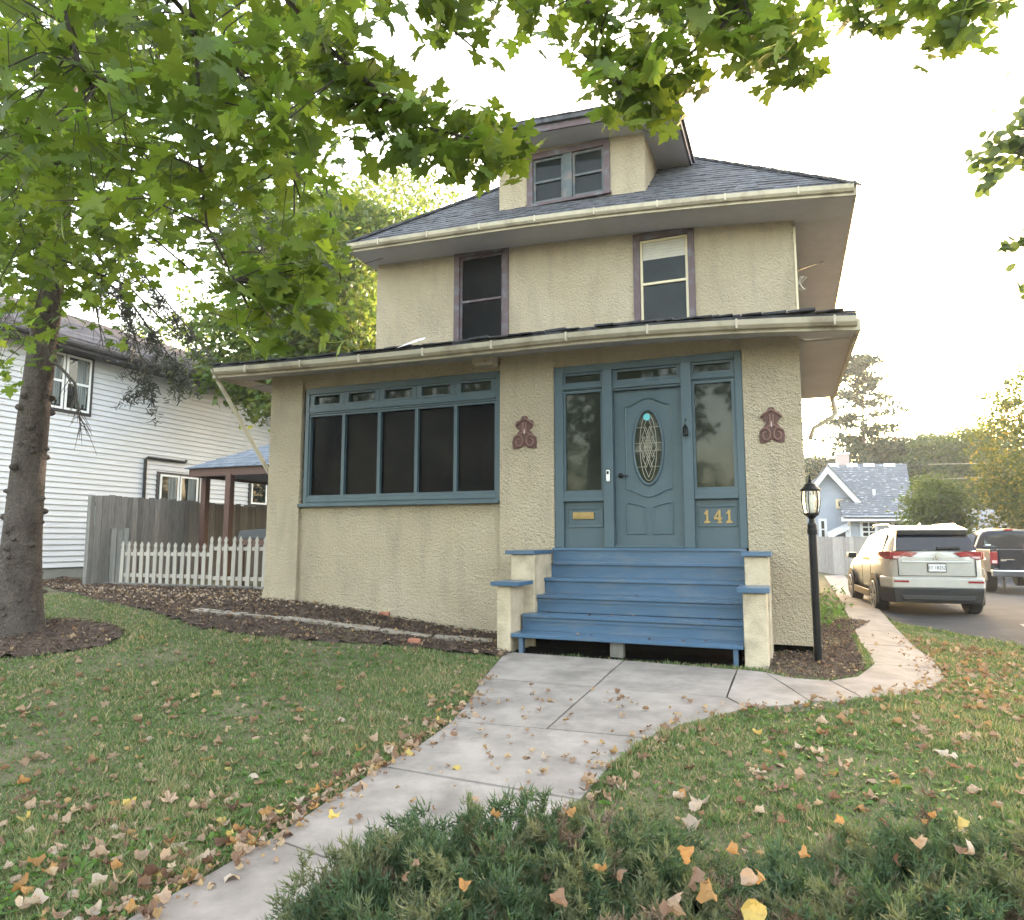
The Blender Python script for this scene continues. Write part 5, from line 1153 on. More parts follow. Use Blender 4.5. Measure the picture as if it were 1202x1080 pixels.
# bright blue bundle seen above the truck
p = at_y(1174, 627, 27); bz = float(gz(p[0], 27))
tb = thing('tarp_bundle', 'small bright blue tarp bundle on a post above the pickup roof', 'tarp', (p[0], 27, bz))
OFF[tb.name] = (p[0], 27, bz)
g = MB(); g.box(p[0] - .03, p[0] + .03, 26.97, 27.03, bz, p[2] - .05); g.build('post', M['oldboard'], tb)
g = MB(); g.lathe([(.001, -.15), (.14, -.12), (.18, 0), (.13, .12), (.05, .17), (.001, .17)], 9, (p[0], 27, p[2])); M['tarp'] = mat('blue_tarp', (0.06, .26, .62), .5); g.build('tarp', M['tarp'], tb)
# ------------------------------------------------------------------ trees and shrubs
QV = [(0, -.5, 0), (.32, 0, .05), (0, .55, -.02), (-.32, 0, .05)]; QF = [(0, 1, 2, 3)]
def sph(n):
    v = rng.normal(size=(n, 3)); return v / np.linalg.norm(v, axis=1, keepdims=True)
def crown_cloud(ells, nclump, per, spread, shell=0.55):
    """leaf positions in clumps through the volume of a few ellipsoids"""
    vol = np.array([e[1][0] * e[1][1] * e[1][2] for e in ells]); out = []
    for (c, r), k in zip(ells, np.maximum(3, (nclump * vol / vol.sum()).astype(int))):
        rad = (shell + (1 - shell) * rng.random(k) ** .7)[:, None] * (0.86 + .22 * rng.random((k, 1)))
        cc = np.asarray(c) + sph(k) * np.asarray(r) * rad
        p = np.repeat(cc, per, 0) + rng.normal(size=(k * per, 3)) * spread * np.array([1, 1, .6])
        out.append(p)
    return np.concatenate(out)
def limbs(base, top, r0, ends, m, par, name='trunk', n=9, wob=.12, twigs=True, r1=.35):
    base = Vector(base); top = Vector(top); g = MB(); pts = [base + Vector((0, 0, -.25))]; rad = [r0 * 1.5]
    L_ = (top - base).length
    for i in range(n + 1):
        t = i / n; pts.append(base.lerp(top, t) + Vector((random.uniform(-1, 1), random.uniform(-1, 1), 0)) * wob * r0 * 2 * (t > .05)); rad.append(r0 * (1 + .35 * math.exp(-t * L_ / .35)) * (1 - (1 - r1) * t))
    g.tube(pts, rad, 12); o = g.build(name, m, par, smooth_=True)
    for e in ends:
        e = Vector(e); t = random.uniform(.45, .98); s = base.lerp(top, t); mid = s.lerp(e, .5) + Vector((0, 0, random.uniform(.0, .15) * (e - s).length)); rr = r0 * (.5 - .25 * t)
        g = MB(); g.tube([s, s.lerp(mid, .5), mid, mid.lerp(e, .6), e], [rr, rr * .8, rr * .6, rr * .4, rr * .12], 6); g.build('limb', m, o, smooth_=True)
    return o
def tree(name, label, cat, base, top, r0, ells, nclump, per, spread, leaf, m, group=None, shell=.5, nl=7, bark='bark', mixm=None):
    t = thing(name, label, cat, base, group=group)
    ends = []
    for _ in range(nl):
        c, r = random.choice(ells); v = sph(1)[0]; v[2] = abs(v[2]) * .6; ends.append(np.asarray(c) + v * np.asarray(r) * .75)
    limbs(base, top, r0, ends, M[bark], t)
    P = crown_cloud(ells, nclump, per, spread, shell); N = len(P)
    nrm = np.array([0, 0, .9]) + rng.normal(size=(N, 3)) * .8
    scatter('crown', QV, QF, P, rng.uniform(.7, 1.35, N) * leaf, nrm, rng.uniform(0, 6.28, N), m, t, 'stuff')
    return t
def gpt(px, py_=None, D=None, dz=0.0):
    p = at_d(px, 633, D); return (p[0], p[1], float(gz(p[0], p[1])) + dz)
def ell(px, py, D, rx, ry_, rz): return (at_d(px, py, D), (rx, ry_, rz))

# right background
tree('turning_tree', 'large green tree turning yellow at the right edge behind the pickup', 'tree', gpt(1215, D=31), at_d(1210, 470, 31), .28,
     [ell(1205, 520, 31, 2.2, 2.2, 2.6), ell(1225, 470, 32, 2.4, 2.4, 2.2), ell(1180, 590, 31, 1.5, 1.6, 1.5), ell(1235, 590, 30, 2.5, 2.0, 2.0), ell(1170, 560, 32, 1.0, 1.2, .9)], 900, 16, .28, .17, M['yellowleaf'])
tree('sumac_tree', 'small feathery green tree standing just beyond the suv roof', 'tree', gpt(1105, D=33), at_d(1103, 570, 33), .10,
     [ell(1100, 592, 33, 1.6, 1.5, 1.2), ell(1120, 615, 33, 1.2, 1.2, .8), ell(1080, 615, 33, .9, 1.2, .8), ell(1096, 566, 33, .8, .8, .5)], 420, 18, .22, .16, M['farleaf'], shell=.3)
fb = [(1040, 545, 78, 4.0, 2.9), (1072, 540, 80, 3.6, 3.0), (1098, 545, 70, 4.6, 4.0), (1130, 550, 72, 4.8, 4.4), (1165, 545, 68, 4.4, 4.4), (950, 560, 85, 3.2, 2.6), (1012, 540, 82, 4.5, 2.8), (1190, 560, 75, 5, 5), (925, 575, 88, 4, 4)]
fl_ = ['dark round evergreen mass behind the chimney roof', 'dark evergreen at the right end of the blue roof', 'hazy green tree above the sumac', 'tall hazy green tree in the middle of the back row', 'pale green tree left of the turning tree', 'pale tree showing beside the corner pier above the gable', 'dark evergreen directly above the blue roof ridge', 'hazy green tree behind the turning tree', 'pale tree hidden by the corner pier']
for (px, py_, D, rx, rz), lb_ in zip(fb, fl_):
    b = gpt(px, D=D); c = at_d(px, py_, D); c2 = at_d(px, py_ + 40, D)
    tree('background_tree', lb_, 'tree', b, (c[0], c[1], c[2] + rz * .3), .3, [(c, (rx, rx, rz)), (c2, (rx * 1.15, rx * 1.1, rz)), (c + np.array([rx * .5, 0, rz * .4]), (rx * .6, rx * .6, rz * .6))], 700, 16, .45, .36, M['needle'] if 'evergreen' in lb_ else M['farleaf'], group='trees beyond the blue house', shell=.35)
# tall thin conifer
cb = gpt(1013, D=74); ct = at_d(1012, 412, 74)
cf = thing('conifer_tree', 'tall sparse conifer rising behind the blue house with sky between its branches', 'tree', cb)
limbs(cb, ct, .35, [], M['bark'], cf, r1=.1)
g = MB(); pos = []
H_ = ct[2] - cb[2]; z = .35
while z < 1.0:
    for k in range(6):
        a = random.uniform(0, 6.28); Lb = (1.08 - z) ** .8 * 11.5 * random.uniform(.45, 1.0) + .3; o = Vector(cb).lerp(Vector(ct), z); d = Vector((math.cos(a), math.sin(a), random.uniform(-.12, .28))); e = o + d * Lb
        g.tube([o, o.lerp(e, .5) + Vector((0, 0, .12)), e], [.07, .05, .015], 5)
        for t in np.arange(.25, 1.02, .055): 
            for _ in range(11): pos.append(np.array(o.lerp(e, t)) + rng.normal(size=3) * np.array([.42, .42, .22]))
    z += .055
g.build('branch', M['bark'], cf, kind='stuff')
P = np.array(pos); N = len(P)
scatter('crown', QV, QF, P, rng.uniform(.25, .48, N), np.array([0, 0, .8]) + rng.normal(size=(N, 3)) * .8, rng.uniform(0, 6.28, N), M['needle'], cf, 'stuff')
# left middle: lime green tree between the houses, and its neighbours
tree('yellow_green_tree', 'bright yellow-green tree between the white sided house and the stucco house', 'tree', gpt(400, D=23), at_d(405, 300, 23), .22,
     [ell(335, 300, 22, 2.4, 2.4, 2.2), ell(400, 300, 24, 2.6, 2.4, 2.2), ell(300, 400, 21, 1.9, 1.9, 1.1), ell(265, 440, 20.5, 1.2, 1.4, .8), ell(330, 460, 21, 1.6, 1.6, 1.1), ell(440, 280, 25, 2.4, 2, 1.2), ell(240, 380, 21, .8, .9, .6), ell(410, 385, 22, 1.7, 1.6, 2.0), ell(365, 380, 21.5, 1.7, 1.6, 1.5)], 1700, 18, .26, .20, M['limeleaf'], shell=.35, nl=12)
tree('dark_spruce', 'dark spruce behind the yellow-green tree at the house corner', 'tree', gpt(395, D=27), at_d(385, 225, 27), .25,
     [ell(385, 400, 27, 2.4, 2.4, 3.4), ell(380, 300, 27, 1.7, 1.7, 2.0), ell(360, 470, 27, 3, 2.5, 2.0)], 500, 16, .40, .26, M['needle'], shell=.3)
for px, py_, D, rr, lb_ in ((470, 255, 40, 4.0, 'pale green tree crown showing over the left roof hip'), (430, 270, 44, 4.5, 'distant green tree left of the roof hip'), (250, 420, 40, 5.0, 'distant tree behind the white sided house roof')):
    c = at_d(px, py_, D); tree('rear_tree', lb_, 'tree', gpt(px, D=D), tuple(c), .3, [(c, (rr, rr, rr * .75)), (c - np.array([0, 0, rr]), (rr * 1.2, rr * 1.2, rr))], 420, 14, .40, .30, M['limeleaf'], group='trees behind the two houses', shell=.4)

for x_, y_, lb_ in ((-7.6, 33, 'unseen tree added behind the stucco house to block low sun'), (-12.5, 30, 'unseen tree added behind the stucco house roof to shade the fence'), (-17.5, 33, 'unseen tree added behind the gazebo side to block low sun')):
    c = np.array([x_, y_, 5.5]); tree('rear_tree', lb_, 'tree', (x_, y_, .4), (x_, y_, 8), .3, [(c, (3.4, 3, 4.5)), (c + np.array([1, 0, -2.5]), (3.8, 3, 2.5))], 420, 14, .40, .34, M['farleaf'], group='trees behind the two houses', shell=.3)  # unseen sun-blocking trees, added to shade fence, siding and trunk
# leaning spruce trunk at the left
tb0 = hit(20, 744); D0 = 9.05
tl_ = thing('leaning_tree', 'tall tree with knobbly grey-brown trunk leaning at the left of the lawn', 'tree', tuple(tb0))
tp = [np.array(tb0) + np.array([0, 0, -.2]), tb0, at_d(21, 690, D0), at_d(27, 620, D0), at_d(36, 520, D0), at_d(46, 430, D0), at_d(58, 350, D0), at_d(66, 290, D0 + .05), at_d(74, 180, D0 + .1), at_d(82, 40, D0 + .2), at_d(90, -140, D0 + .3), at_d(96, -340, D0 + .4)]
px_r = [36, 28, 23, 20, 17.6, 15.8, 14.3, 13.2, 12, 11, 9, 5]
g = MB(); g.tube(tp, [r * D0 / FPX * 1.0 for r in px_r], 20)
# lumpy surface
gv = []
for i, v in enumerate(g.v):
    s_ = math.sin(v[2] * 9 + v[0] * 7) * math.cos(v[2] * 5 - v[1] * 11); gv.append((v[0] + .012 * s_, v[1] + .012 * math.cos(v[2] * 13 + v[1] * 9), v[2]))
g.v = gv; tk = g.build('trunk', M['bark'], tl_, smooth_=True, subs=1)
tpv = [Vector(p) for p in tp]
def on_trunk(u):
    k = min(len(tp) - 2, int(u)); return tpv[k].lerp(tpv[k + 1], u - k)
g = MB()
for i in range(90):
    u = random.uniform(1.2, 7.5); c = on_trunk(u); r = px_r[int(u)] * D0 / FPX * .97; a = random.uniform(0, 6.28); d = Vector((math.cos(a), math.sin(a), 0)); q = c + d * r; s_ = random.uniform(.018, .045)
    g.tube([q - d * .02, q + d * s_ * .5, q + d * (s_ * 1.1) + Vector((0, 0, -.01))], [s_ * 1.2, s_, s_ * .35], 7)
g.build('knots', M['bark'], tk, kind='stuff')
g = MB(); dead = []
def dbranch(pts, r): g.tube([tuple(p) for p in pts], [r * (1 - .8 * i / (len(pts) - 1)) for i in range(len(pts))], 6)
for (q0, q1, q2, D_) in (((66, 300), (150, 350), (215, 440), 9.3), ((70, 260), (140, 330), (180, 470), 9.6), ((60, 360), (40, 345), (0, 372), 8.9), ((68, 330), (110, 345), (120, 400), 9.0), ((74, 240), (150, 300), (250, 420), 9.9), ((50, 420), (88, 450), (95, 505), 9.0), ((76, 200), (200, 240), (330, 300), 10.5), ((78, 180), (220, 190), (390, 310), 10.8), ((78, 150), (20, 200), (-60, 260), 9.0)):
    pts = [at_d(*q0, D0), at_d((q0[0] + q1[0]) / 2, (q0[1] + q1[1]) / 2 - 6, (D0 + D_) / 2), at_d(*q1, D_), at_d((q1[0] + q2[0]) / 2, (q1[1] + q2[1]) / 2, D_), at_d(*q2, D_)]
    dbranch(pts, .028); dead.append(pts)
g.build('branch', M['deadtwig'], tl_, kind='stuff')
g = MB(); pos = []
for pts in dead:
    for k in range(34):
        u = random.uniform(1.2, 4); i = min(3, int(u)); a = np.array(pts[i]) * (1 - (u - i)) + np.array(pts[i + 1]) * (u - i); L_ = random.uniform(.15, .55)
        d = np.array([random.uniform(-.5, .5), random.uniform(-.5, .5), -random.uniform(.4, 1.0)]); e = a + d * L_
        g.tube([a, (a + e) / 2 + np.array([0, 0, .03]), e], [.006, .004, .002], 4)
        if pts is dead[0] or pts is dead[1] or pts is dead[4] or pts is dead[6] or pts is dead[7]:
            for t in np.arange(.2, 1.05, .07): pos += [a + (e - a) * t + rng.normal(size=3) * .035 for _ in range(3)]
g.build('dead_twigs', M['deadtwig'], tl_, kind='stuff')
P = np.array(pos); N = len(P)
scatter('needle_sprays', [(-.10, 0, 0), (.10, 0, 0), (.06, 1, 0), (-.06, 1, 0)], QF, P, rng.uniform(.05, .11, N), rng.normal(size=(N, 3)), rng.uniform(0, 6.28, N), M['drygrey'], tl_, 'stuff')
ctop = np.array(tp[-2]); cl = [(ctop + np.array([0, 0, 1.0]), (1.7, 1.7, 3.0)), (np.array(tp[-3]), (1.3, 1.3, 1.4))]
P = crown_cloud(cl, 260, 16, .25, .3); N = len(P)
scatter('crown', QV, QF, P, rng.uniform(.10, .2, N), np.array([0, 0, .8]) + rng.normal(size=(N, 3)) * .8, rng.uniform(0, 6.28, N), M['needle'], tl_, 'stuff')

# ------------------------------------------------------------------ big maple whose branches hang over the yard
mb_ = (-5.2, -.6, float(gz(-5.2, -.6)))
mp = thing('maple_tree', 'large maple with green lobed leaves hanging across the top of the view', 'tree', mb_)
trunk = limbs(mb_, (-4.6, .2, 5.2), .34, [], M['bark'], mp, r1=.6)
BR = [  # hanging branches seen: pixel path, distance at start and end, thickness
 ([(-60, -120), (60, -30), (75, 10), (92, 75), (132, 102)], 4.2, 4.0, .018),
 ([(190, -160), (222, -20), (232, 80), (231, 165), (243, 265), (292, 362)], 4.0, 4.3, .016),
 ([(150, -160), (200, -5), (255, 58), (303, 108), (333, 170), (352, 232)], 4.3, 4.6, .017),
 ([(260, -150), (330, -10), (372, 45), (432, 97), (500, 150), (556, 163), (605, 172)], 4.0, 4.2, .018),
 ([(-200, 120), (0, 190), (105, 192), (180, 206), (228, 233)], 6.0, 6.4, .025),
 ([(-200, 60), (0, 105), (40, 150), (160, 262), (250, 340)], 6.6, 7.0, .022),
 ([(560, -200), (640, -70), (700, 15), (715, 70), (735, 125)], 4.0, 4.2, .014),
 ([(940, -160), (872, 0), (842, 38), (806, 66), (760, 110)], 4.0, 4.2, .016),
 ([(700, -200), (860, -60), (1000, -10), (1010, 28), (1025, 40)], 4.0, 4.3, .013),
 ([(980, -160), (1080, -30), (1140, 20), (1110, 55), (1100, 62)], 4.1, 4.3, .012),
 ([(360, -160), (460, -30), (520, 25), (560, 60)], 4.1, 4.3, .014),
 ([(780, -180), (880, -30), (915, 30), (940, 90), (950, 98)], 4.2, 4.3, .013),
 ([(-150, 220), (0, 240), (60, 300), (150, 335), (215, 400)], 7.2, 7.6, .02),
 ([(-100, -60), (120, 10), (280, 90), (380, 200), (400, 330)], 7.0, 7.6, .024),
]
paths = []
for pts, d0, d1, r in BR:
    n = len(pts); W = [at_d(*p, d0 + (d1 - d0) * i / (n - 1)) for i, p in enumerate(pts)]
    g = MB(); hub = Vector((-4.6, .2, 5.2)); s = Vector(W[0]); mid = hub.lerp(s, .5) + Vector((0, 0, .8))
    g.tube([hub, hub.lerp(mid, .6), mid, mid.lerp(s, .5), s] + [tuple(w) for w in W[1:]], [.11, .09, .07, .05, r * 1.6] + [r * (1.25 - .95 * i / (n - 1)) for i in range(1, n)], 7)
    g.build('limb', M['twig'], mp, smooth_=True); paths.append((W, r))
SPC = []
# leaves: grown in sprays round points of the crown that hangs in view
LV = []     # (pos, size)
def spray(c, k, sp, smin=.10, smax=.16):
    k = k + 1; smin *= .9; smax *= .9
    SPC.append(np.asarray(c)); p = np.asarray(c) + rng.normal(size=(k, 3)) * sp * np.array([1, 1, .75])
    LV.append(np.concatenate([p, rng.uniform(smin, smax, (k, 1))], 1))
def fill(poly, n, d0, d1, k, sp, smin=.10, smax=.16):
    P = np.array(poly); x0, y0 = P.min(0); x1, y1 = P.max(0); c = 0
    while c < n:
        x, y = random.uniform(x0, x1), random.uniform(y0, y1)
        if inpoly(np.array([x]), np.array([y]), poly)[0]: spray(at_d(x, y, random.uniform(d0, d1)), k, sp, smin, smax); c += 1
TL = [(-80, -80), (420, -80), (440, 60), (395, 105), (400, 180), (385, 225), (395, 300), (372, 352), (330, 372), (290, 340), (250, 300), (215, 285), (150, 290), (90, 280), (50, 330), (-20, 430), (-80, 430)]
TL1 = [(-80, -80), (470, -80), (470, 30), (400, 95), (370, 190), (300, 250), (200, 250), (60, 250), (-80, 300)]
fill(TL1, 165, 3.6, 5.2, 6, .18, .11, .17)
fill(TL, 172, 5.2, 7.2, 8, .24, .10, .16)
fill(TL, 125, 7.2, 9.8, 9, .32, .11, .17)
fill([(0, 250), (120, 290), (180, 350), (110, 390), (60, 350), (30, 420), (-20, 470), (-20, 300)], 34, 7.2, 8.6, 7, .2)
fill([(-30, 150), (140, 150), (150, 260), (110, 330), (50, 340), (-30, 420)], 70, 5.6, 8.4, 8, .22, .12, .17)
STRIP = [(400, -90), (1010, -90), (1000, 20), (940, 62), (890, 62), (850, 62), (815, 60), (780, 105), (725, 102), (700, 65), (640, 30), (590, 12), (540, 12), (470, 25)]
fill(STRIP, 104, 3.7, 4.8, 6, .16, .11, .17)
fill([(480, -60), (960, -60), (900, 15), (700, 15), (500, 5)], 26, 5.0, 6.5, 7, .2)
fill([(690, 60), (790, 60), (800, 105), (760, 128), (730, 128), (695, 100)], 15, 3.9, 4.4, 6, .11, .10, .16)
fill([(850, 20), (920, 20), (935, 62), (920, 80), (870, 70)], 13, 3.9, 4.3, 5, .10, .10, .16)
fill([(400, 60), (470, 90), (540, 130), (600, 150), (612, 172), (560, 200), (500, 190), (440, 170), (405, 150)], 40, 4.0, 4.6, 6, .12, .11, .165)
fill([(280, 300), (360, 290), (395, 330), (380, 385), (330, 398), (270, 380)], 22, 4.2, 4.7, 6, .13, .11, .17)
fill([(1010, -40), (1180, -40), (1170, 12), (1120, 40), (1085, 40), (1030, 12)], 20, 3.9, 4.4, 4, .09, .11, .17)
for c in ((1100, 46), (1125, 30), (1160, 10), (1020, 22), (945, 92), (575, 192), (520, 205), (620, 178), (548, 175)): spray(at_d(*c, 4.1), 3, .05)
for W, r in paths:
    for i in range(len(W) - 1):
        for t in np.arange(0, 1, .25): spray(W[i] * (1 - t) + W[i + 1] * t + np.array([0, 0, -.03]), 1, .07)
LV = np.concatenate(LV); 
vx, vy = pix(LV[:, :3].T.T) if False else (None, None)
rel = LV[:, :3] - C0; zz = rel @ f_; PX = PW / 2 + FPX * (rel @ r_) / zz; PY = PH / 2 - FPX * (rel @ u_) / zz
# keep the air over the house front clear, as the tree's crown really ends there
sky_hole = inpoly(PX, PY, [(432, 200), (440, 175), (505, 212), (560, 222), (640, 215), (630, 125), (690, 112), (720, 160), (800, 150), (830, 108), (1250, 75), (1250, 600), (380, 600), (400, 420), (415, 300)]) | inpoly(PX, PY, [(430, 45), (520, 60), (575, 70), (600, 55), (680, 82), (690, 105), (610, 130), (560, 115), (500, 100), (450, 75)]) | inpoly(PX, PY, [(965, 60), (1090, 62), (1085, 50), (1030, 45), (1010, 40)])
LV = LV[~sky_hole & (zz > 2.0)]
N = len(LV); dist = np.linalg.norm(LV[:, :3] - C0, axis=1)
down = np.array([0, 0, -1.0])
nrm = np.array([0, -.25, .75]) + rng.normal(size=(N, 3)) * .55
ang = rng.uniform(0, 6.28, N)
order = np.argsort(dist + 100 * ((PX[~sky_hole & (zz > 2.0)] < -10) | (PY[~sky_hole & (zz > 2.0)] < -10) | (PX[~sky_hole & (zz > 2.0)] > 1215)))
near, rest = order[:300], order[300:]
protos = [maple_proto(.10, .12, 0, 1), maple_proto(.22, .28, 0, 2), maple_proto(-.05, .35, 0, 3)]
lm = []
for pv, pf in protos:
    for mm in ('maple', 'maple', 'maple', 'maple', 'maplebright'):
        me = bpy.data.meshes.new('maple_leaf'); me.from_pydata([(x, y, z) for x, y, z in pv], [], pf); me.materials.append(M[mm]); lm.append(me)
A_, B_, C_ = rot_basis(nrm[near], ang[near])
for k, i in enumerate(near):
    o = bpy.data.objects.new('leaf', random.choice(lm)); col.objects.link(o); o.parent = mp; s = LV[i, 3]
    o.matrix_local = Matrix.Translation(Vector(LV[i, :3]) - Vector(mb_)) @ Matrix(((A_[k][0], B_[k][0], C_[k][0], 0), (A_[k][1], B_[k][1], C_[k][1], 0), (A_[k][2], B_[k][2], C_[k][2], 0), (0, 0, 0, 1))) @ Matrix.Scale(s, 4)
for j, (pv, pf) in enumerate(protos):
    ii = rest[j::3]; br = rng.random(len(ii)) < .18
    for mm, sel in (('maple', ~br), ('maplebright', br)):
        q = ii[sel]; scatter('foliage', pv, pf, LV[q, :3], LV[q, 3], nrm[q], ang[q], M[mm], mp, 'stuff')
# thin twigs joining the sprays
g = MB()
for i in rest[::3]:
    p = LV[i, :3]; d = rng.normal(size=3) * .12 + np.array([0, 0, .08]); g.tube([p, p + d], [.002, .003], 3, cap=False)
nodes = np.concatenate([np.stack([W[i] * (1 - t) + W[i + 1] * t for i in range(len(W) - 1) for t in (0, .33, .66)]) for W, r in paths])
for c in SPC[::2]:
    dd_ = np.linalg.norm(nodes - c, axis=1); k = int(dd_.argmin())
    if .15 < dd_[k] < 1.3:
        a = nodes[k]; mid = (a + c) / 2 + rng.normal(size=3) * .08 * dd_[k] + np.array([0, 0, .06 * dd_[k]]); g.tube([a, mid, c, c + (c - mid) * .4], [.007, .005, .0035, .002], 4, cap=False)
g.build('twigs', M['twig'], mp, kind='stuff')

# tree off to the right whose tips reach into the view
rt = at_d(1420, 633, 9.0); rb = (rt[0], rt[1], 0.0)
ct_ = thing('roundleaf_tree', 'round-leaved tree reaching in at the right edge with a few hanging sprays', 'tree', rb)
limbs(rb, at_d(1400, 60, 9.0), .22, [at_d(1250, 120, 8.6), at_d(1230, 190, 8.5), at_d(1190, 180, 8.4), at_d(1290, 240, 8.6), at_d(1195, 290, 8.5), at_d(1225, 270, 8.5)], M['twig'], ct_)
P = []
for c, k, s_ in (((1150, 183), 16, .07), ((1172, 170), 26, .08), ((1192, 172), 26, .08), ((1165, 205), 16, .06), ((1158, 215), 8, .04), ((1200, 150), 26, .10), ((1222, 140), 30, .16), ((1205, 185), 16, .08), ((1178, 290), 7, .05), ((1196, 286), 9, .06), ((1201, 345), 3, .03), ((1235, 290), 24, .12), ((1310, 190), 140, .4), ((1440, -90), 1300, .85), ((1500, 60), 800, .8)):
    P.append(at_d(*c, 8.5) + rng.normal(size=(k, 3)) * s_)
P = np.concatenate(P); N = len(P)
RV = [(0, 0, 0)] + [(.42 * math.sin(t) * (1 - .1 * math.cos(t)), .5 - .5 * math.cos(t), .03 * math.cos(2 * t)) for t in np.linspace(.4, 2 * PI - .4, 8)]
scatter('foliage', RV, tri_fan(RV), P, rng.uniform(.10, .17, N), np.array([0, -.5, .5]) + rng.normal(size=(N, 3)) * .6, rng.uniform(0, 6.28, N), M['farleaf'], ct_, 'stuff')
# power line to the house
pl = thing('power_line', 'thin service wire running from the upper wall corner out to the right', 'wire', (ux1, D2, 6.0))
a = at_y(935, 318, D2 + .1); c = at_d(1042, 275, 16.5); b = at_d(1215, 212, 22)
g = MB(); g.tube([tuple(a), tuple(at_d(978, 303, 13.5)), tuple(c), tuple(at_d(1130, 246, 19)), tuple(b), tuple(at_d(1500, 130, 34))], [.007, .009, .018, .022, .026, .03], 5); g.build('wire', M['black'], pl)
g = MB(); q = np.array([tuple(at_y(938 + 3 * math.sin(t * 2.2) + t * .5, 332 - 8 * math.cos(t), D2 - .05)) for t in np.linspace(0, 12, 40)]); g.tube(q, .004, 5); g.build('cable_coil', M['gutter'], pl)
# two wires across the trees at the right back
for y0, y1, lb_ in ((545, 541, 'upper thin wire crossing the trees beyond the suv'), (563, 556, 'lower thin wire crossing the trees beyond the suv')):
    t = thing('utility_wire', lb_, 'wire', tuple(at_d(1150, y0, 45)), group='wires across the back trees')
    g = MB(); g.tube([tuple(at_d(1090, y0, 50)), tuple(at_d(1150, (y0 + y1) / 2 + 1, 46)), tuple(at_d(1260, y1, 40))], .02, 5); g.build('wire', M['gutter'], t)

# far wood across the street, behind the photographer (it shows in the window panes)
P = []
for k in range(32):
    x = -50 + k * 3.2; c = np.array([x + random.uniform(-1, 1), -36 - random.uniform(0, 8), random.uniform(3.0, 6.0)]); P.append(c + sph(130) * np.array([3, 3, 4.2]) * rng.random((130, 1)) ** .4)
P = np.concatenate(P); N = len(P)
fw = scatter('wood_across_street', QV, QF, P, rng.uniform(.9, 1.5, N), np.array([0, 0, .5]) + rng.normal(size=(N, 3)), rng.uniform(0, 6.28, N), M['farleaf']); fw['kind'] = 'stuff'

# ------------------------------------------------------------------ junipers in the foreground
M['deadneedle'] = leafmat('dead_juniper', (0.10, 0.062, 0.040), (0.20, 0.15, 0.10), (1.2, 1.1, 1.0), 0.2)
def juniper_spray(seed):
    r = np.random.default_rng(seed); V, F_ = [], []
    def needle(p, d, L_, w):
        d = d / np.linalg.norm(d); s = np.cross(d, r.normal(size=3)); s /= np.linalg.norm(s); n = len(V)
        V.extend([p - s * w, p + s * w, p + d * L_]); F_.append((n, n + 1, n + 2))
    def twig(p, d, L_, lev):
        k = max(3, int(L_ / .05)); d = d / np.linalg.norm(d)
        for i in range(k):
            q = p + d * L_ * i / k
            for _ in range(3 if lev else 2):
                e = d * .9 + r.normal(size=3) * .55; needle(q, e, r.uniform(.08, .15), .016)
            if lev == 0 and i > 0:
                for s in (-1, 1):
                    side = np.cross(d, [0, 1, 0]) * s + d * .9 + r.normal(size=3) * .25; twig(q, side, .38 * (1 - .55 * i / k), 1)
            d = d + r.normal(size=3) * .10; d[2] += -.01; d /= np.linalg.norm(d)
        needle(p + d * L_, d, .14, .013)
    twig(np.zeros(3), np.array([0, 1.0, .1]), 1.0, 0)
    return np.array(V), np.array(F_)
SP = [juniper_spray(s) for s in range(4)]
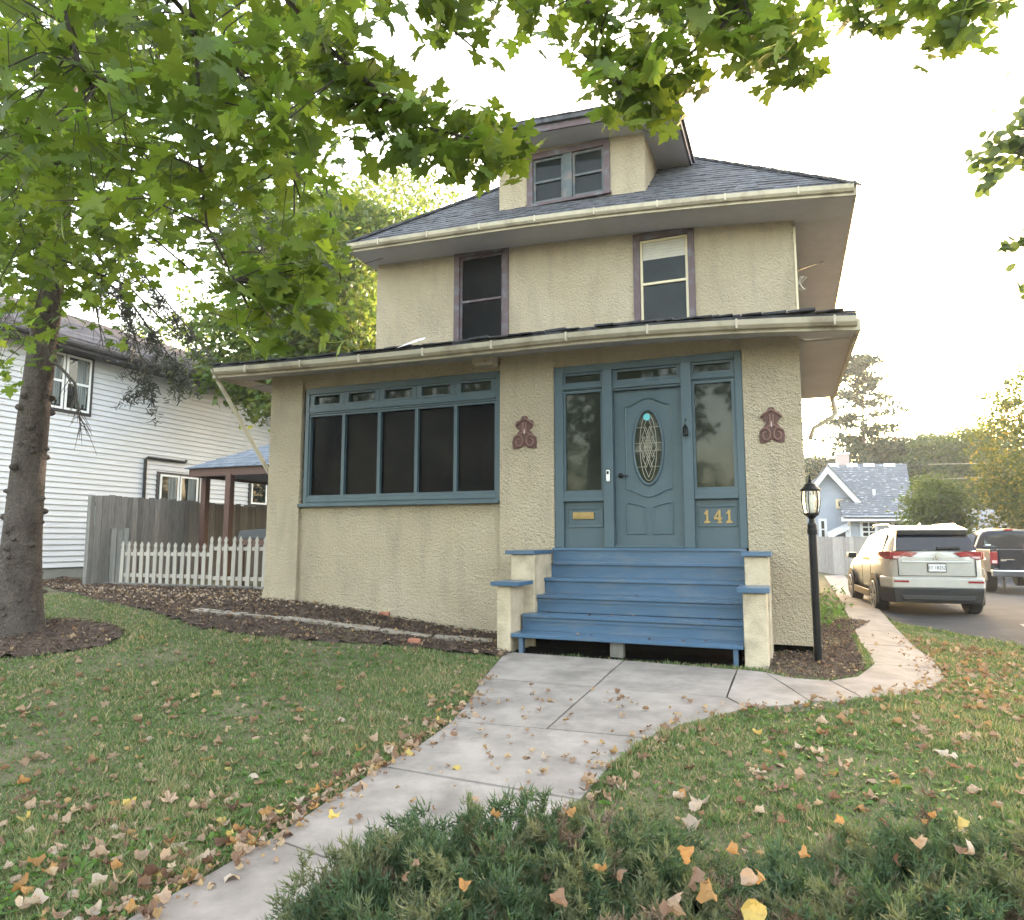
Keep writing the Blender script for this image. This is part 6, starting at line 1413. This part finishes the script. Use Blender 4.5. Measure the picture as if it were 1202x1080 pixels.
def juniper(label, mounds, n, group):
    c0 = mounds[0][0]; b = (c0[0], c0[1], float(gz(c0[0], c0[1])))
    j = thing('juniper_shrub', label, 'shrub', b, group=group)
    g = MB()
    for (c, r, h), in [(m_,) for m_ in mounds]:
        for k in range(30):
            a = random.uniform(0, 6.28); z0 = float(gz(c[0], c[1])); rr = r * random.uniform(.4, .95)
            g.tube([(c[0] + .1 * math.cos(a), c[1] + .1 * math.sin(a), z0 - .02), (c[0] + rr * .5 * math.cos(a), c[1] + rr * .5 * math.sin(a), z0 + h * .55), (c[0] + rr * math.cos(a), c[1] + rr * math.sin(a), z0 + h * random.uniform(.5, .9))], [.014, .009, .004], 5)
    g.build('stem', M['twig'], j, kind='stuff')
    w = np.array([m_[1] ** 2 for m_ in mounds]); w = w / w.sum()
    P, Nn, S, A = [], [], [], []
    for (c, r, h), wi in zip(mounds, w):
        k = int(n * wi); a = rng.uniform(0, 6.28, k); u = np.sqrt(rng.random(k)); x = c[0] + r * u * np.cos(a); y = c[1] + r * u * np.sin(a)
        top = h * np.sqrt(np.clip(1 - u ** 2 * .9, 0, 1)) * (.8 + .35 * rng.random(k)); z = gz(x, y) + top * rng.uniform(.35, .95, k)
        P.append(np.stack([x, y, z], 1)); d = np.stack([np.cos(a) * (.35 + u * .7), np.sin(a) * (.35 + u * .7), np.full(k, .95)], 1) + rng.normal(size=(k, 3)) * .33; Nn.append(d)
    P = np.concatenate(P); D_ = np.concatenate(Nn); D_ /= np.linalg.norm(D_, axis=1, keepdims=True); N = len(P)
    # the spray's own +y follows D_: pick a normal at right angles
    X_ = np.cross(D_, rng.normal(size=(N, 3))); X_ /= np.linalg.norm(X_, axis=1, keepdims=True); Z_ = np.cross(X_, D_)
    sz = rng.uniform(.13, .25, N)
    for q in range(4):
        pv, pf = SP[q]; ii = np.arange(q, N, 4)
        V = (X_[ii][:, None] * pv[None, :, 0:1] + D_[ii][:, None] * pv[None, :, 1:2] + Z_[ii][:, None] * pv[None, :, 2:3]) * sz[ii][:, None, None] + P[ii][:, None]
        Fc = pf[None] + (np.arange(len(ii)) * len(pv))[:, None, None]
        dead = rng.random(len(ii)) < .09; Vd = V[dead]; nd = int(dead.sum()); Fd = pf[None] + (np.arange(nd) * len(pv))[:, None, None]
        V = V[~dead]; nl = len(V); Fc = pf[None] + (np.arange(nl) * len(pv))[:, None, None]
        npmesh('needles', V.reshape(-1, 3), Fc.reshape(-1, 3), M['juniper'], j, np.repeat(rng.random(nl), len(pf)), 'stuff')
        npmesh('dead_needles', Vd.reshape(-1, 3), Fd.reshape(-1, 3), M['deadneedle'], j, np.repeat(rng.random(nd), len(pf)), 'stuff')
    return j
def gm(px, D, r, h): p = at_d(px, 633, D); return ((p[0], p[1]), r, h)
juniper('spreading juniper in the foreground spilling over the edge of the walk', [gm(560, 2.75, .45, .33), gm(690, 2.75, .45, .31), gm(480, 2.5, .36, .27), gm(620, 2.25, .5, .28), gm(780, 2.45, .36, .24), gm(425, 2.3, .22, .30), gm(510, 2.1, .36, .24)], 1050, 'low junipers in the foreground')
juniper('low juniper in the foreground at the right lawn edge with fallen leaves caught on it', [gm(960, 2.4, .36, .28), gm(1080, 2.5, .42, .36), gm(1190, 2.45, .42, .38), gm(1000, 2.15, .4, .28), gm(1140, 2.1, .42, .30), gm(890, 2.2, .26, .2), gm(1260, 2.3, .4, .34)], 850, 'low junipers in the foreground')
# ------------------------------------------------------------------ grass, weeds, leaves, chips
def lawn_mask(x, y, beds=True):
    k = ~in_walk(x, y) & ~inpoly(x, y, DRIVE) & ~inpoly(x, y, HOUSE)
    if beds: k &= ~inpoly(x, y, BED) & ~inpoly(x, y, RING) & ~inpoly(x, y, LAMPBED)
    return k
def lawn_points(n, ymin, ymax, pw):
    """points on the ground in view, closer together near the viewer"""
    out = []; c = 0
    while c < n:
        k = n * 2; d = (rng.random(k) * (ymax ** (2 - pw) - ymin ** (2 - pw)) + ymin ** (2 - pw)) ** (1 / (2 - pw)) if pw != 2 else ymin * (ymax / ymin) ** rng.random(k)
        th = YAW + rng.uniform(-.74, .92, k); x = -np.sin(th) * d; y = np.cos(th) * d
        m_ = lawn_mask(x, y); x, y = x[m_], y[m_]; out.append(np.stack([x, y], 1)); c += len(x)
    return np.concatenate(out)[:n]
Pg = lawn_points(470000, 1.7, 15.0, 1.75)
patch = np.sin(Pg[:, 0] * 2.1 + 1.3 * np.sin(Pg[:, 1] * 1.7)) * np.cos(Pg[:, 1] * 1.9 + Pg[:, 0] * .7) + .35 * np.sin(Pg[:, 0] * 6.3) * np.sin(Pg[:, 1] * 5.7)
keep = rng.random(len(Pg)) < np.clip(.85 + .4 * patch, .45, 1); Pg = Pg[keep]; patch = patch[keep]
N = len(Pg); d = np.hypot(Pg[:, 0], Pg[:, 1])
tuft = np.clip(np.sin(Pg[:, 0] * 9.1 + 2 * np.sin(Pg[:, 1] * 7.3)) * np.sin(Pg[:, 1] * 8.7 + Pg[:, 0] * 3.1), 0, 1) ** 3
h = rng.uniform(.014, .042, N) * (1 + 1.1 * tuft) * (1 + .25 * patch) * np.where(Pg[:, 0] > .5, 1.1, 1.0); w = np.clip(.0011 * d, .0024, .011) * rng.uniform(.8, 1.3, N)
a = rng.uniform(0, 6.28, N); lean = rng.uniform(.1, 1.1, N) * h; la = rng.uniform(0, 6.28, N)
gz_ = gz(Pg[:, 0], Pg[:, 1]) + np.sin(Pg[:, 0] * 1.7 + Pg[:, 1] * .6) * np.cos(Pg[:, 1] * 1.3 - Pg[:, 0] * .4) * .012 - .006
B0 = np.stack([Pg[:, 0] - np.cos(a) * w, Pg[:, 1] - np.sin(a) * w, gz_], 1); B1 = np.stack([Pg[:, 0] + np.cos(a) * w, Pg[:, 1] + np.sin(a) * w, gz_], 1)
T_ = np.stack([Pg[:, 0] + np.cos(la) * lean, Pg[:, 1] + np.sin(la) * lean, gz_ + h], 1)
V = np.stack([B0, B1, T_], 1).reshape(-1, 3); hue = np.clip(.46 - .20 * patch + rng.normal(0, .2, N) + .15 * (rng.random(N) < .12), 0, .995)
gr_ = npmesh('lawn_grass', V, np.arange(3 * N).reshape(-1, 3), M['grass'], hue=hue); gr_['kind'] = 'stuff'; gr_['label'] = 'short patchy lawn grass with worn spots'
# sparse grass at the back
# broad weeds and clover
Pw = lawn_points(7500, 1.8, 9.0, 1.7); pt = np.sin(Pw[:, 0] * 1.3 + 2) * np.cos(Pw[:, 1] * 1.1); Pw = Pw[rng.random(len(Pw)) < np.clip(.45 + .6 * pt, .1, 1)]; N = len(Pw)
LVp = [(0, 0, 0), (.22, .3, .06), (.20, .7, .08), (0, 1, .02), (-.20, .7, .08), (-.22, .3, .06)]
Pos = np.repeat(np.stack([Pw[:, 0], Pw[:, 1], gz(Pw[:, 0], Pw[:, 1]) + .012], 1), 4, 0); N4 = len(Pos)
o = scatter('lawn_weeds', LVp, tri_fan(LVp), Pos, rng.uniform(.025, .06, N4), np.array([0, 0, 1.0]) + rng.normal(size=(N4, 3)) * .35, rng.uniform(0, 6.28, N4), M['weed']); o['kind'] = 'stuff'; o['label'] = 'broad-leaved weeds scattered in the lawn'
# dry leaves: curled maple shapes
def crumple(seed):
    r = random.Random(seed); n = 13; ph = r.uniform(0, 6.28); ax = r.uniform(0, PI); v = [(0, 0, 0)]; lob = r.uniform(.10, .24); cu = r.uniform(1.0, 2.4) * r.choice((1, 1, -1)); tw = r.uniform(-.5, .5)
    for fr in (.55, 1.0):
        for i in range(n):
            t = 2 * PI * i / n; rr = .55 * fr * (1 + (lob * math.cos(5 * t + ph) + r.uniform(-.12, .12)) * fr); x, y = rr * math.cos(t), rr * math.sin(t) * .85
            u = x * math.cos(ax) + y * math.sin(ax); w = -x * math.sin(ax) + y * math.cos(ax)
            v.append((x * (1 - .25 * fr * fr), y, cu * u * u * 1.1 + tw * u * w + r.uniform(-.10, .10) * fr))
    f = [(0, 1 + i, 1 + (i + 1) % n) for i in range(n)]
    for i in range(n):
        a, b = 1 + i, 1 + (i + 1) % n; f += [(a, a + n, b + n), (a, b + n, b)]
    return v, f
DP = [crumple(s) for s in range(3)] + [maple_proto(.3, .2, .7, 5)]
def zsurf(x, y):
    return gz(x, y) + np.where(in_walk(x, y), .026, np.where(inpoly(x, y, BED), .035, np.where(inpoly(x, y, RING), .04, .02)))
def leaf_cloud(poly, n, near_edge=None):
    P = np.array(poly); out = []; c = 0
    while c < n:
        x = rng.uniform(P[:, 0].min(), P[:, 0].max(), n); y = rng.uniform(P[:, 1].min(), P[:, 1].max(), n); k = inpoly(x, y, poly); out.append(np.stack([x[k], y[k]], 1)); c += k.sum()
    return np.concatenate(out)[:n]
LEFT_EDGE = [p for p in P2([(567, 797), (548, 828), (530, 848), (497, 872), (447, 901), (385, 940), (318, 986), (235, 1035), (155, 1078), (60, 1130)])]
RIGHT_EDGE = P2([(682, 941), (702, 918), (725, 893), (760, 869), (800, 853), (877, 833), (952, 828), (1014, 821), (1060, 817), (1092, 810), (1108, 797)])
def along(edge, n, off, sd, wlast=1.0):
    E = np.array(edge); t = rng.random(n) ** wlast * (len(E) - 1.001); i = t.astype(int); p = E[i] * (1 - (t - i))[:, None] + E[i + 1] * (t - i)[:, None]
    d = E[i + 1] - E[i]; nn = np.stack([-d[:, 1], d[:, 0]], 1); nn /= np.linalg.norm(nn, axis=1, keepdims=True)
    return p + nn * (off + rng.normal(size=(n, 1)) * sd)
big = []    # (x, y, size, kind)
def addb(P, smin, smax, kinds): 
    for x, y in P: big.append((x, y, random.uniform(smin, smax), random.choice(kinds)))
TAN = [0, 0, 1, 2, 2, 3]; ALL = [0, 0, 0, 0, 1, 1, 1, 2, 2, 3, 3, 4, 4, 5]
PC = lambda pts: np.array([hit(*p)[:2] for p in pts])
addb(along(LEFT_EDGE, 140, .0, .10, .75) + np.array([-.06, .02]), .05, .085, ALL)
LL = P2([(0, 800), (540, 850), (440, 905), (310, 980), (140, 1080), (0, 1080)])
addb(leaf_cloud(LL, 160), .045, .085, ALL)
addb(leaf_cloud(P2([(0, 930), (330, 940), (300, 985), (140, 1085), (0, 1085)]), 70), .05, .085, ALL)
addb(leaf_cloud(P2([(60, 740), (560, 770), (540, 850), (0, 800)]), 70), .05, .085, TAN)
RR_ = P2([(700, 940), (800, 860), (960, 835), (1110, 810), (1202, 790), (1202, 960), (860, 960)])
addb(leaf_cloud(RR_, 140), .05, .085, ALL)
addb(leaf_cloud(P2([(1060, 745), (1202, 770), (1202, 860), (1120, 810)]), 120), .06, .09, [0, 2, 2, 1])
addb(along(RIGHT_EDGE, 70, -.03, .09), .045, .075, TAN)
addb(leaf_cloud(P2([(560, 800), (880, 830), (700, 920), (680, 940), (330, 985), (430, 910)]), 60), .035, .06, ALL)
addb(leaf_cloud(P2([(900, 795), (1090, 800), (1030, 750), (990, 700), (985, 740)]), 26), .04, .06, TAN)
addb(leaf_cloud(BED, 170), .04, .07, [0, 2, 2, 0, 1])
# single leaves that stand out
for px, py_, s, k in ((205, 945, .15, 0), (160, 990, .10, 0), (268, 905, .10, 5), (265, 970, .09, 5), (30, 1048, .14, 4), (120, 1000, .11, 0), (175, 1032, .12, 4), (215, 1000, .11, 2), (330, 985, .10, 0), (85, 1055, .10, 2), (70, 912, .07, 5), (537, 905, .10, 5), (640, 895, .09, 2), (665, 893, .08, 0), (690, 917, .07, 1), (620, 935, .08, 0), (960, 888, .12, 2), (1105, 885, .12, 2), (1080, 878, .11, 1), (1150, 835, .10, 2), (940, 915, .09, 0), (1000, 855, .08, 1), (822, 950, .17, 2), (815, 975, .14, 2), (1115, 890, .11, 2)):
    p = hit(px, py_); big.append((p[0], p[1], s * .75, k))
LEAFNAME = {0: ('dry tan curled maple leaf', 'tan'), 1: ('brown crumpled fallen leaf', 'brown'), 2: ('pale pinkish tan dry leaf', 'pale'), 3: ('dark brown withered leaf', 'dark brown'), 4: ('orange-brown fallen leaf', 'orange'), 5: ('yellow fallen leaf', 'yellow')}
dm_ = {}
for k in range(6):
    for q, (pv, pf) in enumerate(DP):
        me = bpy.data.meshes.new('fallen_leaf'); me.from_pydata([tuple(v) for v in pv], [], pf); me.materials.append(M['dry%d' % k]); dm_[k, q] = me
def place_leaf(p, s, k, label, group, tiltmax=.5):
    o = bpy.data.objects.new('fallen_leaf', dm_[k, random.choice([0, 0, 0, 1, 1, 1, 2, 2, 2, 3])]); col.objects.link(o); o.location = p
    flip = PI if random.random() < .35 else 0
    o.rotation_euler = (random.uniform(-tiltmax, tiltmax) + flip, random.uniform(-tiltmax, tiltmax), random.uniform(0, 6.28)); o.scale = (s, s * random.uniform(.7, 1.05), s)
    tag(o, label, 'leaf', group); return o
Bx = np.array([(b[0], b[1]) for b in big]); bd = np.hypot(Bx[:, 0], Bx[:, 1]); bs = np.array([b[2] for b in big]); bk = np.array([b[3] for b in big])
ok = ~inpoly(Bx[:, 0], Bx[:, 1], HOUSE); Bx, bd, bs, bk = Bx[ok], bd[ok], bs[ok], bk[ok]
zB = zsurf(Bx[:, 0], Bx[:, 1]) + bs * .05
app = np.argsort(-bs / bd); first, later = app[:262], app[262:]
onw = in_walk(Bx[:, 0], Bx[:, 1]); side = Bx[:, 0] < -1.6 - .12 * (Bx[:, 1])
for i in first:
    k = int(bk[i]); px_, py_ = pix((Bx[i, 0], Bx[i, 1], zB[i]))
    if onw[i]: where = 'lying on the walk before the steps' if py_ < 860 else 'lying on the walk beyond the juniper'
    elif inpoly(Bx[i:i+1, 0], Bx[i:i+1, 1], BED)[0]: where = 'in the mulch bed along the house'
    elif side[i]:
        de = min(math.hypot(Bx[i, 0] - q[0], Bx[i, 1] - q[1]) for q in LEFT_EDGE)
        where = 'heaped along the left edge of the walk' if de < .35 else ('on the near lower left lawn' if py_ > 960 else ('midway across the left lawn' if py_ > 850 else 'on the far left lawn before the mulch bed'))
    else: where = 'on the near right lawn behind the juniper' if py_ > 890 else ('on the right lawn below the curving walk' if py_ > 810 else 'on the grass between the walk and driveway')
    place_leaf((Bx[i, 0], Bx[i, 1], zB[i]), bs[i], k, LEAFNAME[k][0] + ' ' + where, 'fallen leaves %s, %s' % (where, LEAFNAME[k][1]))
pv, pf = DP[0]
small = np.concatenate([lawn_points(1500, 2.0, 12.5, 1.3), leaf_cloud(BED, 1500), leaf_cloud(RING, 120), leaf_cloud(LAMPBED, 260), leaf_cloud(P2([(1040, 745), (1202, 765), (1202, 860), (1080, 805)]), 420), along(LEFT_EDGE, 270, 0, .09), along(RIGHT_EDGE, 120, -.02, .08), leaf_cloud(P2([(560, 800), (880, 830), (700, 920), (680, 940), (330, 985), (430, 910)]), 60)])
small = small[~inpoly(small[:, 0], small[:, 1], HOUSE)]
PS = np.concatenate([np.stack([Bx[later, 0], Bx[later, 1], zB[later]], 1), np.stack([small[:, 0], small[:, 1], zsurf(small[:, 0], small[:, 1]) + .006], 1)]); SS = np.concatenate([bs[later], rng.uniform(.016, .042, len(small))])
parts = []
for q in range(4):
    ii = np.arange(q, len(PS), 4); n_ = len(ii)
    o = scatter('leaf_litter', DP[q][0], DP[q][1], PS[ii], SS[ii], np.array([0, 0, 1.0]) + rng.normal(size=(n_, 3)) * .35, rng.uniform(0, 6.28, n_), M['litter']); o['kind'] = 'stuff'
# leaves caught in the junipers and the pile between them
for px, py_, D, s, k in ((392, 960, 2.85, .08, 5), (540, 1040, 2.3, .10, 4), (580, 958, 2.9, .08, 4), (668, 955, 2.9, .09, 4), (705, 1022, 2.4, .08, 4), (475, 1027, 2.4, .06, 1), (490, 1012, 2.4, .05, 1), (655, 1060, 2.2, .10, 1), (725, 1028, 2.4, .09, 1), (800, 1005, 2.4, .12, 4), (812, 1030, 2.3, .13, 1), (835, 1045, 2.25, .14, 4), (880, 1035, 2.25, .11, 0), (893, 1028, 2.3, .08, 4), (885, 1072, 2.15, .13, 5), (790, 1060, 2.2, .12, 0), (920, 965, 2.7, .08, 1), (945, 1005, 2.5, .09, 4), (1125, 965, 2.7, .09, 5), (1095, 958, 2.75, .06, 4), (1050, 1010, 2.5, .08, 3), (985, 965, 2.7, .07, 4), (1130, 1000, 2.5, .08, 1), (1118, 1074, 2.2, .10, 5), (1162, 1072, 2.2, .07, 4), (1045, 968, 2.7, .07, 3), (1140, 1000, 2.5, .10, 2), (1078, 990, 2.55, .10, 0), (820, 948, 2.95, .12, 2), (860, 1000, 2.45, .08, 4), (1085, 962, 2.75, .05, 4), (785, 1070, 2.2, .08, 1)):
    p = at_d(px, py_, D * .93); place_leaf(tuple(p), s * .58, k, LEAFNAME[k][0] + ' caught in the foreground juniper', 'leaves caught in the junipers, ' + LEAFNAME[k][1], 1.2)
P = leaf_cloud(P2([(45, 687), (110, 692), (300, 698), (430, 722), (300, 716), (170, 714), (104, 702)]), 330); P = P[~inpoly(P[:, 0], P[:, 1], HOUSE)]; n_ = len(P)
o = scatter('leaf_litter', DP[1][0], DP[1][1], np.stack([P[:, 0], P[:, 1], zsurf(P[:, 0], P[:, 1]) + .02], 1), rng.uniform(.022, .05, n_), np.array([0, 0, 1.0]) + rng.normal(size=(n_, 3)) * .4, rng.uniform(0, 6.28, n_), M['dry2']); o['kind'] = 'stuff'
# mulch chips
def chips(poly, n, s0, s1, name, dz=.04):
    P = leaf_cloud(poly, n); P = P[~inpoly(P[:, 0], P[:, 1], HOUSE)]; N = len(P)
    CV = [(-.5, -.16, 0), (.5, -.12, .06), (.45, .16, .04), (-.48, .14, .02)]
    o = scatter(name, CV, QF, np.stack([P[:, 0], P[:, 1], gz(P[:, 0], P[:, 1]) + dz + rng.uniform(-.01, .012, N)], 1), rng.uniform(s0, s1, N), np.array([0, 0, 1.0]) + rng.normal(size=(N, 3)) * .5, rng.uniform(0, 6.28, N), M['chip']); o['kind'] = 'stuff'
chips(BED, 16000, .02, .055, 'mulch_chips'); chips(RING, 2600, .015, .05, 'mulch_chips', .045); chips(LAMPBED, 5000, .015, .04, 'mulch_chips', .03)
# leaf bits on the steps
sp_ = [(600, 741), (640, 700), (688, 684), (740, 716), (780, 722), (800, 738), (825, 705), (845, 742), (760, 745), (715, 679), (830, 684), (690, 741), (675, 700), (795, 683), (745, 682)]
for i, (px, py_) in enumerate(sp_):
    y, z, xl = random.choice(TR[1:]); x = at_y(px, py_, y)[0]
    place_leaf((x, y + .12, z + .012), random.uniform(.03, .045), random.choice([1, 3, 0]), 'small crumpled leaf on a blue step tread', 'small leaves on the steps', .3)
# edging stones along the bed
ES = [(228, 718.5), (250, 720), (287, 724), (334, 728), (390, 735), (447, 742), (507, 750), (581, 755)]
nm = ['seventh', 'sixth', 'fifth', 'fourth', 'third', 'second', 'nearest']
for i in range(7):
    a, b = hit(*ES[i]), hit(*ES[i + 1]); a = Vector(a); b = Vector(b); d = (b - a).normalized(); a = a + d * .02; b = b - d * .02; up = Vector((0, 0, 1)); s = Vector((-d.y, d.x, 0)) * (.085 + random.uniform(-.02, .02)); j = [Vector((random.uniform(-.012, .012), random.uniform(-.012, .012), random.uniform(-.008, .01))) for _ in range(8)]
    g = MB(); lo, hi = -.08, .045
    g.hexa([a - s + up * lo, b - s + up * lo, b + s + up * lo, a + s + up * lo, a - s + up * hi + j[0], b - s + up * hi + j[1], b + s + up * hi + j[2], a + s + up * hi + j[3]])
    tag(g.build('edging_stone', M['stone'], off=tuple(a), bevel=.012), 'flat grey edging stone along the mulch bed, %s to the steps' % nm[i], 'edging stone', 'edging stones along the mulch bed').location = a
# broken bricks and a clod in the bed
for i, (px, py_, lb_) in enumerate(((542, 738, 'broken orange brick piece in the mulch near the steps'), (452, 724, 'small brick fragment in the mulch under the screened window'), (487, 757, 'pale brick fragment lying before the edging stones'))):
    p = Vector(hit(px, py_)) + Vector((0, 0, .05)); g = MB(); r = .09; g.hexa([p + Vector(v) for v in ((-r, -.04, -.03), (r, -.05, -.03), (r * .8, .05, -.03), (-r, .04, -.03), (-r * .9, -.04, .02), (r, -.03, .03), (r * .7, .04, .02), (-r, .05, .03))]); o = g.build('brick_piece', M['brick'], off=tuple(p), bevel=.008); o.location = p; tag(o, lb_, 'brick')
p = Vector(hit(478, 719)); g = MB()
for k in range(9):
    c = p + Vector((random.uniform(-.22, .22), random.uniform(-.1, .1), 0)); r = random.uniform(.05, .12); g.lathe([(.001, -.02), (r * 1.5, -.02), (r * 1.2, r * .5), (r * .5, r), (.001, r * 1.05)], 9, tuple(c))
o = g.build('soil_heap', M['mulch'], off=tuple(p)); o.location = p; o['kind'] = 'stuff'; o['label'] = 'small heap of dark soil against the wall'
# weeds along the right wall
P = np.concatenate([leaf_cloud([(.25, 11.5), (.75, 11.5), (.9, 16), (.3, 16)], 45)]); Q = np.repeat(np.stack([P[:, 0], P[:, 1], gz(P[:, 0], P[:, 1])], 1), 6, 0); Q[:, 2] += rng.uniform(.02, .5, len(Q)) * rng.random(len(Q)); Q[:, :2] += rng.normal(size=(len(Q), 2)) * .08; N = len(Q)
wd = scatter('wall_weeds', LVp, tri_fan(LVp), Q, rng.uniform(.05, .12, N), np.array([0, -.4, .7]) + rng.normal(size=(N, 3)) * .6, rng.uniform(0, 6.28, N), M['weed']); wd['kind'] = 'stuff'
# ------------------------------------------------------------------ pale evening haze
g = MB(); g.box(-1000, 1000, -1000, 1000, -1.6, 24.0)
hz = bpy.data.materials.new('haze'); hz.use_nodes = True
hn = hz.node_tree.nodes; hn.remove(hn['Principled BSDF']); pv_ = hn.new('ShaderNodeVolumePrincipled')
pv_.inputs['Color'].default_value = (0.90, 0.94, 1.0, 1); pv_.inputs['Density'].default_value = 0.0008; pv_.inputs['Anisotropy'].default_value = 0.35
hz.node_tree.links.new(pv_.outputs[0], hn['Material Output'].inputs['Volume'])
ho = g.build('haze', hz); ho['kind'] = 'stuff'
